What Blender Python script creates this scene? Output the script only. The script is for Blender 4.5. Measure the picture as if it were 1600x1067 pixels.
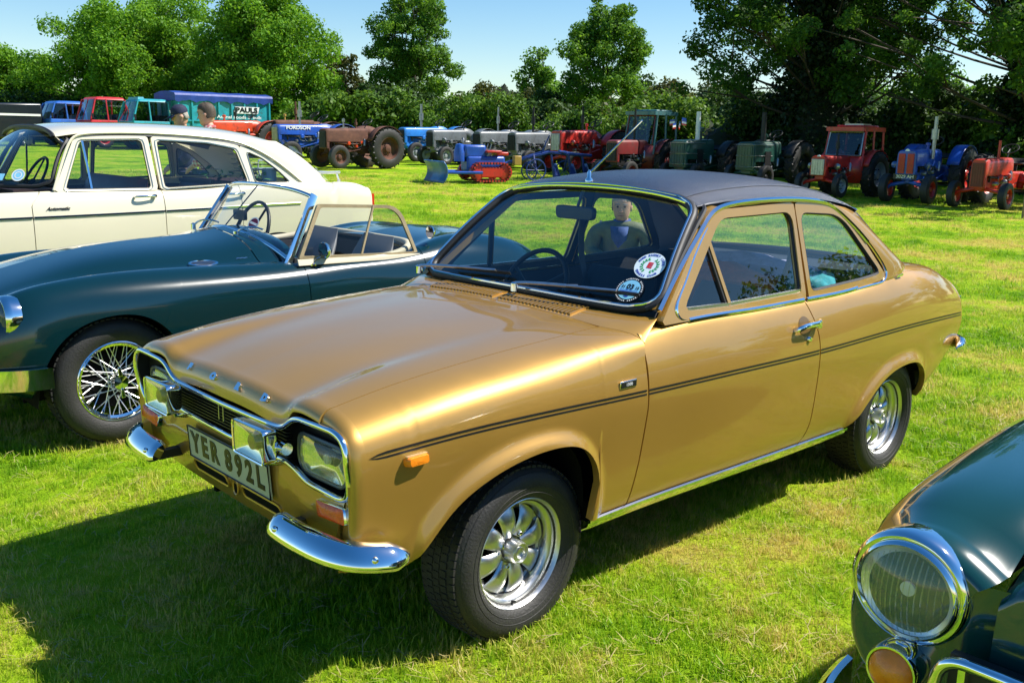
import bpy, math, random
import numpy as np
from math import sin, cos, pi, radians, sqrt, atan2, tan
from mathutils import Vector, Matrix
random.seed(4); RNG = np.random.default_rng(4)
for o in list(bpy.data.objects): bpy.data.objects.remove(o)
SC = bpy.context.scene
COL = SC.collection
# ---------------------------------------------------------------- camera
CAM = np.array([1.9625, 2.7198, 1.5712]); YAW, PITCH, ROLL, FOC = -2.32234, -0.211074, 0.019267, 1.495516
F_ = np.array([cos(YAW)*cos(PITCH), sin(YAW)*cos(PITCH), sin(PITCH)])
R_ = np.cross(F_, [0, 0, 1]); R_ /= np.linalg.norm(R_); U_ = np.cross(R_, F_)
RR = R_*cos(ROLL)+U_*sin(ROLL); UU = -R_*sin(ROLL)+U_*cos(ROLL)
cd = bpy.data.cameras.new('camera'); cam = bpy.data.objects.new('camera', cd); COL.objects.link(cam)
mw = Matrix.Identity(4)
for i in range(3):
    mw[i][0] = RR[i]; mw[i][1] = UU[i]; mw[i][2] = -F_[i]; mw[i][3] = CAM[i]
cam.matrix_world = mw
cd.sensor_width = 36; cd.lens = 36*FOC/1.6; cd.clip_start = .05; cd.clip_end = 3000
SC.camera = cam
# ---------------------------------------------------------------- sky and sun
SUN = Vector((-.68, .50, 1.0)).normalized()
w = bpy.data.worlds.new('World'); SC.world = w; w.use_nodes = True
nt = w.node_tree; bg = nt.nodes['Background']
sky = nt.nodes.new('ShaderNodeTexSky'); sky.sky_type = 'NISHITA'; sky.sun_disc = False
sky.sun_elevation = math.asin(SUN.z); sky.sun_rotation = atan2(SUN.x, SUN.y)
sky.air_density = 1.0; sky.dust_density = .15; sky.ozone_density = 2.5
sat = nt.nodes.new('ShaderNodeHueSaturation'); sat.inputs['Saturation'].default_value = 1.32
nt.links.new(sky.outputs[0], sat.inputs['Color']); nt.links.new(sat.outputs[0], bg.inputs[0]); bg.inputs[1].default_value = .09
sd = bpy.data.lights.new('sun', 'SUN'); sd.energy = 5.0; sd.angle = radians(.53); sd.color = (1, .95, .86)
so = bpy.data.objects.new('sun', sd); COL.objects.link(so)
so.rotation_euler = SUN.to_track_quat('Z', 'Y').to_euler()
SC.view_settings.view_transform = 'Standard'; SC.view_settings.look = 'None'
SC.view_settings.exposure = 0.78; SC.view_settings.gamma = 1
SC.render.engine = 'CYCLES'
SC.cycles.max_bounces = 10; SC.cycles.transparent_max_bounces = 24
# ---------------------------------------------------------------- ground height
FH = np.array([cos(YAW), sin(YAW)]); RH = np.array([FH[1], -FH[0]])
def gz(x, y):
    t = (x-CAM[0])*FH[0]+(y-CAM[1])*FH[1]
    q = t-5.5
    z = .0165*.5*(q+np.sqrt(q*q+4)) - .0165*.5*(-5.5+sqrt(5.5**2+4))*0
    return np.minimum(z, 1.1)
def at_dr(d, r):            # point d metres ahead of the camera, r metres to its right
    p = CAM[:2]+FH*d+RH*r
    return float(p[0]), float(p[1]), float(gz(p[0], p[1]))
# ---------------------------------------------------------------- materials
def ramp(nt, fac, stops):
    r = nt.nodes.new('ShaderNodeValToRGB'); e = r.color_ramp.elements
    while len(e) < len(stops): e.new(.5)
    for k, (p, c) in enumerate(stops):
        e[k].position = p; e[k].color = (*c, 1)
    nt.links.new(fac, r.inputs[0]); return r.outputs[0]
def noise(nt, scale, detail=4, rough=.55, co='Object', dist=0):
    tc = nt.nodes.new('ShaderNodeTexCoord'); n = nt.nodes.new('ShaderNodeTexNoise')
    n.inputs['Scale'].default_value = scale; n.inputs['Detail'].default_value = detail
    n.inputs['Roughness'].default_value = rough; n.inputs['Distortion'].default_value = dist
    if co == 'World':
        g = nt.nodes.new('ShaderNodeNewGeometry'); nt.links.new(g.outputs['Position'], n.inputs['Vector'])
    else: nt.links.new(tc.outputs[co], n.inputs['Vector'])
    return n.outputs['Fac']
MATS = {}
def mat(name, col, rough=.5, metal=0, coat=0, var=.12, vscale=3., bump=0, bscale=60., emit=None, alpha=1, rvar=.08, spec=.5, coat_rough=.03, flake=0, sheen=0, trans=0):
    if name in MATS: return MATS[name]
    m = bpy.data.materials.new(name); m.use_nodes = True; nt = m.node_tree; b = nt.nodes['Principled BSDF']
    c2 = tuple(min(1, c*(1+var)) for c in col); c1 = tuple(c*(1-var) for c in col)
    f = noise(nt, vscale, 5)
    nt.links.new(ramp(nt, f, [(.3, c1), (.7, c2)]), b.inputs['Base Color'])
    if rvar:
        mr = nt.nodes.new('ShaderNodeMapRange'); nt.links.new(noise(nt, vscale*2.3, 6, .65), mr.inputs[0])
        mr.inputs[1].default_value = .3; mr.inputs[2].default_value = .7
        mr.inputs[3].default_value = max(.01, rough*(1-rvar)); mr.inputs[4].default_value = min(1, rough*(1+rvar))
        nt.links.new(mr.outputs[0], b.inputs['Roughness'])
    else: b.inputs['Roughness'].default_value = rough
    b.inputs['Metallic'].default_value = metal; b.inputs['Coat Weight'].default_value = coat
    b.inputs['Coat Roughness'].default_value = coat_rough; b.inputs['Specular IOR Level'].default_value = spec
    if bump:
        bn = nt.nodes.new('ShaderNodeBump'); bn.inputs['Strength'].default_value = bump; bn.inputs['Distance'].default_value = .01
        nt.links.new(noise(nt, bscale, 3), bn.inputs['Height']); nt.links.new(bn.outputs[0], b.inputs['Normal'])
    if emit:
        b.inputs['Emission Color'].default_value = (*col, 1); b.inputs['Emission Strength'].default_value = emit
    if trans:
        b.inputs['Transmission Weight'].default_value = trans
    MATS[name] = m; return m
def glass(name, tint=(.8, .88, .86), refl=1.0, ior=1.5, rough=0.0, haze=0.0):
    if name in MATS: return MATS[name]
    m = bpy.data.materials.new(name); m.use_nodes = True; nt = m.node_tree
    for n in list(nt.nodes): nt.nodes.remove(n)
    out = nt.nodes.new('ShaderNodeOutputMaterial'); mix = nt.nodes.new('ShaderNodeMixShader')
    tr = nt.nodes.new('ShaderNodeBsdfTransparent'); gl = nt.nodes.new('ShaderNodeBsdfGlossy'); fr = nt.nodes.new('ShaderNodeFresnel')
    f = noise(nt, 2.5, 3)
    nt.links.new(ramp(nt, f, [(.3, tuple(c*.97 for c in tint)), (.7, tint)]), tr.inputs[0])
    gl.inputs['Roughness'].default_value = rough; gl.inputs['Color'].default_value = (1, 1, 1, 1); 
    ge = nt.nodes.new('ShaderNodeNewGeometry'); im = nt.nodes.new('ShaderNodeMapRange'); im.inputs[3].default_value = ior; im.inputs[4].default_value = 1/ior
    nt.links.new(ge.outputs['Backfacing'], im.inputs[0]); nt.links.new(im.outputs[0], fr.inputs[0])
    mu = nt.nodes.new('ShaderNodeMath'); mu.operation = 'MULTIPLY'; mu.inputs[1].default_value = refl; mu.use_clamp = True
    nt.links.new(fr.outputs[0], mu.inputs[0]); nt.links.new(mu.outputs[0], mix.inputs[0])
    nt.links.new(tr.outputs[0], mix.inputs[1]); nt.links.new(gl.outputs[0], mix.inputs[2])
    if haze:
        dfz = nt.nodes.new('ShaderNodeBsdfDiffuse'); dfz.inputs[0].default_value = (.85, .85, .8, 1); mz = nt.nodes.new('ShaderNodeMixShader'); mz.inputs[0].default_value = haze
        nt.links.new(mix.outputs[0], mz.inputs[1]); nt.links.new(dfz.outputs[0], mz.inputs[2]); mix = mz
    nt.links.new(mix.outputs[0], out.inputs[0]); MATS[name] = m; return m
# ---------------------------------------------------------------- mesh helpers
def frames(path, closed=False):
    P = np.asarray(path, float); n = len(P)
    if closed: T = np.roll(P, -1, 0)-np.roll(P, 1, 0)
    else: T = np.gradient(P, axis=0)
    T /= np.maximum(np.linalg.norm(T, axis=1, keepdims=True), 1e-9)
    N = np.zeros_like(P); a = np.array([0, 0, 1.]) if abs(T[0][2]) < .9 else np.array([1., 0, 0])
    v = a-T[0]*np.dot(a, T[0]); N[0] = v/np.linalg.norm(v)
    for i in range(1, n):
        v = N[i-1]-T[i]*np.dot(N[i-1], T[i]); l = np.linalg.norm(v); N[i] = v/l if l > 1e-6 else N[i-1]
    return P, T, N, np.cross(T, N)
class MB:
    def __init__(s): s.v = []; s.f = []; s.mi = []
    def add(s, vs, fs, mi=0):
        o = len(s.v); s.v.extend([tuple(map(float, p)) for p in vs])
        s.f.extend([tuple(int(i)+o for i in f) for f in fs]); s.mi.extend([mi]*len(fs)); return s
    def grid(s, P, cu=False, cv=False, flip=False, mi=0):
        P = np.asarray(P, float); a, b = P.shape[:2]; fs = []
        for i in range(a if cu else a-1):
            for j in range(b if cv else b-1):
                q = (i*b+j, ((i+1) % a)*b+j, ((i+1) % a)*b+(j+1) % b, i*b+(j+1) % b)
                fs.append(q[::-1] if flip else q)
        return s.add(P.reshape(-1, 3), fs, mi)
    def box(s, c, d, M=None, mi=0, taper=None):
        x, y, z = [k/2 for k in d]; vs = [Vector((a*x, b*y, e*z)) for e in (-1, 1) for b in (-1, 1) for a in (-1, 1)]
        if taper:
            for k in range(4, 8): vs[k].x *= taper[0]; vs[k].y *= taper[1]
        if M is not None: vs = [M @ v for v in vs]
        vs = [v+Vector(c) for v in vs]
        return s.add(vs, [(0, 2, 3, 1), (4, 5, 7, 6), (0, 1, 5, 4), (2, 6, 7, 3), (0, 4, 6, 2), (1, 3, 7, 5)], mi)
    def tube(s, path, r, n=8, closed=False, cap=True, mi=0, squash=1):
        P, T, N, B = frames(path, closed); r = np.broadcast_to(np.asarray(r, float), (len(P),))
        a = np.arange(n)*2*pi/n
        G = P[:, None]+r[:, None, None]*(np.cos(a)[None, :, None]*N[:, None]*squash+np.sin(a)[None, :, None]*B[:, None])
        o = len(s.v); s.grid(G, closed, True, mi=mi)
        if cap and not closed:
            s.f.append(tuple(o+k for k in range(n))[::-1]); s.f.append(tuple(o+(len(P)-1)*n+k for k in range(n))); s.mi += [mi]*2
        return s
    def strip(s, path, prof, up=None, closed=False, mi=0, cap=True):
        """sweep profile [(a,b)] along path; a along 'up' direction list, b along side"""
        P, T, N, B = frames(path, closed)
        if up is not None:
            N = np.broadcast_to(np.asarray(up, float), P.shape).copy(); N -= T*np.sum(N*T, 1, keepdims=True); N /= np.linalg.norm(N, axis=1, keepdims=True); B = np.cross(T, N)
        pr = np.asarray(prof, float)
        G = P[:, None]+pr[None, :, 0, None]*N[:, None]+pr[None, :, 1, None]*B[:, None]
        o = len(s.v); n = len(pr); s.grid(G, closed, True, mi=mi)
        if cap and not closed:
            s.f.append(tuple(o+k for k in range(n))[::-1]); s.f.append(tuple(o+(len(P)-1)*n+k for k in range(n))); s.mi += [mi]*2
        return s
    def lathe(s, prof, c=(0, 0, 0), axis='y', n=32, mi=0, cap=False, M=None):
        a = np.arange(n)*2*pi/n; pr = np.asarray(prof, float); G = np.zeros((len(pr), n, 3))
        i, j, k = {'y': (0, 2, 1), 'x': (1, 2, 0), 'z': (0, 1, 2)}[axis]
        G[..., i] = pr[:, 0, None]*np.cos(a); G[..., j] = pr[:, 0, None]*np.sin(a); G[..., k] = pr[:, 1, None]
        if M is not None: G = G @ np.array(M.to_3x3()).T
        o = len(s.v); s.grid(G+np.asarray(c, float), False, True, flip=(axis != 'y'), mi=mi)
        if cap:
            s.f.append(tuple(o+q for q in range(n))); s.f.append(tuple(o+(len(pr)-1)*n+q for q in range(n))); s.mi += [mi]*2
        return s
    def poly(s, pts, mi=0): return s.add(pts, [tuple(range(len(pts)))], mi)
    def prism(s, pts, d, mi=0):
        n = len(pts); A = np.asarray(pts, float); Bq = A+np.asarray(d, float)
        fs = [tuple(range(n))[::-1], tuple(range(n, 2*n))]+[(k, (k+1) % n, n+(k+1) % n, n+k) for k in range(n)]
        return s.add(np.vstack([A, Bq]), fs, mi)
    def ring(s, A, B, closed=True, flip=False, mi=0): return s.grid(np.stack([np.asarray(A, float), np.asarray(B, float)]), False, closed, flip, mi)
    def mirror(s, c=0.0):
        n = len(s.v); s.v += [(x, 2*c-y, z) for x, y, z in s.v]; m = len(s.f)
        s.f += [tuple(i+n for i in f[::-1]) for f in s.f[:m]]; s.mi += s.mi[:m]; return s
    def mirrored(s, c=0.0):
        k = MB(); k.v = [(x, 2*c-y, z) for x, y, z in s.v]; k.f = [f[::-1] for f in s.f]; k.mi = list(s.mi); return k
    def mesh(s, name, mats, angle=47, recalc=False):
        me = bpy.data.meshes.new(name); me.from_pydata(s.v, [], s.f)
        mats = mats if isinstance(mats, (list, tuple)) else [mats]
        for m in mats: me.materials.append(m)
        if len(mats) > 1: me.polygons.foreach_set('material_index', s.mi)
        if recalc:
            import bmesh
            bm = bmesh.new(); bm.from_mesh(me); bmesh.ops.recalc_face_normals(bm, faces=bm.faces); bm.to_mesh(me); bm.free()
        if angle:
            me.polygons.foreach_set('use_smooth', [True]*len(me.polygons)); me.set_sharp_from_angle(angle=radians(angle))
        me.update(); return me
    def build(s, name, mats, parent=None, angle=47, bev=0, org=None, recalc=True, solid=0, sub=0):
        v0 = s.v
        if org is not None: s.v = [(x-org[0], y-org[1], z-org[2]) for x, y, z in s.v]
        me = s.mesh(name, mats, angle, recalc); s.v = v0; o = bpy.data.objects.new(name, me); COL.objects.link(o)
        if parent is not None: o.parent = parent
        if sub:
            md = o.modifiers.new('sub', 'SUBSURF'); md.levels = sub; md.render_levels = sub
        if solid:
            md = o.modifiers.new('solid', 'SOLIDIFY'); md.thickness = solid; md.offset = -1
        if bev:
            md = o.modifiers.new('bev', 'BEVEL'); md.width = bev; md.segments = 2; md.limit_method = 'ANGLE'; md.angle_limit = radians(40)
        return o
def tag(o, label, cat=None, group=None, kind=None):
    if label: o['label'] = label
    if cat: o['category'] = cat
    if group: o['group'] = group
    if kind: o['kind'] = kind
    return o
def thing(name, label, cat, loc=(0, 0, 0), rz=0, group=None):
    o = bpy.data.objects.new(name, None); COL.objects.link(o); o.location = loc; o.rotation_euler = (0, 0, rz)
    o.empty_display_size = .1
    return tag(o, label, cat, group)
def copy_tree(o, parent=None):
    c = o.copy(); COL.objects.link(c)
    if parent is not None: c.parent = parent
    for ch in list(o.children): copy_tree(ch, c)
    return c
def text_mb(txt, size, depth, M, bold=0.0, sx=1.0, align='CENTER', shear=0.0):
    cu = bpy.data.curves.new('t', 'FONT'); cu.body = txt; cu.size = size; cu.extrude = depth; cu.align_x = align; cu.align_y = 'CENTER'; cu.offset = bold
    cu.resolution_u = 3; cu.shear = shear
    ob = bpy.data.objects.new('t', cu); COL.objects.link(ob)
    me = bpy.data.meshes.new_from_object(ob.evaluated_get(bpy.context.evaluated_depsgraph_get()))
    k = MB(); k.add([M @ Vector((v.co.x*sx, v.co.y, v.co.z)) for v in me.vertices], [tuple(p.vertices) for p in me.polygons])
    bpy.data.objects.remove(ob); bpy.data.curves.remove(cu); bpy.data.meshes.remove(me); return k
def basis(o, ex, ey):
    ex = Vector(ex).normalized(); ez = ex.cross(Vector(ey)).normalized(); ey = ez.cross(ex)
    M = Matrix.Identity(4)
    for i in range(3): M[i][0] = ex[i]; M[i][1] = ey[i]; M[i][2] = ez[i]; M[i][3] = o[i]
    return M
# natural cubic spline
def spl(xs, ys):
    xs = np.asarray(xs, float); ys = np.asarray(ys, float)
    if xs[0] > xs[-1]: xs = xs[::-1]; ys = ys[::-1]
    n = len(xs); h = np.diff(xs); A = np.zeros((n, n)); r = np.zeros(ys.shape); A[0, 0] = A[-1, -1] = 1
    for i in range(1, n-1):
        A[i, i-1] = h[i-1]; A[i, i] = 2*(h[i-1]+h[i]); A[i, i+1] = h[i]
        r[i] = 3*((ys[i+1]-ys[i])/h[i]-(ys[i]-ys[i-1])/h[i-1])
    c = np.linalg.solve(A, r)
    def f(x):
        x = np.asarray(x, float); i = np.clip(np.searchsorted(xs, x)-1, 0, n-2); d = x-xs[i]
        if ys.ndim > 1:
            b = (ys[i+1]-ys[i])/h[i][..., None]-h[i][..., None]*(2*c[i]+c[i+1])/3; d = d[..., None]
            return ys[i]+b*d+c[i]*d*d+(c[i+1]-c[i])/(3*h[i][..., None])*d**3
        b = (ys[i+1]-ys[i])/h[i]-h[i]*(2*c[i]+c[i+1])/3
        return ys[i]+b*d+c[i]*d*d+(c[i+1]-c[i])/(3*h[i])*d**3
    return f
def curve(pts, n=40, closed=False):
    """smooth curve through points, n samples"""
    P = np.asarray(pts, float)
    if closed: P = np.vstack([P[-3:], P, P[:4]])
    t = np.r_[0, np.cumsum(np.sqrt(np.linalg.norm(np.diff(P, axis=0), axis=1)))]
    f = spl(t, P)
    if closed: return f(np.linspace(t[3], t[-4], n+1)[:-1])
    return f(np.linspace(t[0], t[-1], n))
def rpoly(pts, rad, n=5, closed=True):
    """polyline with rounded corners; rad scalar or per point"""
    P = [np.asarray(p, float) for p in pts]; m = len(P); rad = [rad]*m if np.isscalar(rad) else rad; out = []
    for i in range(m):
        if not closed and i in (0, m-1): out.append(P[i]); continue
        a, b, c = P[i-1], P[i], P[(i+1) % m]; la, lc = np.linalg.norm(a-b), np.linalg.norm(c-b)
        r = min(rad[i], la*.49, lc*.49)
        if r <= 1e-6: out.append(b); continue
        p, q = b+(a-b)/la*r, b+(c-b)/lc*r
        for t in np.linspace(0, 1, n): out.append((1-t)**2*p+2*t*(1-t)*b+t*t*q)
    return np.array(out)
def resample(P, n, closed=False):
    P = np.asarray(P, float); Q = np.vstack([P, P[:1]]) if closed else P
    t = np.r_[0, np.cumsum(np.linalg.norm(np.diff(Q, axis=0), axis=1))]
    s = np.linspace(0, t[-1], n+1)[:-1] if closed else np.linspace(0, t[-1], n)
    return np.stack([np.interp(s, t, Q[:, k]) for k in range(Q.shape[1])], 1)
class Surf:
    """body surface lofted through feature lines; each line: (xs, ys, zs)"""
    def __init__(s, lines):
        s.fs = [(spl(xs, ys), spl(xs, zs)) for xs, ys, zs in lines]; s.n = len(lines)
    def section(s, x):
        P = np.array([[f(x), g(x)] for f, g in s.fs]); d = np.sqrt(np.linalg.norm(np.diff(P, axis=0), axis=1)); k = np.r_[0, np.cumsum(d)]
        return k, spl(k, P)
    def __call__(s, x, t):      # x scalar, t array of row parameters
        k, f = s.section(x); u = np.interp(t, np.arange(s.n), k); q = f(u)
        return np.column_stack([np.full(len(q), x), q])
    def many(s, xs, ts):     # one point per (x, t), all section splines solved at once
        xs = np.asarray(xs, float); ts = np.asarray(ts, float); n = len(xs); m = s.n
        P = np.stack([np.stack([f(xs), g(xs)], -1) for f, g in s.fs], 1)
        h = np.sqrt(np.linalg.norm(np.diff(P, axis=1), axis=2)); A = np.zeros((n, m, m)); r = np.zeros((n, m, 2)); A[:, 0, 0] = A[:, -1, -1] = 1
        for i in range(1, m-1):
            A[:, i, i-1] = h[:, i-1]; A[:, i, i] = 2*(h[:, i-1]+h[:, i]); A[:, i, i+1] = h[:, i]
            r[:, i] = 3*((P[:, i+1]-P[:, i])/h[:, i, None]-(P[:, i]-P[:, i-1])/h[:, i-1, None])
        c = np.linalg.solve(A, r); i = np.clip(ts.astype(int), 0, m-2); q = np.arange(n); hh = h[q, i][:, None]; d = (ts-i)[:, None]*hh
        y0, y1, c0, c1 = P[q, i], P[q, i+1], c[q, i], c[q, i+1]; b = (y1-y0)/hh-hh*(2*c0+c1)/3
        return np.column_stack([xs, y0+b*d+c0*d*d+(c1-c0)/(3*hh)*d**3])
    def t_at_z(s, x, z, tmax=6):
        t = np.linspace(0, tmax, 200); q = s(x, t)[:, 2]; q = np.maximum.accumulate(q)
        return float(np.interp(z, q, t))
# ================================================================ shared car materials
GOLD = mat('gold_paint', (.455, .252, .046), .41, .52, 1.0, var=.03, vscale=1.2, rvar=.1, bump=.012, bscale=3.0)
CHROME = mat('chrome', (.86, .87, .88), .05, 1, var=.02, rvar=.3)
BLACK = mat('black_plastic', (.012, .012, .013), .45, var=.2)
DARK = mat('dark_underside', (.006, .006, .006), .85, var=.2, spec=.1)
RUBBER = mat('seal_rubber', (.015, .015, .016), .55, var=.2)
TYRE = mat('tyre_rubber', (.022, .021, .020), .62, var=.25, vscale=8, bump=.25, bscale=120)
ALLOY = mat('alloy', (.66, .66, .65), .34, 1, var=.05, vscale=12, rvar=.15)
VINYL = mat('vinyl_roof', (.016, .022, .046), .36, var=.15, bump=.55, bscale=420, rvar=.1, spec=1.0, coat=.12, coat_rough=.3)
GLASS = glass('car_glass', (.84, .90, .90), 1.3)
LENS = glass('lamp_glass', (.95, .95, .88), 1.2, haze=.03)
AMBER = mat('amber_lens', (.90, .24, .012), .25, 0, .35, var=.15, vscale=40, bump=.2, bscale=250)
REDL = mat('red_lens', (.6, .03, .01), .15, 0, 1, var=.15, vscale=40)
SEAT = mat('dark_seat', (.03, .028, .028), .6, var=.2)
WHITE = mat('white_print', (.8, .8, .78), .5, var=.04)
PLATE = mat('plate_white', (.46, .47, .37), .4, var=.05)
INK = mat('black_print', (.012, .012, .012), .4, var=.1)
def car_lights(): pass
EO = (-1.3, 0, 0)
car = thing('gold_saloon_car', 'gold two-door saloon with black vinyl roof and dark side stripe', 'car', EO)
def E(mb, name, m, parent=car, **k):
    org = EO if parent is car or parent.get('_w') else (0, 0, 0)
    o = mb.build(name, m, parent, org=EO, **k)
    if parent is not car: o.matrix_parent_inverse = Matrix.Identity(4)
    return o
X = [.60, .30, 0, -.5, -1.0, -1.6, -2.0, -2.4, -2.8, -3.1, -3.24]
L0 = (X, [.66, .69, .705, .705, .705, .705, .70, .69, .66, .61, .58], [.40, .36, .31, .30, .30, .29, .29, .30, .33, .40, .46])
L1 = (X, [.69, .715, .727, .732, .737, .738, .737, .728, .70, .655, .63], [.435, .40, .365, .355, .35, .34, .34, .36, .39, .45, .50])
L2 = (X, [.706, .728, .739, .747, .754, .756, .753, .746, .725, .685, .66], [.52, .51, .50, .50, .49, .49, .50, .51, .53, .55, .57])
L3 = (X, [.713, .734, .745, .752, .759, .761, .760, .754, .736, .70, .675], [.63]*11)
L4 = (X, [.709, .731, .743, .750, .757, .760, .758, .753, .736, .70, .675], [.730, .745, .746, .735, .729, .722, .725, .728, .720, .703, .692])
L5 = (X, [.686, .706, .718, .727, .737, .739, .738, .735, .717, .68, .655], [.787, .822, .842, .843, .840, .840, .850, .86, .845, .80, .77])
L6 = (X, [.634, .648, .658, .692, .708, .708, .703, .692, .672, .635, .61], [.824, .866, .889, .905, .908, .912, .925, .945, .93, .87, .83])
XH = [.60, .45, .25, 0, -.25, -.5, -.7]
L7 = (XH, [.56, .563, .566, .565, .562, .555, .55], [.842, .868, .892, .912, .926, .937, .942])
L8 = (XH, [.44, .44, .44, .44, .44, .44, .44], [.846, .875, .900, .921, .936, .947, .952])
L9 = (XH, [.37, .365, .36, .36, .36, .36, .36], [.826, .861, .893, .920, .938, .950, .955])
L9b = (XH, [.20]*7, [.830, .866, .899, .926, .944, .956, .961])
L10 = (XH, [0]*7, [.832, .868, .901, .928, .946, .958, .963])
SF = Surf([L0, L1, L2, L3, L4, L5, L6, L7, L8, L9, L9b, L10])
XR = [-.45, -.8, -1.2, -1.6, -1.93, -2.19, -2.4, -2.65, -2.95, -3.15, -3.24]
B7 = (XR, [.672, .68, .684, .686, .684, .672, .648, .612, .575, .55, .54], [.914, .938, .934, .934, .936, .958, .985, .985, .955, .905, .865])
B8 = (XR, [.55, .55, .55, .55, .55, .53, .51, .48, .45, .43, .42], [.918, .945, .94, .94, .945, .97, .995, .995, .965, .915, .875])
B9 = (XR, [0]*11, [.925, .95, .95, .95, .955, .985, 1.005, 1.0, .97, .92, .88])
SR = Surf([L0, L1, L2, L3, L4, L5, L6, B7, B8, B9])
# wheel arches (x, z)
AF = curve([(.452, .40), (.40, .468), (.324, .545), (.186, .610), (.037, .637), (-.083, .633), (-.169, .600), (-.232, .531), (-.258, .44), (-.262, .30)], 60)
AR = curve([(-1.955, .30), (-2.00, .372), (-2.078, .445), (-2.188, .51), (-2.315, .545), (-2.454, .552), (-2.565, .532), (-2.65, .476), (-2.692, .403), (-2.70, .30)], 60)
def flare(P, A, amp=.026, wd=.062):
    d = np.min(np.hypot(P[:, None, 0]-A[None, :, 0], P[:, None, 2]-A[None, :, 1]), 1)
    t = np.clip(1-d/wd, 0, 1); P = P.copy(); P[:, 1] += amp*t*t*(3-2*t); return P
def zb_arch(A, sill):
    def f(x):
        xs = A[:, 0][::-1]; zs = A[:, 1][::-1]
        if A[0, 0] < A[-1, 0]: xs, zs = A[:, 0], A[:, 1]
        if x <= xs.min() or x >= xs.max(): return sill(x)
        return max(sill(x), float(np.interp(x, np.maximum.accumulate(xs), zs)))
    return f
sill_f = spl(X, [.40, .37, .345, .345, .343, .336, .33, .33, .345, .405, .47])
def doorF(z): return float(np.interp(z, [.30, .37, .50, .68, .85, .93], [-.44, -.456, -.487, -.514, -.520, -.532]))
fr = curve([(-.467, 0, .9585), (-.467, .3, .953), (-.471, .55, .9385), (-.496, .61, .936), (-.523, .67, .928), (-.536, .705, .915)], 30)
for p_ in fr:
    q_ = SF(p_[0], np.linspace(5, 11, 80)); p_[2] = float(np.interp(p_[1], q_[::-1, 1], q_[::-1, 2]))
_f = fr[fr[:, 1] > .548]; _o = np.argsort(_f[:, 2]); _wz = np.r_[.30, .37, .50, .68, .85, _f[_o, 2]]; _wx = np.r_[-.44, -.456, -.487, -.514, -.520, _f[_o, 0]]
def wingR(z): return float(np.interp(z, _wz, _wx))
_dr = spl([.30, .345, .474, .693, .803, .882, .938], [-1.50, -1.555, -1.608, -1.620, -1.612, -1.586, -1.570])
def doorR(z): return float(_dr(np.clip(z, .30, .94)))
def side_patch(S, fa, fb, zb, tmax, ncol, nrow, arch=None, cols=None, ret=.014, tmin_extra=0):
    ss = np.linspace(0, 1, ncol) if cols is None else np.asarray(cols); G = []
    for s in ss:
        xm = fa(.4)*(1-s)+fb(.4)*s; t0 = S.t_at_z(xm, zb(xm)); tt = np.linspace(t0, tmax(xm) if callable(tmax) else tmax, nrow); col = []
        col = S(xm, tt); xs_ = None
        for it in range(8):
            xn = np.array([fa(z)*(1-s)+fb(z)*s for z in col[:, 2]]); xs_ = xn if xs_ is None else xs_*.5+xn*.5; col = S.many(xs_, tt)
        if arch is not None: col = flare(col, arch)
        G.append(col)
    G = np.array(G); mb = MB(); mb.grid(G)
    def inn(e): k = np.clip((.91-e[:, 2])/.05, 0, 1); return e+np.stack([0*k, -ret*k, -ret*(1-k)], 1)
    for e, fl in ((G[0], True), (G[-1], False)): mb.ring(e, inn(e), closed=False, flip=fl)
    b = G[:, 0]; mb.ring(b, b+np.array([0, -.028, .004]), closed=False)
    return mb, G
GAP = .0034
# ---- front wings
cols = [(.60-x)/(.60+.487) for x in np.r_[np.linspace(.60, .46, 8), AF[2:-1, 0][np.r_[True, np.diff(AF[2:-1, 0]) < -1e-4]], np.linspace(-.264, -.487, 22)]]
cols = sorted(set(np.round(np.clip(cols, 0, 1), 5)))
wing, GW = side_patch(SF, lambda z: .60, lambda z: wingR(z)+GAP, zb_arch(AF, sill_f), 7-.012, 0, 44, AF, cols)
top = GW[:, -1]; wing.ring(top, top+np.array([0, -.001, -.02]), closed=False, flip=True)
def nose(G0, inw, adv, drop):
    """round the panel end at x=.60 forward; G0 (n,3) section points; inw,drop arrays"""
    rows = []
    for a in np.linspace(0, pi/2, 7):
        q = G0.copy(); q[:, 0] += adv*sin(a); q[:, 1] -= inw*(1-cos(a)); q[:, 2] -= drop*(1-cos(a)); rows.append(q)
    return np.array(rows)
e = GW[0]; zz = np.clip((e[:, 2]-.76)/.07, 0, 1)
NW = nose(e, .020*(1-zz)+.0*zz, .042, .034*zz)
wing.grid(NW, flip=True)
E(wing, 'front_wing', GOLD); E(wing.mirrored(), 'front_wing', GOLD)
# ---- bonnet
hx = np.r_[np.linspace(-.462, .60, 46)]
ht = np.r_[7.014, np.linspace(7.05, 11, 34)]
GH = np.array([SF(x, ht) for x in hx])
for i in range(len(hx)):          # rear edge sweeps slightly
    pass
eH = GH[-1]; yy = np.abs(eH[:, 1])
NH = nose(eH, 0*yy, .05, .036+.040*np.clip((.42-yy)/.06, 0, 1))
bon = MB(); full = np.vstack([GH, NH[1:]])
und = NH[-1]+np.array([-.03, 0, -.004]); full = np.vstack([full, und[None]])
bon.grid(full, flip=True); bon.ring(full[:, 0], full[:, 0]+np.array([0, .001, -.02]), closed=False); bon.ring(full[0], full[0]+np.array([0, 0, -.02]), closed=False, flip=False)
bon.mirror(); bonnet = E(bon, 'bonnet', GOLD)
def onhood(x, y):
    q = SF(x, np.linspace(7, 11, 60)); return float(np.interp(abs(y), q[::-1, 1], q[::-1, 2]))
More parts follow.
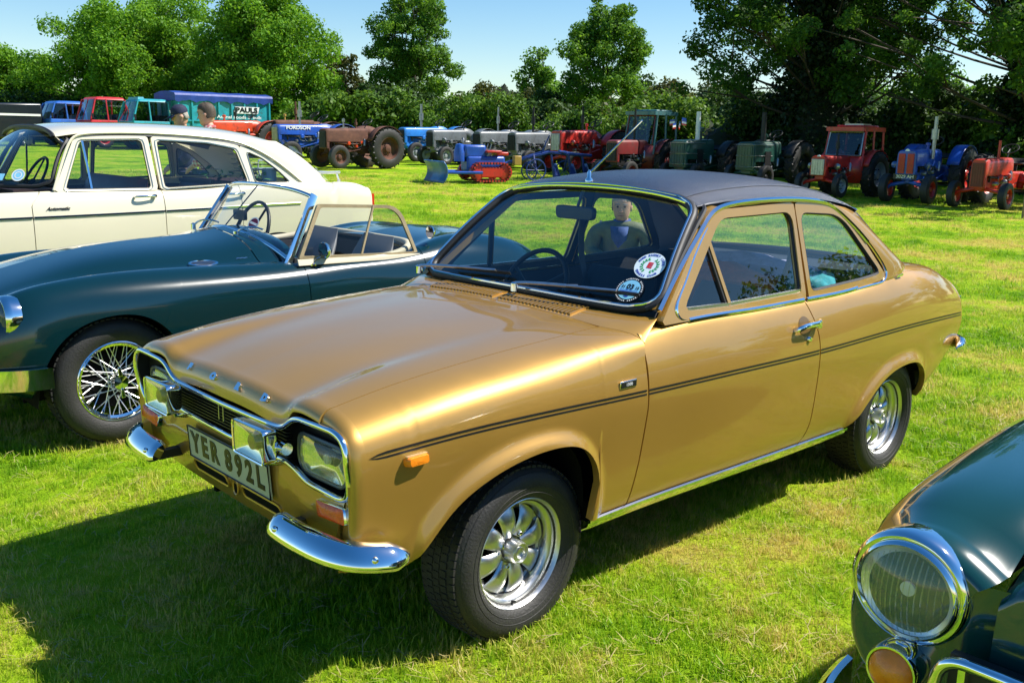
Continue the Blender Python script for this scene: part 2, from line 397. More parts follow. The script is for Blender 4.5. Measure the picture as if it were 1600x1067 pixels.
# ---- doors, quarters
for sgn in (1, -1):
    d, GD = side_patch(SR, lambda z: doorF(z)-GAP, lambda z: doorR(z)+GAP, sill_f, 7, 36, 30)
    dtop = GD[:, -1]; d.ring(dtop, dtop+np.array([0, -.05, .002]), closed=False, flip=True)
    door = E(d if sgn > 0 else d.mirrored(), 'door', GOLD)
    if sgn > 0: DOOR = door
    else: DOOR2 = door
colq = [(x+1.606)/(-3.20+1.606) for x in np.r_[np.linspace(-1.606, -1.95, 12), AR[1:-1, 0][np.r_[True, np.diff(AR[1:-1, 0]) < -1e-4]], np.linspace(-2.71, -3.20, 16)]]
colq = sorted(set(np.round(np.clip(colq, 0, 1), 5)))
qz = lambda z: doorR(z)-GAP
quarter, GQ = side_patch(SR, qz, lambda z: -3.20, zb_arch(AR, sill_f), lambda x: float(np.interp(x, [-2.66, -2.60], [9, 7.12])), 0, 52, AR, colq)
# rear end rounding
eR = GQ[-1]; rows = []
for a in np.linspace(0, pi/2, 7):
    q = eR.copy(); q[:, 0] -= .06*sin(a); q[:, 1] *= 1-.06*(1-cos(a)); q[:, 2] += (.62-q[:, 2])*.10*(1-cos(a)); rows.append(q)
rows = np.array(rows); quarter.grid(rows)
E(quarter, 'rear_quarter', GOLD); E(quarter.mirrored(), 'rear_quarter', GOLD)
tailp = MB(); r = rows[-1]; rm = r*[1, -1, 1]; tailp.ring(r, rm, closed=False); E(tailp, 'tail_panel', GOLD)
# ---- side stripe, following the waist line
def ribbon(S, xs, t, dz, off=.0016, arch=None):
    P = np.array([S(x, np.array([t]))[0] for x in xs]); P[:, 1] += off
    a, b = P.copy(), P.copy(); a[:, 2] += dz[0]; b[:, 2] += dz[1]; return a, b
for sgn in (1, -1):
    for nm, S, xs, par in (('stripe', SF, np.linspace(.595, -.505, 40), None), ('stripe', SR, np.linspace(-.515, -1.612, 30), None), ('stripe', SR, np.linspace(-1.622, -3.2, 40), None)):
        mb = MB()
        for dz in ((.0105, .004), (-.003, -.0095)):
            a, b = ribbon(S, xs, 4, dz)
            if xs[0] == .595:
                k = np.clip((.595-xs)/.05, 0, 1)**.5; m = (.0005,)
                a[:, 2] = a[:, 2]*k+(a[:, 2]-dz[0]+.0005)*(1-k); b[:, 2] = b[:, 2]*k+(b[:, 2]-dz[1]+.0005)*(1-k)
            mb.grid(np.stack([a, b]))
        E(mb if sgn > 0 else mb.mirrored(), nm, BLACK)
# ---- sill with bright strip
for sgn in (1, -1):
    mb = MB(); xs = np.linspace(-.262, -1.95, 40); G = []
    for x in xs:
        z = float(sill_f(x)); y = SR(x, np.array([SR.t_at_z(x, z)]))[0, 1]
        G.append([(x, y+.002, z-.002), (x, y+.009, z-.006), (x, y+.009, z-.016), (x, y+.001, z-.019), (x, y-.008, z-.04), (x, y-.03, z-.062), (x, y-.07, z-.07)])
    G = np.array(G); mb.grid(G[:, :4]); E(mb if sgn > 0 else mb.mirrored(), 'sill_trim', CHROME)
    mb = MB(); mb.grid(G[:, 3:]); E(mb if sgn > 0 else mb.mirrored(), 'sill', CHROME)
# ---- underbody, wheel wells, floor
mb = MB(); mb.box((-1.45, 0, .35), (3.2, 1.16, .10)); mb.box((-1.1, 0, .345), (1.62, 1.38, .07))
mb.box((.44, 0, .56), (.16, 1.2, .26)); mb.box((-3.0, 0, .52), (.3, 1.1, .3))
for s in (1, -1):
    for A, x0, x1 in ((AF, -.30, .50), (AR, -2.75, -1.9)):
        pts = [(p[0], s*.70, p[1]+.012) for p in A[::4]]; Q = np.array(pts); mb.grid(np.stack([Q, Q*[1, 0, 1]+[0, s*.40, 0]]))
        mb.box(((x0+x1)/2, s*.41, .5), (x1-x0, .02, .42))
E(mb, 'underbody', DARK)
# ---- scuttle in front of the windscreen
WB = lambda y: np.array([-.60-.16*(y/.68)**4*.35-.012*(y/.68)**2, y, .982-.006*(y/.68)**2])
WT = lambda y: np.array([-1.055+.012*(y/.53)**2, y, 1.372-.040*(y/.53)**2])
rows = []
for k, p in enumerate(fr):
    yb = min(p[1]*.96, .665); b = WB(yb)+np.array([.012, 0, -.016])
    rows.append([p*(1-u)+b*u+np.array([0, 0, .006*sin(pi*u)]) for u in np.linspace(0, 1, 10)])
sc = MB(); rows = np.array(rows); sc.grid(rows, flip=True); sc.ring(rows[:, 0], rows[:, 0]+[0, 0, -.02], closed=False)
sc.ring(rows[:, -1], rows[:, -1]+[-.05, 0, -.03], closed=False)
sc.mirror(); scut = E(sc, 'scuttle_panel', GOLD)
def onscut(y, u):
    j = np.interp(abs(y), fr[:, 1], np.arange(len(fr))); i = int(j); f = j-i; i2 = min(i+1, len(fr)-1)
    R2 = rows[i]*(1-f)+rows[i2]*f; k = u*9; a = int(min(k, 8)); q = R2[a]*(1-(k-a))+R2[a+1]*(k-a); return np.array([q[0], y, q[2]])
va = MB()
for y0, y1 in ((-.40, -.02), (.02, .40)):
    va.grid(np.array([[onscut(y, u)+[0, 0, .002] for u in (.14, .40, .66, .90)] for y in np.linspace(y0, y1, 9)]), flip=True)
E(va, 'vent', DARK, scut)  # dark sheet laid on the panel as the shade between the slats
for y0 in np.r_[np.linspace(-.40, -.02, 20), np.linspace(.02, .40, 20)]:
    s = MB(); pa = np.array([onscut(y0+.004*sin(4*u), u)+[0, 0, .0025] for u in np.linspace(.12, .92, 5)]); s.strip(pa, [(.004, -.0045), (.004, .0045), (-.006, .0045), (-.006, -.0045)], up=(0, 0, 1))
    E(s, 'vent_slat', GOLD, scut)
# ---- windscreen
def wsP(u, v):
    y0, y1 = .655, .522; b = WB(u*y0); t = WT(u*y1); p = b*(1-v)+t*v
    return p+np.array([.012, 0, .02])*sin(pi*v)*(1-.3*u*u)
def rpatch(Pf, ru, rv, nu=28, nv=20):
    G = []
    for v in np.linspace(0, 1, nv):
        w = abs(2*v-1); k = 1.0
        if w > 1-rv: k = 1-ru*(1-sqrt(max(0, 1-((w-(1-rv))/rv)**2)))
        G.append([Pf(u*k, v) for u in np.linspace(-1, 1, nu)])
    return np.array(G)
def rloop(G): return np.vstack([G[0, :], G[1:-1, -1], G[-1, ::-1], G[-2:0:-1, 0]])
GWs = rpatch(wsP, .16, .30, 30, 31)
mb = MB(); mb.grid(GWs); ws = E(mb, 'windscreen', GLASS)
lp = resample(rloop(GWs), 140, True)
mb = MB(); mb.tube(lp, .019, 8, closed=True); E(mb, 'seal', RUBBER, ws)
nrm = np.array([.66, 0, .75]); mb = MB(); mb.tube(lp+nrm*.016, .0058, 6, closed=True); E(mb, 'chrome_trim', CHROME, ws)
# ---- roof
xr = [-1.04, -1.12, -1.25, -1.5, -1.75, -1.95, -2.08, -2.17, -2.21]
zc = spl(xr, [1.378, 1.402, 1.422, 1.436, 1.428, 1.402, 1.365, 1.325, 1.300]); ze = spl(xr, [1.322, 1.334, 1.342, 1.345, 1.336, 1.318, 1.298, 1.278, 1.265])
rw = spl(xr, [.527, .545, .556, .560, .562, .566, .568, .562, .556])
def roofP(x, s): # s -1..1
    a = abs(s); y = rw(x)*(1-(1-a)**1.25*0)*s; h = (zc(x)-ze(x)); z = ze(x)+h*(1-a**2.4)**.62 if a < 1 else ze(x)
    return np.array([x+.014*s*s if x > -1.1 else x, y, z])
sv = np.sin(np.linspace(-pi/2, pi/2, 41)); G = np.array([[roofP(x, s) for s in sv] for x in np.linspace(-1.045, -2.205, 44)])
mb = MB(); mb.grid(G, flip=True); mb.ring(G[0], G[0]+[-.02, 0, -.02], closed=False); mb.ring(G[-1], G[-1]+[.02, 0, -.02], closed=False, flip=True)
roof = E(mb, 'vinyl_roof', VINYL, angle=60)
for s in (1, -1):
    y = .47*s; mb = MB(); mb.tube(np.array([roofP(x, s*.86)+[0, 0, .0012] for x in np.linspace(-1.06, -2.18, 30)]), .003, 5); E(mb, 'seam', VINYL, roof)
mb = MB(); mb.tube(G[-1]+[-.003, 0, .002], .005, 6); E(mb, 'edge_bead', CHROME, roof)
mb = MB(); mb.tube(G[0]+[.012, 0, -.008], .006, 6); E(mb, 'edge_bead', CHROME, roof)
# headlining below the roof
mb = MB(); mb.grid(np.array([[roofP(x, s*.97)-[0, 0, .035] for s in sv] for x in np.linspace(-1.08, -2.16, 16)])); E(mb, 'headlining', mat('headlining', (.13, .13, .14), .8))
# ---- side glazing: plane y = ys(z)
def ys(z): return .678-(z-.95)*.314
def sp(l, off=0): return np.array([(x, ys(z)+off, z) for x, z in l])
drip = curve([(-.655, .665, .985), (-.81, .626, 1.116), (-.95, .596, 1.225), (-1.03, .580, 1.285), (-1.10, .570, 1.315), (-1.20, .567, 1.330), (-1.33, .568, 1.337), (-1.6, .570, 1.337), (-1.86, .573, 1.318), (-1.97, .580, 1.285), (-2.142, .622, 1.170), (-2.27, .663, 1.045), (-2.302, .680, .985), (-2.27, .688, .955), (-2.18, .692, .946), (-2.0, .692, .937)], 90)
beltl = np.array([(-x, SR(-x, np.array([6.93]))[0, 1]+.004, SR(-x, np.array([6.93]))[0, 2]+.003) for x in np.linspace(.80, 1.566, 24)])
belt2 = np.array([(-x, SR(-x, np.array([6.93]))[0, 1]+.004, SR(-x, np.array([6.93]))[0, 2]+.003) for x in np.linspace(1.59, 2.02, 16)])
frontup = curve([beltl[0], (-.752, .686, .950), (-.735, .680, .985), (-.80, .655, 1.055), (-.90, .622, 1.155), (-1.01, .590, 1.25)], 24)
winD = rpoly([(-.772, .972), (-1.06, .962), (-1.566, .966), (-1.608, 1.288), (-1.10, 1.282)], [.05, 0, .02, .06, .05], 6)
winQ = rpoly([(-1.640, .962), (-2.10, .975), (-2.262, .988), (-2.00, 1.262), (-1.668, 1.283)], [.03, .2, .045, .10, .05], 6)
for s in (1, -1):
    D = DOOR if s > 0 else DOOR2
    f = (lambda m: m) if s > 0 else (lambda m: m.mirrored())
    mb = MB(); mb.strip(drip[:66], [(.009, -.006), (.010, .008), (0, .012), (-.009, .008), (-.007, -.006)], up=(0, .6, .8)); E(f(mb), 'gutter_trim', CHROME)
    mb = MB(); mb.tube(drip[52:], .0065, 6); E(f(mb), 'window_trim', CHROME)
    for pth in (beltl, belt2):
        mb = MB(); mb.strip(pth, [(.009, -.002), (.009, .004), (.002, .010), (-.008, .008), (-.009, -.002)], up=(0, 0, 1)); E(f(mb), 'belt_trim', CHROME, D if pth is beltl else car)
    mb = MB(); mb.tube(frontup, .0065, 6); E(f(mb), 'window_trim', CHROME, D)
    # door window frame
    outD = [(-.635, .938), (-1.06, .938), (-1.592, .938), (-1.634, 1.325), (-1.035, 1.312)]
    ro = resample(rpoly(outD, [.02, 0, .01, .02, .05], 6), 90, True); ri = resample(winD, 90, True)
    # align starts
    k = np.argmin(np.hypot(*(ri-ro[0]).T)); ri = np.roll(ri, -k, 0)
    def fr3(A, B, o1, o2):
        P = sp(A, o1); Q = sp(B, o1); Q2 = sp(B, o2); mb = MB(); mb.ring(P, Q); mb.ring(Q, Q2); mb.ring(sp(A, o1-.03), P); return mb
    E(f(fr3(ro, ri, .012, -.016)), 'window_frame', GOLD, D)
    mb = MB(); mb.ring(sp(ro, -.030), sp(ri, -.018)); E(f(mb), 'frame_lining', mat('cabin_trim', (.022, .022, .026), .6, var=.2), D)
    mb = MB(); mb.tube(sp(ri, .0), .0065, 6, closed=True); E(f(mb), 'seal', RUBBER, D)
    # front quarter light bar
    mb = MB(); mb.strip(sp([(-1.062, .964), (-1.000, 1.23), (-.993, 1.262)], .004), [(.006, -.009), (.006, .009), (-.006, .009), (-.006, -.009)], up=(0, 1, .3)); E(f(mb), 'quarter_light_bar', GOLD, D)
    mb = MB(); mb.strip(sp([(-1.050, .964), (-.988, 1.23), (-.981, 1.262)], 0), [(.006, -.009), (.006, .009), (-.006, .009), (-.006, -.009)], up=(0, 1, .3)); E(f(mb), 'seal', RUBBER, D)
    mb = MB(); mb.poly(sp(ri, -.004)); E(f(mb), 'door_glass', GLASS, D)
    mb = MB(); mb.strip(sp([(-.79, .976), (-1.06, .968), (-1.56, .972)], .003), [(.007, -.007), (.007, .007), (-.007, .007), (-.007, -.007)], up=(0, 1, 0)); E(f(mb), 'sill_strip', ALLOY, D)
    outQ = [(-1.612, .936), (-2.10, .945), (-2.31, .965), (-2.02, 1.305), (-1.640, 1.325)]
    ro = resample(rpoly(outQ, [.01, .2, .03, .10, .02], 6), 90, True); ri = resample(winQ, 90, True)
    k = np.argmin(np.hypot(*(ri-ro[0]).T)); ri = np.roll(ri, -k, 0)
    E(f(fr3(ro, ri, .012, -.014)), 'quarter_window_frame', GOLD)
    mb = MB(); mb.ring(sp(ro, -.030), sp(ri, -.016)); E(f(mb), 'frame_lining', mat('cabin_trim', (.022, .022, .026), .6, var=.2))
    mb = MB(); mb.tube(sp(ri, .004), .0085, 6, closed=True); E(f(mb), 'seal', RUBBER)
    mb = MB(); mb.poly(sp(ri, -.002)); E(f(mb), 'quarter_glass', GLASS)
    # A pillar
    a = np.array([GWs[int(i), -1] for i in np.linspace(0, 30, 24)]); b = drip[np.linspace(0, 24, 24).astype(int)]
    mb = MB(); mb.ring(a+[-.01, .0, -.006], b+[0, 0, .006], closed=False); mb.ring(b+[0, 0, -.004], b+[-.05, -.05, -.01], closed=False); E(f(mb), 'pillar', GOLD)
    mb = MB(); mb.tube((a*.45+b*.55)+[0, 0, .004], .010, 6); E(f(mb), 'pillar_trim', RUBBER)
    # C pillar
    fe = np.array([drip[i] for i in np.linspace(48, 79, 14).astype(int)])
    re_ = curve([(-2.19, .545, 1.272), (-2.30, .565, 1.20), (-2.45, .592, 1.10), (-2.60, .615, 1.005), (-2.68, .60, .975)], 14)
    rows = []
    for k in range(14):
        A, B = fe[k], re_[k]; rows.append([A*(1-u)+B*u+np.array([0, .030*sin(pi*u)*(.5+.5*k/13), 0]) for u in np.linspace(0, 1, 9)])
    rows = np.array(rows)
    # foot of the pillar blends into the shoulder
    foot = []
    for u, q in zip(np.linspace(0, 1, 9), rows[-1]):
        x = q[0]-.02; foot.append(SR(x, np.array([6.5]))[0]+[0, .002, .0])
    foot = np.array(foot); mid = rows[-1]*.5+foot*.5+np.array([0, -.004, -.002])
    G = np.vstack([rows[:-1], (rows[-1]*.9+mid*.1)[None], mid[None], foot[None]]); Gs = []
    tt = np.arange(len(G))
    for j in range(9): Gs.append(spl(tt, G[:, j])(np.linspace(0, len(G)-1, 40)))
    mb = MB(); mb.grid(np.array(Gs).transpose(1, 0, 2)); mb.ring(rows[:, -1], rows[:, -1]*[1, .9, 1], closed=False); E(f(mb), 'rear_pillar', GOLD, angle=60)
    mb = MB(); mb.grid(rows[:, ::2]*[1, .955, 1]+[0, 0, -.004]); E(f(mb), 'pillar_lining', mat('headlining', (.30, .29, .26), .8))
    # badge on the rear pillar
    c = rows[12][4]+np.array([.05, .014, -.012]); mb = MB(); mb.prism([c+[.03, 0, -.006], c+[-.03, 0, .0], c+[-.032, 0, .010], c+[.028, 0, .004]], (0, .005, 0)); E(f(mb), 'pillar_badge', CHROME)
# rear window
def rwP(u, v):
    b = np.array([-2.63, .575*u, .985]); t = np.array([-2.20, .525*u, 1.275]); p = b*(1-v)+t*v
    return p+np.array([-.05*(1-u*u), 0, .03*(1-u*u)*(.4+.6*sin(pi*v))])
GR = rpatch(rwP, .1, .2, 20, 13); mb = MB(); mb.grid(GR); rwin = E(mb, 'rear_window', GLASS)
mb = MB(); mb.tube(resample(rloop(GR), 90, True), .015, 6, closed=True); E(mb, 'seal', RUBBER, rwin)
# ---- front end: black recess, surround, lamps, grille
trim = np.array([(0, .736), (.188, .738), (.314, .741), (.365, .746), (.424, .785), (.458, .793), (.551, .796), (.632, .797), (.672, .786), (.690, .748), (.687, .659), (.662, .612), (.625, .602), (.459, .604), (.408, .629), (.354, .643), (.296, .637), (0, .630)])
T2 = np.vstack([resample(rpoly([(y, z, 0) for y, z in trim], [0, 0, .01, .03, .03, .015, 0, .02, .03, .03, .03, .03, .03, .03, .03, .03, .03, 0], 5, closed=False), 120)])[:, :2]
xt = lambda z: .646-.02*np.clip((.72-z)/.12, 0, 1)
TP = np.array([(xt(z), y, z) for y, z in T2]); full_t = np.vstack([TP, (TP*[1, -1, 1])[::-1][1:-1]])
surround = MB(); surround.tube(full_t+[.004, 0, 0], .0095, 8, closed=True)
grille = E(surround, 'grille_surround', CHROME)
mb = MB(); inner = full_t+[-.045, 0, 0]; mb.ring(full_t+[-.003, 0, 0], inner); mb.add(np.vstack([inner]), [tuple(range(len(inner)))]); E(mb, 'grille_recess', BLACK, grille)
for k in range(9):
    z = .652+k*.0105; mb = MB(); w_ = .37 if z > .645 else .3
    mb.box((.628, 0, z), (.016, 2*min(w_, .36), .0034)); E(mb, 'grille_bar', BLACK, grille)
for y in np.linspace(-.33, .33, 13):
    mb = MB(); mb.box((.622, y, .692), (.012, .004, .09)); E(mb, 'grille_divider', BLACK, grille)
for yy_ in (-.03, .0):
    mb = MB(); mb.box((.638, yy_-.03, .70), (.003, .004, .06)); E(mb, 'grille_mark', ALLOY, grille)
# front panel round and below the grille
oi = [k for k in range(len(T2)) if True]
NWe = NW[-1]      # wing front edge, bottom to top
i0 = int(np.argmin(np.hypot(T2[:, 0]-.551, T2[:, 1]-.796))); i1 = int(np.argmin(np.hypot(T2[:, 0]-.655, T2[:, 1]-.608)))
nA = 30; inn = resample(T2[i0:i1+1], nA); outp = resample(NWe[::-1], nA)
inn3 = np.array([(xt(z)+.0, y, z) for y, z in inn])
fp = MB()
G = np.array([[inn3[k]*(1-u)+outp[k]*u+np.array([.004*sin(pi*u), 0, 0]) for u in np.linspace(0, 1, 5)] for k in range(nA)]); fp.grid(G, flip=False)
nB = 30; innb = resample(T2[i1:], nB); bx = lambda y: np.array([.585, y, .385+.02*(y/.66)**2])
G = []
for k in range(nB):
    a = np.array([xt(innb[k, 1]), innb[k, 0], innb[k, 1]]); b = bx(min(innb[k, 0]*1.03, .665)); b = np.where(k == 0, NWe[0], b)
    G.append([a*(1-u)+b*u+np.array([.022*sin(pi*u*.9), 0, 0]) for u in np.linspace(0, 1, 10)]+[b+np.array([-.05, 0, -.008])])
GFP = G = np.array(G); fp.grid(G); fp.mirror(); front = E(fp, 'front_panel', GOLD)
def onfront(y, z):
    k = np.argmin(np.abs(GFP[:, 5, 1]-abs(y))); return float(np.interp(z, GFP[k, :-1, 2][::-1], GFP[k, :-1, 0][::-1]))
for s in (1, -1):   # cooling slots: flat dark patches painted for the shade inside
    mb = MB(); pl = rpoly([(s*.05, .438), (s*.29, .438), (s*.29, .478), (s*.05, .478)], .018, 6)
    ring3 = np.array([(onfront(y, z)+.0025, y, z) for y, z in pl]); mb.poly(ring3); E(mb, 'air_slot_shade', DARK, front)
    mb = MB(); mb.tube(ring3, .005, 6, closed=True); E(mb, 'slot_lip', GOLD, front)
mb = MB(); cc = [(onfront(0, .455)+.003, .016*cos(a), .455+.026*sin(a)) for a in np.linspace(0, 2*pi, 20)[:-1]]; mb.poly(cc); E(mb, 'crank_hole_shade', DARK, front)  # flat dark disc stands in for the shade in the crank hole
mb = MB(); mb.tube(cc, .004, 6, closed=True); E(mb, 'hole_lip', GOLD, front)
# headlights
lens_o = [(.392, .735), (.60, .737), (.642, .725), (.636, .648), (.61, .625), (.41, .620), (.385, .66)]
for s in (1, -1):
    lp2 = resample(rpoly([(y, z) for y, z in lens_o], .03, 6), 64, True); cy, cz = lp2.mean(0)
    hl = MB(); G = []
    for u in np.linspace(0, 1, 9):
        G.append([(.612+.026*(1-u*u)**.6 if u < 1 else .612, s*(cy+(y-cy)*max(u, .001)), cz+(z-cz)*max(u, .001)) for y, z in lp2])
    hl.grid(np.array(G), cv=True); head = E(hl, 'headlight', glass('headlamp_glass', (.93, .94, .90), 1.3, 1.5, .02, .06))
    # fine vertical flutes on the glass
    for q in np.linspace(-.085, .085, 22):
        fl = MB(); fl.tube([(.614+.026*(1-(abs(q)/.13)**2-(abs(v)/.07)**2)**.6 if (abs(q)/.13)**2+(abs(v)/.07)**2 < 1 else .614, s*(cy+q), cz+v) for v in np.linspace(-.045, .045, 6)], .0011, 4); E(fl, 'lens_flute', LENS, head)
    rb = MB(); G = []
    for u in np.linspace(0, 1, 10):
        G.append([(.590+.020*u*u, s*(cy+(y-cy)*max(u, .001)), cz+(z-cz)*max(u, .001)) for y, z in lp2])
    rb.grid(np.array(G), cv=True); E(rb, 'reflector', mat('reflector', (.92, .92, .90), .09, 1.0, rvar=.2), head)
    bz = MB(); bz.tube([(.613, s*y, z) for y, z in lp2], .006, 6, closed=True); E(bz, 'bezel', mat('grey_bezel', (.12, .13, .14), .3, .3), head)
    bl = MB(); bl.lathe([(.0, .606), (.014, .603), (.016, .590)], (0, s*cy, cz), 'x', 14); E(bl, 'bulb', mat('bulb', (.6, .6, .55), .2), head)
# spot lamps on the grille
for s in (1, -1):
    cy, cz = .315, .707; c0 = np.array([.735, s*cy, cz])
    def rr(w, h, x, r): return np.array([(x, s*cy+y, cz+z) for y, z in rpoly([(-w, -h*.92), (w, -h*.92), (w*1.03, h), (-w*1.03, h)], r, 6)])
    A = [rr(.086, .048, .735, .014), rr(.091, .052, .737, .016), rr(.092, .053, .728, .016), rr(.090, .051, .700, .018), rr(.074, .042, .680, .02), rr(.04, .025, .664, .02), rr(.012, .010, .660, .008)]
    mb = MB(); mb.grid(np.array(A), cv=True); sl = E(mb, 'spot_lamp', CHROME)
    Lr = rr(.086, .048, .734, .014); m0 = Lr.mean(0)
    mb = MB(); mb.grid(np.array([m0+(Lr-m0)*u+[.010*(1-u*u), 0, 0] for u in np.linspace(.001, 1, 7)]), cv=True); E(mb, 'lens', LENS, sl)
    mb = MB(); mb.grid(np.array([m0+(Lr-m0)*u*.985+[-.017*(1-u*u)-.002, 0, 0] for u in np.linspace(.001, 1, 8)]), cv=True); E(mb, 'reflector', MATS['reflector'], sl)
    mb = MB(); mb.lathe([(.0, .730), (.022, .729), (.024, .715)], (0, s*cy+.01, cz+.003), 'x', 18); E(mb, 'bulb_shield', mat('bulb_shield', (.25, .22, .12), .3, .8), sl)
    mb = MB(); mb.tube([(.68, s*cy, cz-.04), (.67, s*cy, cz-.075), (.63, s*cy, cz-.085)], .008, 8); mb.tube([(.63, s*cy, cz-.085), (.60, s*cy, cz-.085)], .008, 8); E(mb, 'bracket', CHROME, sl)
    mb = MB(); mb.lathe([(0, -.012), (.018, -.012), (.018, .012), (0, .012)], (.665, s*(cy+.085), cz-.01), 'y', 14); E(mb, 'adjuster', CHROME, sl)
# indicators
for s in (1, -1):
    mb = MB(); pl = [(y, z) for y, z in rpoly([(.535, .532), (.672, .545), (.662, .588), (.525, .577)], .010, 4)]
    A = [np.array([(onfront(.55, z)+d, s*(.6+(y-.6)*k), .56+(z-.56)*k) for y, z in pl]) for d, k in ((.0, 1.06), (.014, 1.04), (.017, 1.0))]
    mb.grid(np.array(A), cv=True); ind = E(mb, 'indicator', CHROME)
    mb = MB(); B3 = A[-1]; m0 = B3.mean(0); mb.grid(np.array([m0+(B3-m0)*u+[.010*(1-u**3), 0, 0] for u in np.linspace(.001, 1, 6)]), cv=True); E(mb, 'lens', mat('front_lens', (.85, .10, .012), .25, 0, .3, var=.2, vscale=60, bump=.3, bscale=200), ind)
# side repeater
for s in (1, -1):
    y0 = SF(.452, np.array([SF.t_at_z(.452, .70)]))[0, 1]
    mb = MB(); pl = rpoly([(.412, .688), (.487, .686), (.490, .714), (.416, .716)], .012, 5); A = [np.array([(x_, s*(y0-.004+d), z_+(.004 if d > .015 else 0)) for x_, z_ in (np.array(pl)-[.45, .70])*k+[.45, .70]]) for d, k in ((0, 1.0), (.018, 1.0), (.026, .85), (.028, .02))]
    mb.grid(np.array(A), cv=True); rp = E(mb, 'side_repeater', AMBER)
    mb = MB(); mb.box((.45, s*(y0+.006), .716), (.07, .012, .006)); E(mb, 'hood', ALLOY, rp)
# quarter bumpers
bp = curve([(.700, .395, .484), (.703, .47, .483), (.700, .56, .482), (.686, .645, .480), (.652, .712, .476), (.60, .750, .470), (.545, .764, .464), (.505, .767, .460)], 40)
tan_ = np.gradient(bp, axis=0); outn = np.cross(tan_, [0, 0, 1.0]); outn /= np.linalg.norm(outn, axis=1, keepdims=True)
if outn[0][0] < 0: outn = -outn
for s in (1, -1):
    u = np.linspace(0, 1, 40); sc_ = np.minimum(1, np.minimum(np.sqrt(np.clip(u/.05, 0, 1))*.25+.75, np.sqrt(np.clip((1-u)/.14, 0.02, 1))))
    angs = np.linspace(-pi*.5, pi*.5, 13); G = []
    for k in range(40):
        col = [bp[k]+outn[k]*((.030*cos(a)**.8-.020*sin(a))*sc_[k])+np.array([0, 0, .034*sin(a)*sc_[k]]) for a in angs]
        col += [bp[k]-outn[k]*(.024 if q > 0 else .0)*1.0+np.array([0, 0, .032*sc_[k]*q]) for q in (.8, -.8)]
        G.append(col)
    mb = MB(); G = np.array(G); mb.grid(G, cv=True); mb.add(G[0], [tuple(range(len(G[0])))]); mb.add(G[-1], [tuple(range(len(G[-1])))])
    bm_ = E(mb if s > 0 else mb.mirrored(), 'quarter_bumper', CHROME, angle=50)
    for k in (4, 29):
        p = bp[k]+outn[k]*.030+np.array([0, 0, .003]); q = MB(); q.lathe([(.0001, .006), (.006, .005), (.010, 0), (.010, -.004)], (0, 0, 0), 'z', 12, M=Vector(outn[k]).to_track_quat('Z', 'Y').to_matrix()); q.v = [(a+p[0], b+p[1], c+p[2]) for a, b, c in q.v]
        E(q if s > 0 else q.mirrored(), 'bolt', CHROME, bm_)
    mb = MB(); mb.box((.64, s*.42, .47), (.12, .03, .03)); E(mb, 'bumper_bracket', BLACK, bm_); mb = MB(); mb.box((.60, s*.70, .455), (.06, .09, .03)); E(mb, 'bumper_bracket', BLACK, bm_)
    # rear quarter bumper
    rb = curve([(-3.285, .35, .53), (-3.29, .5, .53), (-3.27, .62, .53), (-3.20, .70, .53), (-3.10, .722, .53)], 20); t_ = np.gradient(rb, axis=0); n_ = np.cross([0, 0, 1.0], t_); n_ /= np.linalg.norm(n_, axis=1, keepdims=True)
    if n_[0][0] > 0: n_ = -n_
    mb = MB(); sc2 = np.minimum(1, np.sqrt(np.clip((1-np.linspace(0, 1, 20))/.2, .03, 1)))
    mb.grid(np.array([[rb[k]+n_[k]*.03*cos(a)*sc2[k]+np.array([0, 0, .043*sin(a)*sc2[k]]) for a in np.linspace(-pi/2, pi*1.5, 16)[:-1]] for k in range(20)]), cv=True); E(mb if s > 0 else mb.mirrored(), 'rear_bumper', CHROME)
    mb = MB(); mb.prism([(-3.262, s*.40, .60), (-3.262, s*.62, .60), (-3.262, s*.635, .76), (-3.262, s*.42, .76)], (-.018, 0, 0)); rl = E(mb, 'rear_light', REDL)
    mb = MB(); mb.tube([(-3.25, s*.635, .585), (-3.268, s*.645, .68), (-3.255, s*.645, .78)], .007, 6); E(mb, 'bezel', CHROME, rl)
# number plate
pm_ = MB(); P0 = np.array([(onfront(.2, .50)+.004, -.27, .497), (onfront(.2, .50)+.004, .27, .497), (.640, .27, .604), (.640, -.27, .604)]); P0[:, 0] += .012
pm_.prism(P0, (-.006, 0, 0)); plate = E(pm_, 'number_plate', PLATE)
Mx = basis(Vector(P0.mean(0))+Vector((.0005, 0, 0)), (0, 1, 0), tuple(P0[3]-P0[0]))
for k, ch in enumerate('YER892L'):
    xx = [-.232, -.166, -.096, .000, .068, .136, .204][k]; E(text_mb(ch, .096, .0015, Mx @ Matrix.Translation((xx+.012, 0, 0)), .004, .92), 'plate_character', INK, plate)
mb = MB(); mb.tube(P0[[0, 1, 2, 3]]+[.001, 0, 0], .003, 4, closed=True); E(mb, 'plate_edge', INK, plate)
# bonnet letters
for ch, y in zip('FORD', (-.248, -.083, .083, .248)):
    z0 = .8125 if abs(y) > .1 else .814
    E(text_mb(ch, .030, .004, basis((.640, y, .806), (0, 1, 0), (-.62, 0, .78)), .003, 1.3), 'bonnet_letter', CHROME, bonnet)
# wing badge
yb = SF(-.40, np.array([SF.t_at_z(-.40, .783)]))[0, 1]
for s in (1, -1):
    mb = MB(); mb.box((-.412, s*(yb+.004), .779), (.082, .006, .026)); bd = E(mb, 'wing_badge', CHROME, bev=.002)
    mb = MB(); mb.box((-.412, s*(yb+.0075), .779), (.074, .002, .019)); E(mb, 'badge_plate', INK, bd)
    E(text_mb('1300', .014, .0006, basis((-.412, s*(yb+.009), .779), (-s, 0, 0), (0, 0, 1)), 0, 1.2), 'badge_lettering', WHITE, bd)
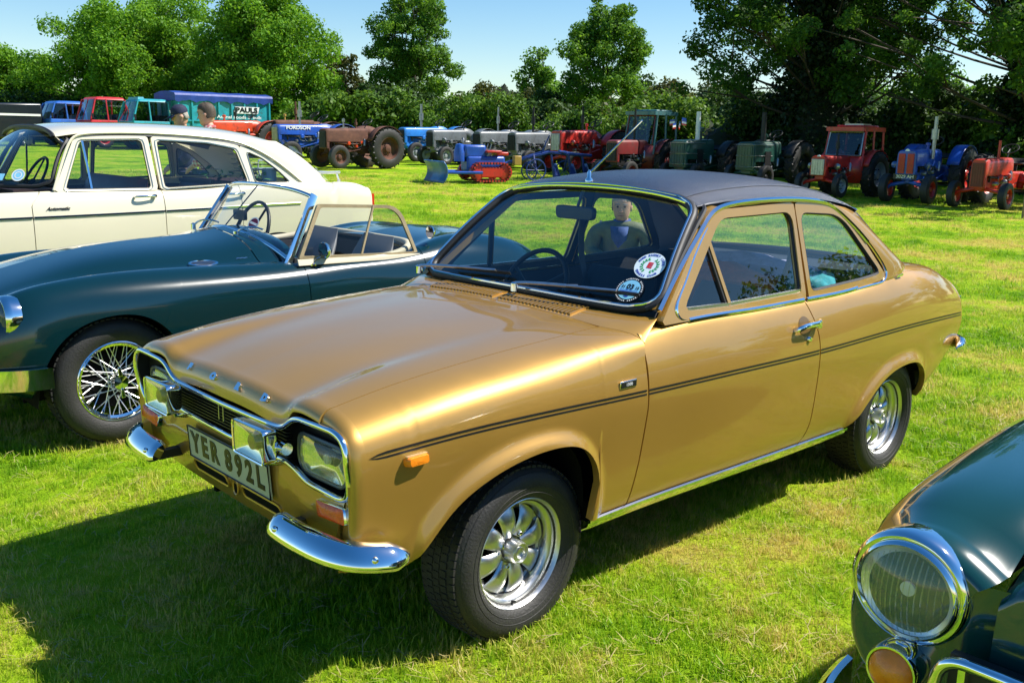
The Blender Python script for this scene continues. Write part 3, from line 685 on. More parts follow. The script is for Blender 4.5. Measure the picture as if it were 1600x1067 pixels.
# door handles
for s in (1, -1):
    f = (lambda m: m) if s > 0 else (lambda m: m.mirrored()); D = DOOR if s > 0 else DOOR2
    yd = lambda x, z: SR(x, np.array([SR.t_at_z(x, z, 7)]))[0, 1]
    hz_ = .842; y0 = yd(-1.5, hz_)
    mb = MB(); G = []
    for u in np.linspace(.001, 1, 8):
        G.append([(-1.515+.045*u*cos(a), yd(-1.515+.045*u*cos(a), hz_-.004+.040*u*sin(a))+.0015-.0*(1-u*u), hz_-.004+.040*u*sin(a)) for a in np.linspace(0, 2*pi, 25)[:-1]])
    mb.grid(np.array(G), cv=True); E(f(mb), 'handle_recess_shade', mat('shaded_gold', (.22, .12, .03), .35, .5, .6), D)  # no real depth: darker gold disc paints the shade of the recess
    mb = MB(); mb.strip(curve([(-1.435, y0+.004, hz_-.012), (-1.438, y0+.026, hz_-.004), (-1.455, y0+.036, hz_+.006), (-1.52, y0+.040, hz_+.008), (-1.575, y0+.036, hz_+.010), (-1.60, y0+.020, hz_+.010)], 18), [(.010, -.006), (.012, .002), (.004, .008), (-.008, .006), (-.009, -.005)], up=(0, 0, 1)); E(f(mb), 'door_handle', CHROME, D)
    mb = MB(); mb.lathe([(.0001, .034), (.010, .033), (.014, .024), (.014, -.01)], (-1.588, y0, hz_-.006), 'y', 14); E(f(mb), 'handle_button', CHROME, D)
    mb = MB(); mb.lathe([(.0001, .012), (.009, .011), (.012, .004), (.012, -.01)], (-1.532, yd(-1.53, .785), .785), 'y', 14); E(f(mb), 'door_lock', CHROME, D)
# wipers
for (px_, py_), (tx, ty), ly in (((-.545, .045), (-.655, .50), .0), ((-.545, -.56), (-.63, -.14), 0)):
    a = np.array([px_, py_, .992]); mb = MB(); mb.lathe([(.016, -.01), (.016, .02), (.006, .026)], a+[0, 0, .004], 'z', 12); wp = E(mb, 'wiper', CHROME)
    v = np.interp(0, [0], [0]); e1 = wsP(ty/.655, .075)+np.array([.018, 0, .02]); m1 = a*.45+e1*.55+np.array([.02, 0, .022])
    mb = MB(); mb.strip(curve([a+[0, 0, .026], a*.8+e1*.2+[.012, 0, .028], m1], 10), [(.003, -.006), (.003, .006), (-.003, .006), (-.003, -.006)], up=(.6, 0, .8)); E(mb, 'wiper_arm', ALLOY, wp)
    b0 = a*.72+e1*.28; bl = np.array([wsP((py_*(1-q)+ty*q)/.655, .05+.03*q)+np.array([.014, 0, .016]) for q in np.linspace(.32, 1.18, 10)])
    mb = MB(); mb.strip(bl, [(.008, -.003), (.008, .003), (-.010, .001), (-.010, -.001)], up=(.66, 0, .75)); E(mb, 'wiper_blade', BLACK, wp)
    mb = MB(); mb.strip([bl[3]+[.008, 0, .008], m1, bl[7]+[.008, 0, .008]], [(.003, -.004), (.003, .004), (-.003, .004), (-.003, -.004)], up=(.66, 0, .75)); E(mb, 'blade_bridge', ALLOY, wp)
# aerial on the roof
ab = roofP(-1.085, -.15); mb = MB(); mb.lathe([(.017, -.004), (.017, .006), (.009, .014), (.009, .035), (.003, .046)], ab, 'z', 14); aer = E(mb, 'aerial', CHROME)
tip = ab+np.array([-.265, .055, .255]); mb = MB(); mb.tube([ab+[0, 0, .03], ab*.9+tip*.1+[0, 0, .026], tip], [.007, .0055, .0032], 6); mb.lathe([(.0001, -.006), (.006, 0), (.0001, .006)], tip, 'z', 8); E(mb, 'aerial_rod', CHROME, aer)
# ---- wheels
def make_wheel(parent):
    t = MB(); R0, W_ = .290, .165
    pr = [(.168, -.150), (.176, -.158), (.20, -.172), (.235, -.178), (.262, -.168), (.279, -.152), (.287, -.135), (.290, -.10), (.291, -.075), (.290, -.045), (.287, -.012), (.279, .006), (.262, .022), (.235, .030), (.20, .024), (.184, .010), (.176, .0), (.168, -.01)]
    t.lathe(pr, (0, 0, 0), 'y', 72)
    wh = t.build('wheel', TYRE, parent, angle=50)
    # tread blocks
    tb = MB()
    for k in range(72):
        a = k*2*pi/72
        for j, yk in enumerate((-.128, -.098, -.067, -.036, -.006)):
            M = Matrix.Rotation(-a-(j % 2)*.04, 3, 'Y'); c = M @ Vector((0, yk, .2895 if abs(j-2) < 2 else .2845)); tb.box(c, (.019, .025, .008), M)
    tr = tb.build('tread', TYRE, wh, angle=0); tr['kind'] = 'stuff'
    for rr_ in (.205, .225, .268):
        q = MB(); q.lathe([(rr_-.002, np.interp(rr_, [.184, .20, .235, .262, .279], [.010, .024, .030, .022, .006])-.002), (rr_, np.interp(rr_, [.184, .20, .235, .262, .279], [.010, .024, .030, .022, .006])+.0016), (rr_+.002, np.interp(rr_, [.184, .20, .235, .262, .279], [.010, .024, .030, .022, .006])-.002)], (0, 0, 0), 'y', 64); q.build('sidewall_rib', TYRE, wh)
    r = MB(); r.lathe([(.176, -.008), (.183, .002), (.184, .008), (.181, .010), (.177, .006), (.172, -.006), (.168, -.018), (.160, -.022), (.154, -.030), (.151, -.055), (.149, -.090), (.149, -.14)], (0, 0, 0), 'y', 64)
    rim = r.build('rim', ALLOY, wh, angle=40)
    b = MB(); b.lathe([(.15, -.135), (.001, -.135)], (0, 0, 0), 'y', 32); b.build('brake', DARK, rim)
    d = MB(); d.lathe([(.149, -.056), (.134, -.056), (.128, -.066), (.128, -.082)], (0, 0, 0), 'y', 48); d.lathe([(.001, -.046), (.050, -.046), (.062, -.056), (.066, -.08)], (0, 0, 0), 'y', 40); d.build('centre', ALLOY, rim, angle=40)
    for k in range(8):
        M = Matrix.Rotation(k*pi/4+.2, 4, 'Y'); s = MB(); G = []
        for u in np.linspace(0, 1, 9):
            rad = .045+.099*u; wd = .021+.016*u**.7+.005*u**3; yy2 = -.048+.020*sin(pi*u*.85)-.014*u
            G.append([(wd*cos(a), yy2+.012*sin(a), rad) for a in np.linspace(0, 2*pi, 13)[:-1]])
        s.grid(np.array(G), cv=True); s.v = [tuple(M @ Vector(v)) for v in s.v]; s.build('spoke', ALLOY, rim, angle=60)
    h = MB(); h.lathe([(.040, -.05), (.038, -.03), (.036, .000), (.033, .006), (.030, .006), (.028, .0), (.021, .0), (.021, .004), (.018, .005), (.017, -.004), (.001, -.004)], (0, 0, 0), 'y', 32); h.build('hub_cap', ALLOY, rim, angle=30)
    for k in range(4):
        a = k*pi/2+.5; n = MB(); n.lathe([(.0095, -.05), (.0095, -.028), (.007, -.022), (.001, -.020)], (.057*cos(a), 0, .057*sin(a)), 'y', 6); n.build('wheel_nut', CHROME, rim, angle=20)
    v = MB(); v.tube([(.02, -.012, -.164), (.02, .004, -.160)], .004, 6); v.build('valve', BLACK, rim)
    return wh
W0 = make_wheel(car)
def put(o, loc, rz, par=None): o.location = loc; o.rotation_euler = (0, 0, rz)
put(W0, (0-EO[0], .675, .278), .035)
for x, y, rz in ((-2.4, .687, 0), (0, -.675, pi+.035), (-2.4, -.687, pi)):
    put(copy_tree(W0, car), (x-EO[0], y, .278), rz)
# ---- cabin
cab = MAT_CAB = mat('cabin_trim', (.022, .022, .026), .6, var=.2)
mb = MB(); G = np.array([[(-.66-.02*(1-(y/.62)**2)-.30*u, y, .955-.02*u-.10*max(0, u-.75)*4) for u in np.linspace(0, 1, 6)] for y in np.linspace(-.62, .62, 12)]); mb.grid(G, flip=True); mb.box((-.93, 0, .78), (.06, 1.2, .24)); E(mb, 'dashboard', cab)
mb = MB(); mb.box((-1.40, .655, .68), (1.4, .02, .48)); mb.box((-1.40, -.655, .68), (1.4, .02, .48)); mb.box((-2.35, 0, .70), (.06, 1.2, .50)); mb.box((-2.50, 0, .962), (.36, 1.20, .02)); E(mb, 'cabin_lining', cab)
for s in (1, -1):
    mb = MB(); mb.add([(-1.62, s*.655, .40), (-2.72, s*.60, .40), (-2.72, s*.60, .97), (-2.30, s*.645, .955), (-1.62, s*.655, .925)], [(0, 1, 2, 3, 4)]); E(mb, 'quarter_lining', cab)
sw = MB(); M = Matrix.Rotation(radians(62), 3, 'Y'); ring_ = [Vector((-1.02, -.34, .90))+M @ Vector((0.19*cos(a), .19*sin(a), 0)) for a in np.linspace(0, 2*pi, 41)[:-1]]; sw.tube(ring_, .012, 8, closed=True)
for a in (0, 2.1, 4.2): sw.tube([Vector((-1.0, -.34, .89)), Vector((-1.02, -.34, .90))+M @ Vector((.19*cos(a), .19*sin(a), 0))], .009, 6)
sw.tube([(-1.01, -.34, .895), (-.9, -.34, .82)], .025, 8); E(sw, 'steering_wheel', BLACK)
def seat(cx, cy, w_, hb, name='seat'):
    s = MB(); G = []
    for u in np.linspace(0, 1, 9):
        z = .55+(hb-.55)*u; x = cx-.10-.16*u; wd = w_*(1-.12*u**3); th = .055*(1-u**6)**.5+.004
        G.append([(x+th*cos(a)*1.2, cy+wd*np.sign(sin(a))*abs(sin(a))**.5, z) for a in np.linspace(0, 2*pi, 21)[:-1]])
    s.grid(np.array(G), cv=True); s.add(np.array(G[-1]), [tuple(range(20))]); s.box((cx+.12, cy, .55), (.5, w_*2, .14)); return E(s, name, SEAT, bev=.02)
seat(-1.38, .34, .24, .945, 'front_seat'); seat(-1.38, -.34, .24, .945, 'front_seat'); seat(-2.12, 0, .56, .90, 'rear_seat')
mr = MB(); mr.prism([(-1.02, y, z) for y, z in rpoly([(-.21, 1.230), (0, 1.230), (.005, 1.285), (-.215, 1.285)], .02, 4)], (-.03, 0, 0)); mr.tube([(-1.035, -.10, 1.27), (-1.06, -.08, 1.375)], .008, 6); mir = E(mr, 'rear_view_mirror', mat('mirror_blue', (.02, .03, .07), .35), bev=.004)
# belts and the things on the rear seat
mb = MB(); mb.strip(curve([(-1.62, .60, 1.22), (-1.60, .57, 1.0), (-1.55, .45, .80)], 10), [(.002, -.022), (.002, .022), (-.002, .022), (-.002, -.022)], up=(0, 1, 0)); E(mb, 'seat_belt', BLACK)
mb = MB(); mb.strip(curve([(-1.62, -.60, 1.22), (-1.58, -.57, 1.0), (-1.50, -.42, .80)], 10), [(.002, -.022), (.002, .022), (-.002, .022), (-.002, -.022)], up=(0, 1, 0)); E(mb, 'seat_belt', BLACK)
def blanket(name, label, cat, col, cx, cy, cz, sx, sy, sz, seed):
    r = np.random.default_rng(seed); G = []
    for u in np.linspace(0, 1, 15):
        row = []
        for a in np.linspace(0, 2*pi, 25)[:-1]:
            k = 1+.16*sin(3*a+u*5+seed)+.10*sin(7*a-u*4)+.05*r.normal()
            row.append((cx+sx*sin(pi*u)**.5*cos(a)*k, cy+sy*(2*u-1), cz+sz*sin(pi*u)**.5*sin(a)*k))
        G.append(row)
    m_ = MB(); m_.grid(np.array(G), cv=True); o = m_.build(name, mat(cat+'_'+name+str(seed), col, .85, var=.3, vscale=18, bump=.4, bscale=40), None, angle=60); tag(o, label, cat); return o
blanket('folded_blanket', 'orange and red blanket bundled on the gold car rear seat', 'blanket', (.62, .12, .03), -1.83, .12, .90, .15, .34, .10, 1)
blanket('folded_blanket', 'lilac blanket rolled along the gold car rear seat', 'blanket', (.38, .36, .55), -2.04, .15, .965, .12, .38, .07, 2)
blanket('folded_blanket', 'teal cloth heaped at the gold car rear side window', 'blanket', (.05, .34, .40), -1.98, .48, .92, .12, .12, .09, 3)
# stickers on the windscreen
def sticker(name, label_part, u, v, r, mats):
    p = wsP(u, v); pu = wsP(u+.02, v)-wsP(u-.02, v); pv = wsP(u, v+.02)-wsP(u, v-.02)
    return basis(Vector(p)+Vector((.66, 0, .75))*.004, tuple(pu), tuple(pv))
def disc(M, r, z=0, r0=0, n=40, sx=1.0):
    k = MB(); a = np.linspace(0, 2*pi, n+1)[:-1]
    if r0: k.ring([M @ Vector((r*cos(t), r*sin(t), z)) for t in a], [M @ Vector((r0*cos(t), r0*sin(t), z)) for t in a])
    else: k.poly([M @ Vector((r*cos(t), r*sin(t), z)) for t in a])
    return k
BLUE = mat('print_blue', (.02, .05, .42), .5); GREEN = mat('print_green', (.03, .35, .10), .5); REDP = mat('print_red', (.6, .03, .04), .5); CYAN = mat('print_cyan', (.25, .62, .85), .5)
M1 = sticker('s', '', .865, .345, .06, 0); s1 = E(disc(M1, .060), 'club_sticker', mat('sticker_white', (.74, .84, .88), .5, var=.03), ws)
for txt, up in (('FORD ESCORT 1300E', 1), ('OWNERS CLUB', 0)):
    n = len(txt)
    for k, ch in enumerate(txt):
        if ch == ' ': continue
        a = (pi/2-(k-(n-1)/2)*.165) if up else (-pi/2+(k-(n-1)/2)*.18)
        Mk = M1 @ Matrix.Translation((.050*cos(a), .050*sin(a), .0008)) @ Matrix.Rotation(a-pi/2 if up else a+pi/2, 4, 'Z'); E(text_mb(ch, .0125, .0002, Mk, .0004), 'sticker_letter', BLUE, s1)
lw = MB()
for s in (1, -1):
    for k in range(7):
        a = -pi/2+s*(.35+k*.36); c = Vector((.031*cos(a), .031*sin(a), .0008))
        for q in (-.6, .6):
            d_ = Vector((cos(a+s*pi/2+q), sin(a+s*pi/2+q), 0))*.011; n_ = Vector((-d_.y, d_.x, 0))*.32; lw.poly([M1 @ c, M1 @ (c+d_*.5+n_), M1 @ (c+d_), M1 @ (c+d_*.5-n_)])
E(lw, 'laurel', GREEN, s1); E(text_mb('E', .034, .0002, M1 @ Matrix.Translation((0, 0, .0008)), .002, 1.2), 'sticker_emblem', REDP, s1)
M2 = sticker('s', '', .80, .135, .06, 0); s2 = E(disc(M2, .056), 'tax_disc', mat('disc_black', (.02, .02, .025), .4), ws)
for k in range(40):
    if k % 8 == 7: continue
    a = k*2*pi/40; Mk = M2 @ Matrix.Translation((.0500*cos(a), .0500*sin(a), .0008)) @ Matrix.Rotation(a-pi/2, 4, 'Z'); hh = .0022 if k % 3 else .0030
    E(MB().poly([Mk @ Vector(p) for p in ((-.0022, -hh, 0), (.0022, -hh, 0), (.0022, hh, 0), (-.0022, hh, 0))]), 'ring_mark', WHITE, s2)
E(disc(M2, .043, .001), 'disc_paper', CYAN, s2); E(text_mb('03', .030, .0002, M2 @ Matrix.Translation((0, .012, .002)), .001), 'disc_number', INK, s2)
E(text_mb('31', .016, .0002, M2 @ Matrix.Translation((-.028, .010, .002)), .0005), 'disc_number', INK, s2); E(text_mb('15', .016, .0002, M2 @ Matrix.Translation((.029, .010, .002)), .0005), 'disc_number', INK, s2)
E(disc(M2, .010, .002, 0, 16) if False else disc(M2 @ Matrix.Translation((0, -.022, 0)), .011, .002, 0, 16), 'disc_stamp', BLUE, s2)
for k in range(2): E(MB().poly([M2 @ Vector(p) for p in ((-.036, -.003-.006*k, .002), (.036, -.003-.006*k, .002), (.036, -.0055-.006*k, .002), (-.036, -.0055-.006*k, .002))]), 'disc_line', BLUE, s2)
# ================================================================ green roadster
BRG = mat('dark_green_paint', (.002, .020, .025), .16, .0, .8, var=.06, vscale=1.5, coat_rough=.02)
TAN = mat('tan_hood_cloth', (.30, .235, .13), .8, var=.15, vscale=14, bump=.2)
CREAMV = mat('cream_vinyl', (.62, .55, .40), .55, var=.06)
PX = glass('perspex', (.84, .86, .84), 1.1, 1.45, .0)
MO = (-.77, -2.67, 0.0)
mg = thing('roadster', 'dark green open roadster with wire wheels and tan side screen', 'car', MO)
MX0, MY0 = .23, -2.67
def Mg(mb, name, m, parent=None, **k):
    parent = mg if parent is None else parent
    sv_ = mb.v; mb.v = [(x+MX0-MO[0], y, z) for x, y, z in sv_]; o = mb.build(name, m, parent, **k); mb.v = sv_; return o
XK = [.62, .45, .25, 0, -.4, -.8, -1.05, -1.4, -1.8, -2.2, -2.6, -3.0, -3.2]
def LN(ys_, zs_): return (XK, ys_, zs_)
SM = Surf([
 LN([.52, .60, .62, .63, .63, .63, .63, .63, .63, .63, .62, .56, .5], [.38, .32, .26, .22, .22, .22, .22, .22, .22, .24, .28, .36, .42]),
 LN([.58, .665, .69, .70, .705, .705, .705, .705, .705, .70, .69, .63, .56], [.42, .38, .36, .34, .34, .34, .34, .34, .34, .35, .37, .42, .46]),
 LN([.60, .695, .72, .73, .735, .735, .735, .735, .735, .735, .725, .67, .59], [.50, .50, .51, .52, .52, .52, .51, .50, .50, .51, .51, .51, .50]),
 LN([.595, .695, .718, .728, .732, .732, .732, .732, .734, .734, .722, .665, .58], [.58, .62, .655, .67, .67, .665, .655, .64, .65, .68, .66, .60, .54]),
 LN([.56, .66, .68, .688, .690, .697, .702, .706, .70, .69, .672, .615, .54], [.66, .73, .785, .80, .80, .79, .78, .775, .79, .83, .81, .70, .59]),
 LN([.48, .575, .578, .572, .572, .60, .63, .66, .635, .575, .54, .50, .46], [.70, .80, .848, .868, .868, .857, .847, .836, .86, .93, .905, .78, .63]),
 LN([.40, .46, .455, .45, .475, .53, .575, .60, .56, .46, .42, .40, .38], [.68, .775, .82, .842, .854, .855, .850, .836, .86, .93, .91, .785, .635]),
 LN([.28, .34, .35, .355, .37, .40, .42, .42, .42, .34, .30, .29, .28], [.69, .785, .84, .88, .905, .925, .935, .84, .87, .93, .92, .80, .65]),
 LN([0]*13, [.71, .81, .872, .925, .965, .992, 1.01, .86, .89, .945, .935, .82, .67])])
MA = curve([(.40, .26), (.375, .40), (.31, .54), (.205, .632), (.06, .678), (-.09, .672), (-.20, .615), (-.28, .52), (-.325, .40), (-.34, .22)], 50)
MR = curve([(-1.99, .22), (-2.0, .38), (-2.07, .50), (-2.18, .58), (-2.34, .62), (-2.50, .59), (-2.61, .50), (-2.67, .38), (-2.68, .24)], 50)
msill = spl(XK, [.38, .32, .26, .22, .22, .22, .22, .22, .22, .24, .28, .36, .42])
cm = [(.60-x)/(1.665) for x in np.r_[np.linspace(.60, .41, 10), MA[1:-1, 0], np.linspace(-.345, -1.065, 22)]]; cm = sorted(set(np.round(np.clip(cm, 0, 1), 5)))
fw, GF = side_patch(SM, lambda z: .60, lambda z: -1.065, zb_arch(MA, msill), 6.0, 0, 40, None, cm)
e = GF[0]; rows = [e]
for a in np.linspace(0, pi/2, 6)[1:]: q = e.copy(); q[:, 0] += .07*sin(a); q[:, 1] -= .10*(1-cos(a)); q[:, 2] += (.55-q[:, 2])*.3*(1-cos(a)); rows.append(q)
fw.grid(np.array(rows), flip=True); Mg(fw, 'front_wing', BRG); Mg(fw.mirrored(), 'front_wing', BRG)
bn = MB(); hx2 = np.linspace(.60, -.86, 36); Gb = np.array([SM(x, np.linspace(6.02, 8, 22)) for x in hx2]); bn.grid(Gb)
e = Gb[0]; rows = [e]
for a in np.linspace(0, pi/2, 6)[1:]: q = e.copy(); q[:, 0] += .09*sin(a); q[:, 2] -= .10*(1-cos(a)); rows.append(q)
bn.grid(np.array(rows), flip=True); bn.mirror(); mbon = Mg(bn, 'bonnet', BRG)
mb = MB(); Gc = np.array([SM(x, np.linspace(6.02, 8, 22)) for x in np.linspace(-.866, -1.10, 8)]); mb.grid(Gc); mb.mirror(); Mg(mb, 'scuttle', BRG)
mb = MB(); mb.grid(np.array([[(.66+.02*cos(q*3), y, .30+.34*q) for q in np.linspace(0, 1, 6)] for y in np.linspace(-.40, .40, 12)])); Mg(mb, 'radiator_grille', ALLOY)
for s in (1, -1):
    f = (lambda m: m) if s > 0 else (lambda m: m.mirrored())
    d, GD = side_patch(SM, lambda z: -1.070, lambda z: -1.90, msill, 5.6, 24, 24); Mg(f(d), 'door', BRG)
    cq = [(x+1.905)/(-3.20+1.905) for x in np.r_[np.linspace(-1.905, -1.985, 5), MR[1:-1, 0], np.linspace(-2.69, -3.20, 14)]]; cq = sorted(set(np.round(np.clip(cq, 0, 1), 5)))
    r, GRr = side_patch(SM, lambda z: -1.905, lambda z: -3.20, zb_arch(MR, msill), 8, 0, 40, None, cq)
    e = GRr[-1]; rows = [e]
    for a in np.linspace(0, pi/2, 6)[1:]: q = e.copy(); q[:, 0] -= .06*sin(a); q[:, 2] += (.5-q[:, 2])*.6*(1-cos(a)); q[:, 1] *= 1-.2*(1-cos(a)); rows.append(q)
    r.grid(np.array(rows)); Mg(f(r), 'rear_wing', BRG)
    # headlamp
    hl = MB(); c = (.485, s*.585, .700); hl.lathe([(.100, -.06), (.106, -.02), (.104, .0), (.096, .012), (.090, .012)], c, 'x', 32); H = Mg(hl, 'headlight', CHROME)
    mb = MB(); mb.lathe([(.0005, .035), (.04, .031), (.07, .022), (.091, .006)], c, 'x', 32); Mg(mb, 'lens', LENS, H)
    mb = MB(); mb.lathe([(.0005, -.03), (.04, -.022), (.07, -.008), (.091, .006)], c, 'x', 24); Mg(mb, 'reflector', MATS['reflector'], H)
    mb = MB(); c = (.50, s*.60, .535); mb.lathe([(.042, -.05), (.042, .0), (.036, .01)], c, 'x', 20); I = Mg(mb, 'indicator', CHROME)
    mb = MB(); mb.lathe([(.0005, .03), (.022, .026), (.036, .008)], c, 'x', 20); Mg(mb, 'lens', AMBER, I)
mb = MB(); bpth = curve([(.33, .74, .42), (.45, .72, .42), (.60, .62, .42), (.70, .42, .42), (.74, 0, .42)], 30); bpth = np.vstack([bpth, (bpth*[1, -1, 1])[::-1][1:]])
mb.strip(bpth, [(.050, -.004), (.052, .008), (.02, .018), (.018, .012), (-.018, .012), (-.02, .018), (-.052, .008), (-.05, -.004)], up=(0, 0, 1)); mb.v = [(x, y, z) for x, y, z in mb.v]; Mg(mb, 'bumper', CHROME)
mb = MB(); mb.box((-1.3, 0, .30), (3.1, 1.2, .1)); mb.box((.3, 0, .5), (.5, .8, .3))
for s in (1, -1):
    for A in (MA, MR):
        Q = np.array([(p[0], s*.71, p[1]+.012) for p in A[::3]]); mb.grid(np.stack([Q, Q*[1, 0, 1]+[0, s*.36, 0]])); mb.box((A[:, 0].mean(), s*.37, .45), (.72, .02, .45))
Mg(mb, 'underbody', DARK)
# cockpit
mb = MB(); mb.box((-1.5, 0, .55), (.95, 1.16, .06)); mb.box((-1.06, 0, .72), (.03, 1.2, .30)); mb.box((-1.93, 0, .66), (.03, 1.16, .40)); mb.box((-1.5, .60, .66), (.85, .03, .34)); mb.box((-1.5, -.60, .66), (.85, .03, .34)); Mg(mb, 'cockpit_trim', mat('cockpit_dark', (.03, .03, .035), .6))
cp = curve([(-1.10, .62, .86), (-1.4, .645, .842), (-1.75, .62, .860), (-1.90, .52, .895), (-1.96, .25, .90), (-1.97, 0, .90)], 30); cp = np.vstack([cp, (cp*[1, -1, 1])[::-1][1:]]); mb = MB(); mb.tube(cp, .022, 8); Mg(mb, 'cockpit_roll', CREAMV)
for s in (.32, -.32):
    mb = MB(); G = []
    for u in np.linspace(0, 1, 8):
        z = .58+.36*u; w_ = .22*(1-.25*u**3); G.append([(-1.66-.16*u+.05*(1-u**5)*cos(a), s+w_*np.sign(sin(a))*abs(sin(a))**.6, z) for a in np.linspace(0, 2*pi, 19)[:-1]])
    mb.grid(np.array(G), cv=True); mb.add(G[-1], [tuple(range(18))]); mb.box((-1.5, s, .60), (.42, .42, .10)); Mg(mb, 'seat', mat('grey_seat', (.16, .16, .17), .6), bev=.01)
mb = MB(); M = Matrix.Rotation(radians(70), 3, 'Y'); mb.tube([Vector((-1.28, -.34, .93))+M @ Vector((.20*cos(a), .20*sin(a), 0)) for a in np.linspace(0, 2*pi, 41)[:-1]], .012, 8, closed=True)
for a in (.5, 2.6, 4.7): mb.tube([(-1.28, -.34, .93), Vector((-1.28, -.34, .93))+M @ Vector((.2*cos(a), .2*sin(a), 0))], .008, 5)
mb.tube([(-1.27, -.34, .92), (-1.07, -.34, .84)], .02, 8); Mg(mb, 'steering_wheel', BLACK)
# windscreen
wb = curve([(-1.01, .60, .862), (-.985, .45, .925), (-.945, .22, .985), (-.93, 0, 1.005)], 16); wb = np.vstack([wb, (wb*[1, -1, 1])[::-1][1:]])
wt = curve([(-1.225, .515, 1.205), (-1.19, .40, 1.235), (-1.165, .2, 1.252), (-1.155, 0, 1.256)], 16); wt = np.vstack([wt, (wt*[1, -1, 1])[::-1][1:]])
mb = MB(); mb.grid(np.stack([wb, wb*.5+wt*.5, wt])); wsm = Mg(mb, 'windscreen', PX)
for nm, p, r_ in (('frame_top', wt, .012), ('frame_base', wb, .014)):
    mb = MB(); mb.tube(p, r_, 8); Mg(mb, nm, CHROME, wsm)
for s in (0, -1):
    mb = MB(); mb.strip(np.array([wb[s]+[.02, 0, -.03], wb[s]*.5+wt[s]*.5, wt[s]+[-.005, 0, .012]]), [(.012, -.022), (.016, 0), (.012, .022), (-.012, .018), (-.012, -.018)], up=(0, 1 if s == 0 else -1, .2)); Mg(mb, 'frame_post', CHROME, wsm)
mb = MB(); mb.tube([(-.95, -.05, 1.005), (-1.155, .0, 1.25)], .004, 5); Mg(mb, 'tie_rod', BLACK, wsm)
mb = MB(); mb.prism([(-1.02, y, z) for y, z in rpoly([(-.07, 1.045), (.07, 1.045), (.07, 1.105), (-.07, 1.105)], .01, 3)], (-.02, 0, 0)); mb.tube([(-1.03, 0, 1.05), (-1.0, 0, 1.0)], .008, 6); Mg(mb, 'rear_view_mirror', BLACK)
for y in (.20, -.36):
    mb = MB(); mb.tube(curve([(-.90, y, .99), (-.915, y+.02, 1.012), (-.95, y+.12, 1.03), (-.965, y+.20, 1.02)], 10), .006, 6); mb.lathe([(.016, -.02), (.016, .014), (.005, .02)], (-.895, y, .985), 'z', 12); Mg(mb, 'wiper', CHROME)
Mz = basis(tuple(wb[9]*.80+wt[9]*.20+np.array([.01, 0, .01])), tuple(wb[8]-wb[9]), (-.5, 0, .8)); sk = Mg(disc(Mz, .042, .0), 'windscreen_sticker', mat('maroon_print', (.22, .02, .05), .5), wsm); Mg(disc(Mz, .042, .001, .034), 'sticker_ring', WHITE, sk)
mb = MB(); mb.poly([Mz @ Vector(p) for p in ((-.03, -.006, .001), (.03, -.006, .001), (.03, .008, .001), (-.03, .008, .001))]); Mg(mb, 'sticker_band', WHITE, sk)
# side screen
so_ = np.array(rpoly([(-1.035, .655, .872), (-1.20, .60, 1.172), (-1.78, .59, 1.145), (-1.885, .645, .842)], [.02, .02, .10, .02], 8)); cc = so_.mean(0)
si_ = cc+(so_-cc)*np.array([.93, 1, .88]); mb = MB(); mb.ring(so_+[0, .008, 0], si_+[0, .008, 0]); mb.ring(so_+[0, -.008, 0], si_+[0, -.008, 0], flip=True); mb.ring(so_+[0, .008, 0], so_-[0, .008, 0], flip=True); mb.ring(si_+[0, .008, 0], si_-[0, .008, 0]); ss_ = Mg(mb, 'side_screen', TAN)
mb = MB(); mb.poly(si_); Mg(mb, 'pane', glass('side_perspex', (.80, .82, .80), .9, 1.4), ss_)
mb = MB(); mb.strip([(-1.585, .602, 1.150), (-1.46, .652, .862)], [(.005, -.006), (.005, .006), (-.005, .006), (-.005, -.006)], up=(0, 1, 0)); Mg(mb, 'divider', TAN, ss_)
mb = MB(); mb.prism([(-1.03, .662, .872), (-1.885, .664, .850), (-1.90, .668, .826), (-1.03, .674, .838)], (0, -.012, 0)); Mg(mb, 'flap', CREAMV, ss_)
# wing mirrors, badge, script
for (x, y, z, s) in ((-1.19, .675, .91, 1), (-2.0, .62, .97, .8)):
    mb = MB(); mb.lathe([(.0005, -.045), (.03, -.036), (.048, -.014), (.052, 0), (.049, .004), (.0005, .005)], (x, y, z), 'x', 24, M=None); 
    mb.v = [(x+(a-x)*s*1.0, y+(b-y)*s, z+(c-z)*s) for a, b, c in mb.v]; mi_ = Mg(mb, 'wing_mirror', CHROME)
    if s == 1:
        mb = MB(); mb.tube(curve([(x+.02, y, z-.035), (x+.05, y-.01, z-.05), (x+.065, y-.012, z-.072)], 8), .006, 6); mb.lathe([(.02, -.006), (.02, .004), (.008, .012)], (x+.065, y-.012, z-.073), 'z', 12); Mg(mb, 'stalk', CHROME, mi_)
bx0 = SM(-.56, np.array([6.22]))[0]; n0 = np.cross(SM(-.60, np.array([6.22]))[0]-SM(-.52, np.array([6.22]))[0], SM(-.56, np.array([6.32]))[0]-SM(-.56, np.array([6.12]))[0]); n0 /= np.linalg.norm(n0); n0 = n0 if n0[2] > 0 else -n0
Mb = basis(tuple(bx0+n0*.004), (-1, 0, -.02), tuple(SM(-.56, np.array([6.35]))[0]-SM(-.56, np.array([6.1]))[0]))
mb = MB(); a = np.linspace(0, 2*pi, 33)[:-1]; mb.grid(np.array([[Mb @ Vector((.085*k*cos(t), .032*k*sin(t), h)) for t in a] for k, h in ((1, -.006), (1, .004), (.86, .006), (.80, .003))]), cv=True); bg_ = Mg(mb, 'bonnet_vent', CHROME, mbon)
mb = MB(); mb.poly([Mb @ Vector((.07*cos(t), .026*sin(t), .003)) for t in a]); Mg(mb, 'vent_mesh', BLACK, bg_)
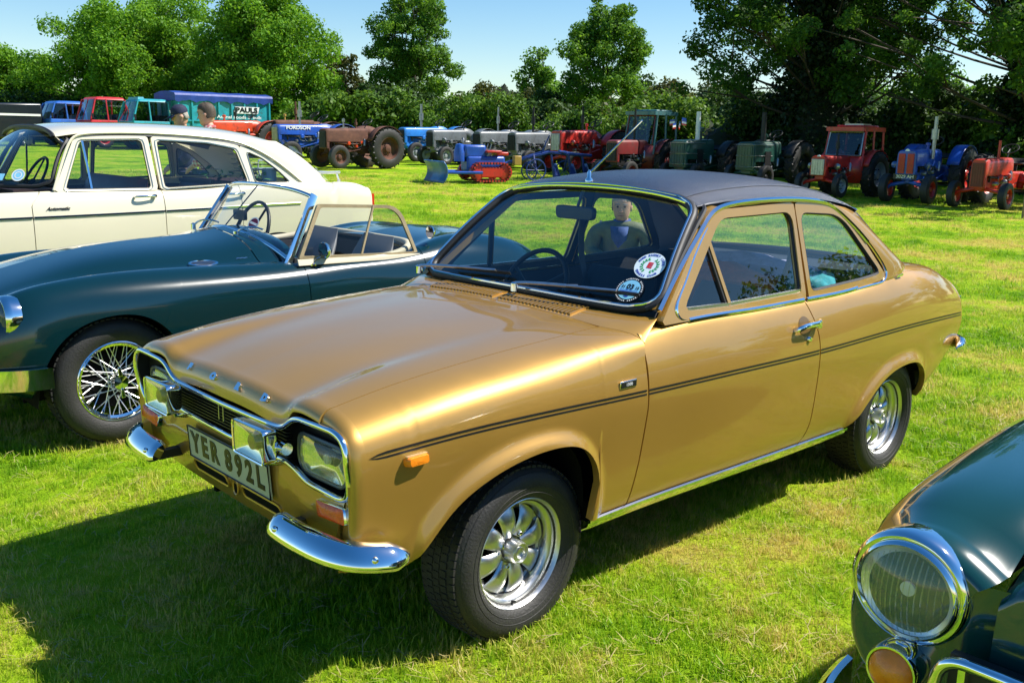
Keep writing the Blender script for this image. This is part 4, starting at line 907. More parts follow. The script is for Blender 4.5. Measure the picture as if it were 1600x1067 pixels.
for q in (-.014, -.005, .005, .014):
    mb = MB(); w_ = .066*sqrt(1-(q/.028)**2); mb.box((0, 0, 0), (2*w_, .003, .004)); mb.v = [tuple(Mb @ Vector((x, y+q, z+.005))) for x, y, z in mb.v]; Mg(mb, 'vent_bar', CHROME, bg_)
mb = MB(); c = SM(-.75, np.array([6.4]))[0]+n0*.004; mb.tube([c+[-.012*k, 0, .004*(k % 2)] for k in range(9)], .0025, 4); Mg(mb, 'script_badge', CHROME, mbon)
# wire wheels
def wire_wheel(parent):
    t = MB(); t.lathe([(.193, -.12), (.21, -.135), (.25, -.148), (.285, -.142), (.308, -.128), (.318, -.11), (.322, -.075), (.318, -.035), (.308, -.012), (.285, .006), (.25, .012), (.215, .004), (.20, -.010), (.19, -.02)], (0, 0, 0), 'y', 64); wh = t.build('wheel', TYRE, parent, angle=50)
    tb = MB()
    for k in range(70):
        a = k*2*pi/70
        for yk in (-.122, -.098, -.075, -.05, -.026):
            M = Matrix.Rotation(-a, 3, 'Y'); tb.box(M @ Vector((0, yk, .318)), (.019, .019, .008), M)
    tr = tb.build('tread', TYRE, wh, angle=0); tr['kind'] = 'stuff'
    r = MB(); r.lathe([(.194, -.018), (.204, -.008), (.205, -.003), (.200, .0), (.195, -.006), (.190, -.02), (.178, -.026), (.176, -.05), (.182, -.08), (.20, -.12)], (0, 0, 0), 'y', 56); rim = r.build('rim', CHROME, wh, angle=40)
    h = MB(); h.lathe([(.05, -.11), (.05, -.03), (.042, -.02), (.042, .010), (.036, .024), (.001, .028)], (0, 0, 0), 'y', 28); h.build('hub', CHROME, rim, angle=30)
    for s in (1, -1):
        e = MB(); e.box((s*.004, .022, s*.055), (.022, .012, .05), Matrix.Rotation(.1, 3, 'Y'), taper=(.6, 1)); e.build('spinner_ear', CHROME, rim, bev=.003)
    b = MB(); b.lathe([(.15, -.10), (.001, -.10)], (0, 0, 0), 'y', 24); b.build('brake_drum', DARK, rim)
    for k in range(48):
        a = k*2*pi/48; lay = k % 2; off = (.42 if (k//2) % 2 else -.42)*(1.2 if lay else .8)
        p0 = (.046*cos(a+off*1.6), -.025 if lay else -.085, .046*sin(a+off*1.6)); p1 = (.179*cos(a), -.030 if not lay else -.055, .179*sin(a)); s_ = MB(); s_.tube([p0, p1], .0024, 4); s_.build('wire_spoke', mat('spoke_silver', (.82, .82, .80), .3, .85), rim)
    return wh
wz = .335; WM = wire_wheel(mg)
put(WM, (MX0-MO[0], .665, wz), .0)
for x, y, rz in ((-2.36, .655, 0), (0, -.665, pi), (-2.36, -.655, pi)): put(copy_tree(WM, mg), (x+MX0-MO[0], y, wz), rz)
# ================================================================ cream saloon
CREAM = mat('cream_paint', (.72, .66, .49), .22, 0, 1.0, var=.03, vscale=1.2)
HG = .06
HO = (-1.1, -5.88, HG)
hw = thing('cream_saloon', 'large cream four-door saloon parked beyond the green roadster', 'car', HO)
def Hb(mb, name, m, parent=None, **k):
    sv_ = mb.v; mb.v = [(x-HO[0], y, z-HG) for x, y, z in sv_]; o = mb.build(name, m, hw if parent is None else parent, **k); mb.v = sv_; return o
HX = [1.15, .8, .3, -.3, -1.0, -1.7, -2.1, -2.6, -3.0, -3.30, -3.40]
def HL(ys_, zs_): return (HX, ys_, zs_)
_y = np.array([.80, .85, .87, .88, .88, .88, .88, .875, .865, .845, .83])
SH = Surf([HL(_y-.13, [.42, .36, .33, .32, .32, .32, .32, .33, .37, .42, .46]), HL(_y-.04, [.50, .46, .44, .43, .43, .43, .43, .44, .46, .50, .52]), HL(_y-.004, [.62]*11), HL(_y, [.78]*11),
 HL(_y-.006, [.89, .895, .90, .905, .912, .925, .933, .940, .945, .945, .94]), HL(_y-.02, [.955, .97, .985, .995, 1.0, 1.005, 1.02, 1.04, 1.04, 1.03, 1.015]), HL(_y-.055, [1.0, 1.03, 1.055, 1.068, 1.07, 1.072, 1.10, 1.118, 1.11, 1.085, 1.05]),
 HL(_y-.10, [1.01, 1.045, 1.075, 1.09, 1.095, 1.09, 1.118, 1.128, 1.118, 1.09, 1.055]), HL(_y-.22, [1.0, 1.04, 1.075, 1.10, 1.10, 1.10, 1.115, 1.115, 1.10, 1.07, 1.035]), HL(_y*0+.25, [1.04, 1.08, 1.12, 1.13, 1.12, 1.12, 1.13, 1.14, 1.115, 1.07, 1.03]), HL(_y*0, [1.06, 1.10, 1.14, 1.145, 1.13, 1.13, 1.14, 1.145, 1.12, 1.07, 1.03])])
HAF = curve([(.84, .32), (.80, .50), (.68, .66), (.48, .71), (.28, .66), (.16, .50), (.12, .32)], 40); HAR = curve([(-1.99, .32), (-2.03, .50), (-2.15, .64), (-2.35, .69), (-2.55, .64), (-2.67, .50), (-2.71, .33)], 40)
hs = spl(HX, [.43, .38, .34, .33, .33, .33, .33, .34, .38, .43, .47])
for s in (1, -1):
    f = (lambda m: m) if s > 0 else (lambda m: m.mirrored())
    c1 = sorted(set(np.round(np.clip([(1.15-x)/1.465 for x in np.r_[np.linspace(1.15, .85, 8), HAF[1:-1, 0], np.linspace(.11, -.315, 10)]], 0, 1), 5)))
    p, Gp = side_patch(SH, lambda z: 1.15, lambda z: -.315-(.0 if z < 1.0 else (z-1.0)*.9), zb_arch(HAF, hs), 7, 0, 30, None, c1)
    e = Gp[0]; rr2 = [e]
    for a in np.linspace(0, pi/2, 6)[1:]: q = e.copy(); q[:, 0] += .08*sin(a); q[:, 1] -= .06*(1-cos(a)); rr2.append(q)
    p.grid(np.array(rr2), flip=True); Hb(f(p), 'front_wing', CREAM)
    p, _ = side_patch(SH, lambda z: -.321-(.0 if z < 1.0 else (z-1.0)*.9), lambda z: -1.335, hs, 7, 24, 24); D1 = Hb(f(p), 'door', CREAM)
    p, _ = side_patch(SH, lambda z: -1.341, lambda z: -2.02, hs, 7, 20, 24, None); D2 = Hb(f(p), 'door', CREAM)
    c1 = sorted(set(np.round(np.clip([(x+2.026)/(-3.38+2.026) for x in np.r_[-2.026, np.linspace(-2.03, -2.70, 30), np.linspace(-2.72, -3.38, 12)]], 0, 1), 5)))
    p, Gp = side_patch(SH, lambda z: -2.026, lambda z: -3.38, zb_arch(HAR, hs), lambda x: float(np.interp(x, [-3.02, -2.96], [10, 7.05])), 0, 36, None, c1)
    e = Gp[-1]; rr2 = [e]
    for a in np.linspace(0, pi/2, 6)[1:]: q = e.copy(); q[:, 0] -= .05*sin(a); q[:, 1] *= 1-.04*(1-cos(a)); q[:, 2] += (.8-q[:, 2])*.12*(1-cos(a)); rr2.append(q)
    p.grid(np.array(rr2)); p.ring(rr2[-1], rr2[-1]*[1, 0, 1], closed=False); Hb(f(p), 'rear_wing', CREAM)
    for x0, x1, pr in ((1.14, -.312, None), (-.324, -1.332, D1), (-1.344, -2.6, D2)):
        mb = MB(); pth = [SH(x, np.array([4]))[0]+[0, .004, 0] for x in np.linspace(x0, x1, 20)]; mb.strip(pth, [(.010, -.003), (.007, .005), (-.007, .005), (-.010, -.003)], up=(0, 0, 1)); Hb(f(mb), 'side_trim', CHROME, pr)
    for x, pr in ((-1.20, D1), (-1.98, D2)):
        y0 = SH(x, np.array([5.3]))[0]; mb = MB(); mb.tube(curve([(x+.10, y0[1]-.01, 1.035), (x+.095, y0[1]+.03, 1.04), (x, y0[1]+.038, 1.042), (x-.05, y0[1]+.03, 1.042)], 12), .010, 8); mb.lathe([(.016, -.03), (.016, .03), (.008, .04)], (x-.06, y0[1], 1.042), 'y', 12); Hb(f(mb), 'door_handle', CHROME, pr)
    # glazing plane
    hy = lambda z: .800-(z-1.09)*.30
    def hp(l, o=0): return np.array([(x, hy(z)+o, z) for x, z in l])
    for ot, it, pr in (([(-.50, 1.085), (-.72, 1.505), (-1.30, 1.520), (-1.315, 1.082)], [(-.585, 1.103), (-.755, 1.472), (-1.245, 1.484), (-1.26, 1.100)], D1), ([(-1.335, 1.082), (-1.325, 1.520), (-1.80, 1.500), (-2.10, 1.452), (-2.165, 1.115)], [(-1.372, 1.100), (-1.368, 1.482), (-1.80, 1.462), (-2.06, 1.415), (-2.128, 1.130)], D2), ([(-2.165, 1.115), (-2.10, 1.452), (-2.30, 1.38), (-2.50, 1.25), (-2.66, 1.105)], [(-2.20, 1.132), (-2.165, 1.392), (-2.30, 1.335), (-2.43, 1.235), (-2.535, 1.128)], None)):
        o_ = resample(rpoly(ot, .03, 4), 70, True); i_ = resample(rpoly(it, .03, 4), 70, True); k = np.argmin(np.hypot(*(i_-o_[0]).T)); i_ = np.roll(i_, -k, 0)
        mb = MB(); mb.ring(hp(o_, .010), hp(i_, .010)); mb.ring(hp(i_, .010), hp(i_, -.012)); mb.ring(hp(o_, -.02), hp(o_, .010)); Hb(f(mb), 'window_frame', CREAM, pr)
        mb = MB(); mb.tube(hp(i_, .004), .006, 5, closed=True); Hb(f(mb), 'window_seal', RUBBER, pr)
        mb = MB(); mb.tube(hp(cc2 := i_.mean(0)+(i_-i_.mean(0))*1.05, .013), .0045, 5, closed=True); Hb(f(mb), 'window_trim', mat('bright_trim', (.62, .61, .55), .25, .8), pr)
        mb = MB(); mb.poly(hp(i_, -.004)); Hb(f(mb), 'window_glass', GLASS, pr)
    mb = MB(); mb.strip(hp([(-.775, 1.105), (-.745, 1.25), (-.775, 1.47)], .004)*0+hp([(-.785, 1.105), (-.782, 1.28), (-.775, 1.472)], .004), [(.006, -.008), (.006, .008), (-.006, .008), (-.006, -.008)], up=(0, 1, 0)); Hb(f(mb), 'quarter_light_bar', CHROME, D1)
    mb = MB(); mb.tube(curve([(-.50, hy(1.10)+.01, 1.10), (-.62, hy(1.36)+.012, 1.36), (-.70, hy(1.47)+.014, 1.49), (-.80, hy(1.51)+.016, 1.525), (-1.3, hy(1.53)+.016, 1.538), (-1.8, hy(1.50)+.016, 1.515), (-2.12, hy(1.45)+.014, 1.465), (-2.40, hy(1.3)+.012, 1.33), (-2.66, hy(1.11)+.012, 1.12)], 40), .011, 6); Hb(f(mb), 'gutter', CREAM)
    # rear pillar
    A = curve([(-2.10, hy(1.46), 1.465), (-2.30, hy(1.38), 1.385), (-2.50, hy(1.25), 1.255), (-2.70, hy(1.08), 1.075)], 12); B = curve([(-2.52, .60, 1.485), (-2.70, .63, 1.38), (-2.88, .665, 1.235), (-3.02, .68, 1.085)], 12)
    mb = MB(); mb.grid(np.array([[A[k]*(1-u)+B[k]*u+[0, .035*sin(pi*u), .014*sin(pi*u)] for u in np.linspace(0, 1, 8)] for k in range(12)])); Hb(f(mb), 'rear_pillar', CREAM)
    mb = MB(); mb.prism([(-3.425, s*.68, .86), (-3.425, s*.80, .86), (-3.425, s*.80, 1.0), (-3.425, s*.70, 1.0)], (-.03, 0, 0)); Hb(mb, 'rear_light', REDL)
mb = MB(); hb = np.array([SH(x, np.linspace(7, 10, 18)) for x in np.linspace(1.15, -.10, 24)]); e = hb[0]; mb.grid(hb)
mb.grid(np.array([[p+[.08*sin(a), 0, -.1*(1-cos(a))] for p in e] for a in np.linspace(0, pi/2, 6)]), flip=True); mb.mirror(); Hb(mb, 'bonnet', CREAM)
mb = MB(); mb.grid(np.array([[(1.22, y, z) for z in np.linspace(.42, .98, 6)] for y in np.linspace(-.8, .8, 12)])); Hb(mb, 'front_panel', CREAM)
mb = MB(); mb.box((1.235, 0, .74), (.03, 1.0, .30)); Hb(mb, 'radiator_grille', CHROME, bev=.02)
for s in (1, -1):
    mb = MB(); mb.lathe([(.10, -.04), (.105, .0), (.095, .02), (.001, .04)], (1.23, s*.66, .78), 'x', 24); Hb(mb, 'headlight', CHROME)
mb = MB(); mb.box((1.30, 0, .50), (.08, 1.7, .12)); Hb(mb, 'bumper', CHROME, bev=.03)
mb = MB(); mb.box((-3.50, 0, .52), (.10, 1.7, .12)); Hb(mb, 'bumper', CHROME, bev=.03)
mb = MB(); mb.box((-1.1, 0, .36), (4.1, 1.5, .10))
for s in (1, -1):
    for A in (HAF, HAR): Q = np.array([(p[0], s*.85, p[1]+.01) for p in A[::3]]); mb.grid(np.stack([Q, Q*[1, 0, 1]+[0, s*.5, 0]]))
Hb(mb, 'underbody', DARK)
# roof
hxr = [-.60, -.75, -1.0, -1.5, -2.0, -2.35, -2.60]
hz = spl(hxr, [1.575, 1.602, 1.618, 1.622, 1.602, 1.560, 1.500]); he = spl(hxr, [1.50, 1.525, 1.540, 1.540, 1.500, 1.440, 1.385]); hwid = spl(hxr, [.63, .655, .665, .665, .665, .655, .63])
mb = MB(); Gh = np.array([[(x, float(hwid(x))*t, float(he(x)+(hz(x)-he(x))*max(0, 1-abs(t)**2.6)**.6)) for t in np.sin(np.linspace(-pi/2, pi/2, 31))] for x in np.linspace(-.60, -2.60, 30)]); mb.grid(Gh, flip=True); mb.ring(Gh[0], Gh[0]+[-.03, 0, -.03], closed=False); Hb(mb, 'roof', CREAM, angle=60)
mb = MB(); mb.grid(Gh[2:-2]-[0, 0, .035]); Hb(mb, 'headlining', MATS['headlining'])
mb = MB(); mb.tube(Gh[0]+[.02, 0, 0], .018, 6); Hb(mb, 'windscreen_peak', RUBBER)
def hws(u, v): b = np.array([-.10-.40*abs(u)**3, .76*u, 1.125]); t = np.array([-.575-.13*abs(u)**3, .63*u, 1.565-.06*u*u]); return b*(1-v)+t*v+np.array([.02, 0, .02])*sin(pi*v)
Gw = rpatch(hws, .08, .2, 26, 13); mb = MB(); mb.grid(Gw); hws_ = Hb(mb, 'windscreen', GLASS); mb = MB(); mb.tube(resample(rloop(Gw), 90, True), .016, 6, closed=True); Hb(mb, 'seal', RUBBER, hws_)
for v_, u_, r_ in ((.20, .93, .05),):
    Mq = basis(tuple(hws(.80, .14)+np.array([.03, .02, .02])), tuple(hws(.85, .14)-hws(.75, .14)), tuple(hws(.8, .2)-hws(.8, .1))); st = Hb(disc(Mq, .052), 'tax_disc', CYAN, hws_); Hb(disc(Mq, .052, .001, .043), 'disc_ring', WHITE, st); Hb(disc(Mq, .030, .001, .022), 'disc_print', WHITE, st)
    Mq = basis(tuple(hws(.64, .10)+np.array([.03, .0, .02])), tuple(hws(.7, .1)-hws(.6, .1)), tuple(hws(.64, .2)-hws(.64, .1))); mb = MB(); mb.poly([Mq @ Vector(p) for p in ((-.05, -.03, 0), (.05, -.03, 0), (.05, .03, 0), (-.05, .03, 0))]); Hb(mb, 'permit', CYAN, hws_)
for a, b in (((-.05, .30, 1.15), (-.13, .68, 1.17)), ((-.04, -.35, 1.16), (-.08, .10, 1.17))):
    mb = MB(); mb.tube([a, (np.array(a)*.5+np.array(b)*.5)+[.0, 0, .04], b], .007, 6); Hb(mb, 'wiper', CHROME)
mb = MB(); Gr = np.array([[(-2.60-.42*v-.03*sin(pi*v)-.06*(1-u*u), (.60+.07*v)*u, 1.50-.375*v) for u in np.linspace(-1, 1, 14)] for v in np.linspace(0, 1, 7)]); mb.grid(Gr); Hb(mb, 'rear_window', GLASS)
MAROON = mat('maroon_leather', (.10, .018, .018), .45, var=.2)
for nm, x, zt, w_ in (('front_seat', -1.15, 1.17, .68), ('rear_seat', -2.05, 1.12, .68)):
    mb = MB(); G = []
    for u in np.linspace(0, 1, 8): G.append([(x-.14*u+.07*(1-u**5)**.5*cos(a), w_*np.sign(sin(a))*abs(sin(a))**.35, .65+(zt-.65)*u) for a in np.linspace(0, 2*pi, 25)[:-1]])
    mb.grid(np.array(G), cv=True); mb.add(G[-1], [tuple(range(24))]); mb.box((x+.22, 0, .68), (.55, 1.34, .18)); Hb(mb, nm, MAROON, bev=.02)
mb = MB(); mb.box((-.42, 0, 1.03), (.35, 1.4, .14)); mb.box((-1.2, .78, .80), (2.0, .02, .5)); mb.box((-1.2, -.78, .80), (2.0, .02, .5)); mb.box((-2.45, 0, 1.09), (.62, 1.3, .03)); Hb(mb, 'cabin_lining', mat('cabin_maroon', (.03, .012, .012), .6))
mb = MB(); M = Matrix.Rotation(radians(60), 3, 'Y'); mb.tube([Vector((-.72, -.38, 1.13))+M @ Vector((.21*cos(a), .21*sin(a), 0)) for a in np.linspace(0, 2*pi, 37)[:-1]], .012, 6, closed=True)
for a in (0, pi): mb.tube([Vector((-.72, -.38, 1.13)), Vector((-.72, -.38, 1.13))+M @ Vector((.21*cos(a), .21*sin(a), 0))], .008, 5)
mb.tube([(-.72, -.38, 1.12), (-.5, -.38, 1.02)], .02, 6); Hb(mb, 'steering_wheel', BLACK)
mb = MB(); mb.box((-.60, 0, 1.46), (.02, .20, .055)); mb.tube([(-.58, 0, 1.46), (-.58, 0, 1.54)], .007, 6); Hb(mb, 'rear_view_mirror', BLACK, bev=.005)
yb = SH(-.55, np.array([4.9]))[0]
Hb(text_mb('Automatic', .036, .002, basis((-.50, yb[1]+.008, .965), (-1, 0, 0), (0, -.1, 1)), .001, 1.1, shear=.45), 'script_badge', INK)
# wheels of the saloon
def plain_wheel(parent, R, r, w_, mt, cap):
    t = MB(); t.lathe([(r, -w_), (r+.03, -w_-.008), (R-.03, -w_-.004), (R-.008, -w_+.012), (R, -w_*.5), (R-.008, -.012), (R-.03, .004), (r+.03, .008), (r, -.004)], (0, 0, 0), 'y', 40); wh = t.build('wheel', TYRE, parent, angle=50)
    q = MB(); q.lathe([(r, -.005), (r-.012, -.012), (r*.8, -.025), (r*.72, -.018), (r*.60, .0), (r*.55, .004)], (0, 0, 0), 'y', 36); rm_ = q.build('rim', mt, wh); q = MB(); q.lathe([(r*.56, .0), (r*.5, .018), (r*.25, .034), (.001, .038)], (0, 0, 0), 'y', 30); q.build('hub_cap', cap, rm_); return wh
w_ = plain_wheel(hw, .335, .20, .16, CREAM, CHROME); put(w_, (.48-HO[0], .80, .335), 0)
for x, y, rz in ((-2.35, .79, 0), (.48, -.80, pi), (-2.35, -.79, pi)): put(copy_tree(w_, hw), (x-HO[0], y, .335), rz)
# luggage rack on the boot lid
RK = mat('rack_metal', (.72, .73, .74), .3, .7)
rk = MB(); z0 = 1.19
rk.tube([(-2.86, .52, z0), (-3.26, .50, z0+.005)], .013, 6); rk.tube([(-2.86, -.52, z0), (-3.26, -.50, z0+.005)], .013, 6)
for x in (-2.90, -3.0, -3.1, -3.22): rk.tube([(x, .52, z0), (x, -.52, z0)], .010, 6)
rk.tube([(-2.92, -.50, z0), (-2.93, -.50, z0+.09), (-3.20, -.48, z0+.095), (-3.21, -.48, z0)], .010, 6)
RKo = Hb(rk, 'luggage_rack', RK)
for x, y in ((-2.92, .50), (-3.22, .50), (-2.92, -.50), (-3.22, -.50)):
    l = MB(); l.tube([(x, y, z0), (x-.02, y+.01, z0-.07)], .010, 6); l.lathe([(.016, -.012), (.016, .012)], (x-.02, y+.01, z0-.075), 'z', 10, cap=True); Hb(l, 'rack_foot', RK, RKo)
# flowers and tin on the parcel shelf
fl = thing('flower_bunch', 'bunch of white flowers behind the cream saloon rear window', 'flowers', (-2.22, -5.38, 1.12))
PET = mat('white_petals', (.75, .78, .66), .7, var=.15, vscale=30); LEAFM = mat('flower_leaf', (.05, .16, .03), .6, var=.3)
rg = np.random.default_rng(9)
for k in range(26):
    c = rg.normal(0, 1, 3)*[.11, .10, .045]+[0, 0, .13]; q = MB()
    for j in range(6):
        a = j*pi/3; d_ = np.array([cos(a), sin(a), .4])*.038; n_ = np.array([-sin(a), cos(a), 0])*.019; q.poly([c, c+d_*.6+n_, c+d_, c+d_*.6-n_])
    q.build('flower_head', PET, fl, angle=0)
q = MB()
for k in range(60):
    c = rg.normal(0, 1, 3)*[.14, .12, .03]+[0, 0, .06]; d_ = rg.normal(0, 1, 3)*.04; n_ = rg.normal(0, 1, 3)*.012; q.poly([c, c+d_*.5+n_, c+d_, c+d_*.5-n_])
o = q.build('foliage', LEAFM, fl, angle=0); o['kind'] = 'stuff'
q = MB(); q.lathe([(.001, 0), (.065, 0), (.065, .12), (.058, .125), (.056, .11), (.001, .108)], (-2.44, -5.28, 1.115), 'z', 24); o = q.build('storage_tin', mat('pale_blue_tin', (.25, .42, .62), .4, var=.1)); tag(o, 'pale blue tin on the cream saloon parcel shelf', 'tin')
# ================================================================ dark green car, nose at the right edge
NG = mat('deep_green_paint', (.006, .045, .040), .14, 0, 1.0, var=.06, vscale=1.5, coat_rough=.015)
NO = (-.6, 2.62, 0)
ng = thing('green_classic_car', 'dark green classic car nose with big chrome headlight rim', 'car', NO)
def Nb(mb, name, m, parent=None, **k):
    sv_ = mb.v; mb.v = [(x-NO[0], y-NO[1], z) for x, y, z in sv_]; o = mb.build(name, m, ng if parent is None else parent, **k); mb.v = sv_; return o
NY = 2.62
NX = [.245, .18, .07, -.12, -.4, -.8, -1.3, -1.8]
def NL(ys_, zs_): return (NX, ys_, zs_)
SN = Surf([NL([1.98, 1.935, 1.90, 1.88, 1.86, 1.85, 1.85, 1.85], [.55, .50, .46, .42, .40, .38, .36, .34]), NL([1.925, 1.89, 1.865, 1.845, 1.825, 1.815, 1.815, 1.815], [.62, .60, .59, .58, .58, .57, .56, .55]), NL([1.912, 1.880, 1.86, 1.845, 1.83, 1.82, 1.82, 1.82], [.72, .72, .73, .74, .75, .75, .74, .72]),
 NL([1.935, 1.912, 1.895, 1.885, 1.875, 1.87, 1.87, 1.87], [.81, .825, .84, .855, .865, .865, .85, .83]), NL([2.00, 1.99, 1.98, 1.975, 1.97, 1.97, 1.97, 1.97], [.875, .90, .92, .935, .945, .945, .93, .90]), NL([2.08, 2.08, 2.08, 2.08, 2.08, 2.08, 2.08, 2.08], [.882, .908, .93, .943, .953, .953, .94, .91]), NL([2.14, 2.145, 2.15, 2.155, 2.16, 2.17, 2.18, 2.19], [.855, .895, .925, .945, .96, .965, .95, .92]),
 NL([2.18, 2.185, 2.19, 2.195, 2.20, 2.21, 2.22, 2.23], [.83, .875, .91, .935, .955, .962, .95, .92])])
for s in (1, -1):
    f = (lambda m: m) if s > 0 else (lambda m: m.mirrored(NY))
    tt = np.linspace(0, 7, 40); G = np.array([SN(x, tt) for x in np.linspace(-1.8, .245, 44)]); e = G[-1]
    c = np.array([.295, 2.045, .72]); rows = []
    for a in np.linspace(0, pi/2, 8)[1:]: q = e.copy(); q[:, 0] += .07*sin(a); q[:, 1] += (c[1]-q[:, 1])*.20*(1-cos(a)); q[:, 2] += (c[2]-q[:, 2])*.16*(1-cos(a)); rows.append(q)
    l_ = rows[-1]; rows += [l_*(1-u)+np.array([.315, 2.06, .68])*u for u in (.3, .6, .95)]
    mb = MB(); mb.grid(np.vstack([G, np.array(rows)]), flip=False); Nb(f(mb), 'front_wing', NG, angle=60)
    # bonnet half
    mb = MB(); tt = np.linspace(0, 1, 16); G = []
    for x in np.linspace(-1.3, .245, 30):
        p = SN(x, np.array([7.0]))[0]; h = .13+.02*(x < 0)*min(1, -x); G.append([(x, p[1]+.008+(NY-p[1]-.008)*u, p[2]-.012*max(0, 1-u*12)+h*sin(u*pi/2)**.8) for u in tt])
    G = np.array(G); e = G[-1]; rows = [e+[.065*sin(a), 0, -.035*(1-cos(a))] for a in np.linspace(0, pi/2, 6)[1:]]; rows += [rows[-1]+[.012, 0, -.12], rows[-1]+[.015, 0, -.40]]
    mb.grid(np.vstack([G, np.array(rows)]), flip=True); Nb(f(mb), 'bonnet', NG)
    yy0 = 2.035 if s > 0 else 2*NY-2.035; M = Matrix.Rotation(radians(-6), 4, 'Y') @ Matrix.Rotation(radians(8*s), 4, 'Z') if False else Matrix.Rotation(radians(4), 4, 'Y')
    c = (.315, yy0, .775)
    mb = MB(); mb.lathe([(.104, -.06), (.110, -.025), (.111, -.006), (.108, .006), (.103, .010), (.101, .004), (.097, .004), (.095, .016), (.090, .020), (.087, .014)], c, 'x', 56, M=M); H = Nb(mb, 'headlight', CHROME)
    mb = MB(); mb.lathe([(.0005, .048), (.03, .045), (.06, .034), (.080, .020), (.088, .012)], c, 'x', 48, M=M); Nb(mb, 'lens', glass('fluted_glass', (.96, .97, .97), 1.2, 1.5, .02, .06), H)
    mb = MB(); mb.lathe([(.0005, -.032), (.03, -.027), (.055, -.014), (.075, .0), (.088, .010)], c, 'x', 40, M=M); Nb(mb, 'reflector', mat('silver_reflector', (.90, .91, .92), .30, .85), H)
    for q in np.linspace(-.072, .072, 15):
        hgt = sqrt(max(0, .078**2-q*q)); mb = MB(); mb.tube([(c[0]+.050-.028*((q*q+v*v)/.0064), c[1]+q, c[2]+v) for v in np.linspace(-hgt, hgt, 9)], .0013, 4); Nb(mb, 'lens_flute', LENS, H)
    mb = MB(); mb.lathe([(.0005, .008), (.014, .005), (.016, -.03)], c, 'x', 16); Nb(mb, 'bulb', MATS['bulb'], H)
    c = (.345, yy0-.0, .622)
    mb = MB(); mb.lathe([(.050, -.06), (.051, .0), (.047, .010), (.043, .010)], c, 'x', 30); I = Nb(mb, 'indicator', CHROME)
    mb = MB(); mb.lathe([(.0005, .034), (.02, .031), (.036, .020), (.043, .006)], c, 'x', 30); Nb(mb, 'lens', AMBER, I)
    # bumper end
for s in (1,):
    gp = rpoly([(.395, 2.115, .50), (.395, 2.135, .715), (.40, 3.105, .715), (.395, 3.125, .50)], .05, 8, closed=False); mb = MB(); mb.tube(gp, .011, 8); gr = Nb(mb, 'grille_surround', CHROME)
    mb = MB(); mb.box((.355, NY, .60), (.02, .96, .22)); Nb(mb, 'grille_mesh', BLACK, gr)
    for k in range(11): mb = MB(); mb.box((.378, 2.17+k*.09, .60), (.02, .012, .22)); Nb(mb, 'grille_bar', CHROME, gr)
for s in (1, -1):
    f = (lambda m: m) if s > 0 else (lambda m: m.mirrored(NY))
    mb = MB(); mb.grid(np.array([[(.305-.25*max(0, y-2.14), y, .42+.40*v) for v in np.linspace(0, 1, 8)] for y in np.linspace(2.04, 2.20, 8)])); Nb(f(mb), 'nose_panel', NG)
bp2 = curve([(.10, 1.83, .42), (.22, 1.85, .42), (.34, 1.92, .42), (.42, 2.1, .42), (.46, 2.35, .42), (.47, 2.62, .42)], 26); bp2 = np.vstack([bp2, (bp2*[1, -1, 1]+[0, 2*NY, 0])[::-1][1:]])
mb = MB(); mb.strip(bp2, [(.045, -.012), (.05, .0), (.03, .02), (0, .026), (-.03, .02), (-.05, 0), (-.045, -.012)], up=(0, 0, 1)); Nb(mb, 'bumper', CHROME)
mb = MB(); mb.box((-.7, NY, .36), (2.0, 1.3, .16)); Nb(mb, 'underbody', DARK)
w_ = plain_wheel(ng, .30, .19, .15, ALLOY, CHROME); put(w_, (-.45-NO[0], 1.86-NO[1]+.14, .30), pi)
put(copy_tree(w_, ng), (-.45-NO[0], -(1.86-NO[1]+.14), .30), 0)
# rear body of the green car, behind the camera's right
mb = MB(); G = []
for x in np.linspace(-1.8, -3.4, 16):
    u = (x+1.8)/-1.6; k = 1-.35*u*u; G.append([(x, NY+.78*k*np.sign(cos(a))*abs(cos(a))**.6, .62+(.32 if sin(a) > 0 else .28)*np.sign(sin(a))*abs(sin(a))**.6*k) for a in np.linspace(0, 2*pi, 33)[:-1]])
G = np.array(G); mb.grid(G, cv=True); mb.add(G[-1], [tuple(range(32))]); Nb(mb, 'rear_body', NG)
mb = MB(); mb.grid(np.array([[(-1.25-.22*v, NY+.56*u, .98+.36*v) for u in np.linspace(-1, 1, 8)] for v in (0, .5, 1)])); Nb(mb, 'windscreen', PX)
# ================================================================ field: placing by bearing
def place(px, d, z_off=0):
    x, y, z = at_dr(d, 0); r = (px-800)/1495.5*(.9778*d+.2095*(1.57-z)); return at_dr(d, r)
def paint(name, c, rough=.42, coat=.25):
    if name in MATS: return MATS[name]
    m = mat(name, c, rough, 0, coat, var=.25, vscale=2.5, bump=.15, bscale=18); nt = m.node_tree; b = nt.nodes['Principled BSDF']; src = b.inputs['Base Color'].links[0].from_socket
    mx = nt.nodes.new('ShaderNodeMix'); mx.data_type = 'RGBA'; fz = nt.nodes.new('ShaderNodeMapRange'); fz.inputs[1].default_value = .52; fz.inputs[2].default_value = .72; fz.inputs[4].default_value = .65
    nt.links.new(noise(nt, 5.5, 6, .7), fz.inputs[0]); nt.links.new(fz.outputs[0], mx.inputs[0]); nt.links.new(src, mx.inputs[6]); mx.inputs[7].default_value = (.055, .042, .030, 1); nt.links.new(mx.outputs[2], b.inputs['Base Color']); return m
IRON = mat('dark_iron', (.02, .02, .021), .5, .3, var=.3, vscale=12); STEEL = mat('grey_steel', (.35, .36, .37), .35, .8, var=.2, vscale=12)
TRG = 'vintage tractors lined up on the field'
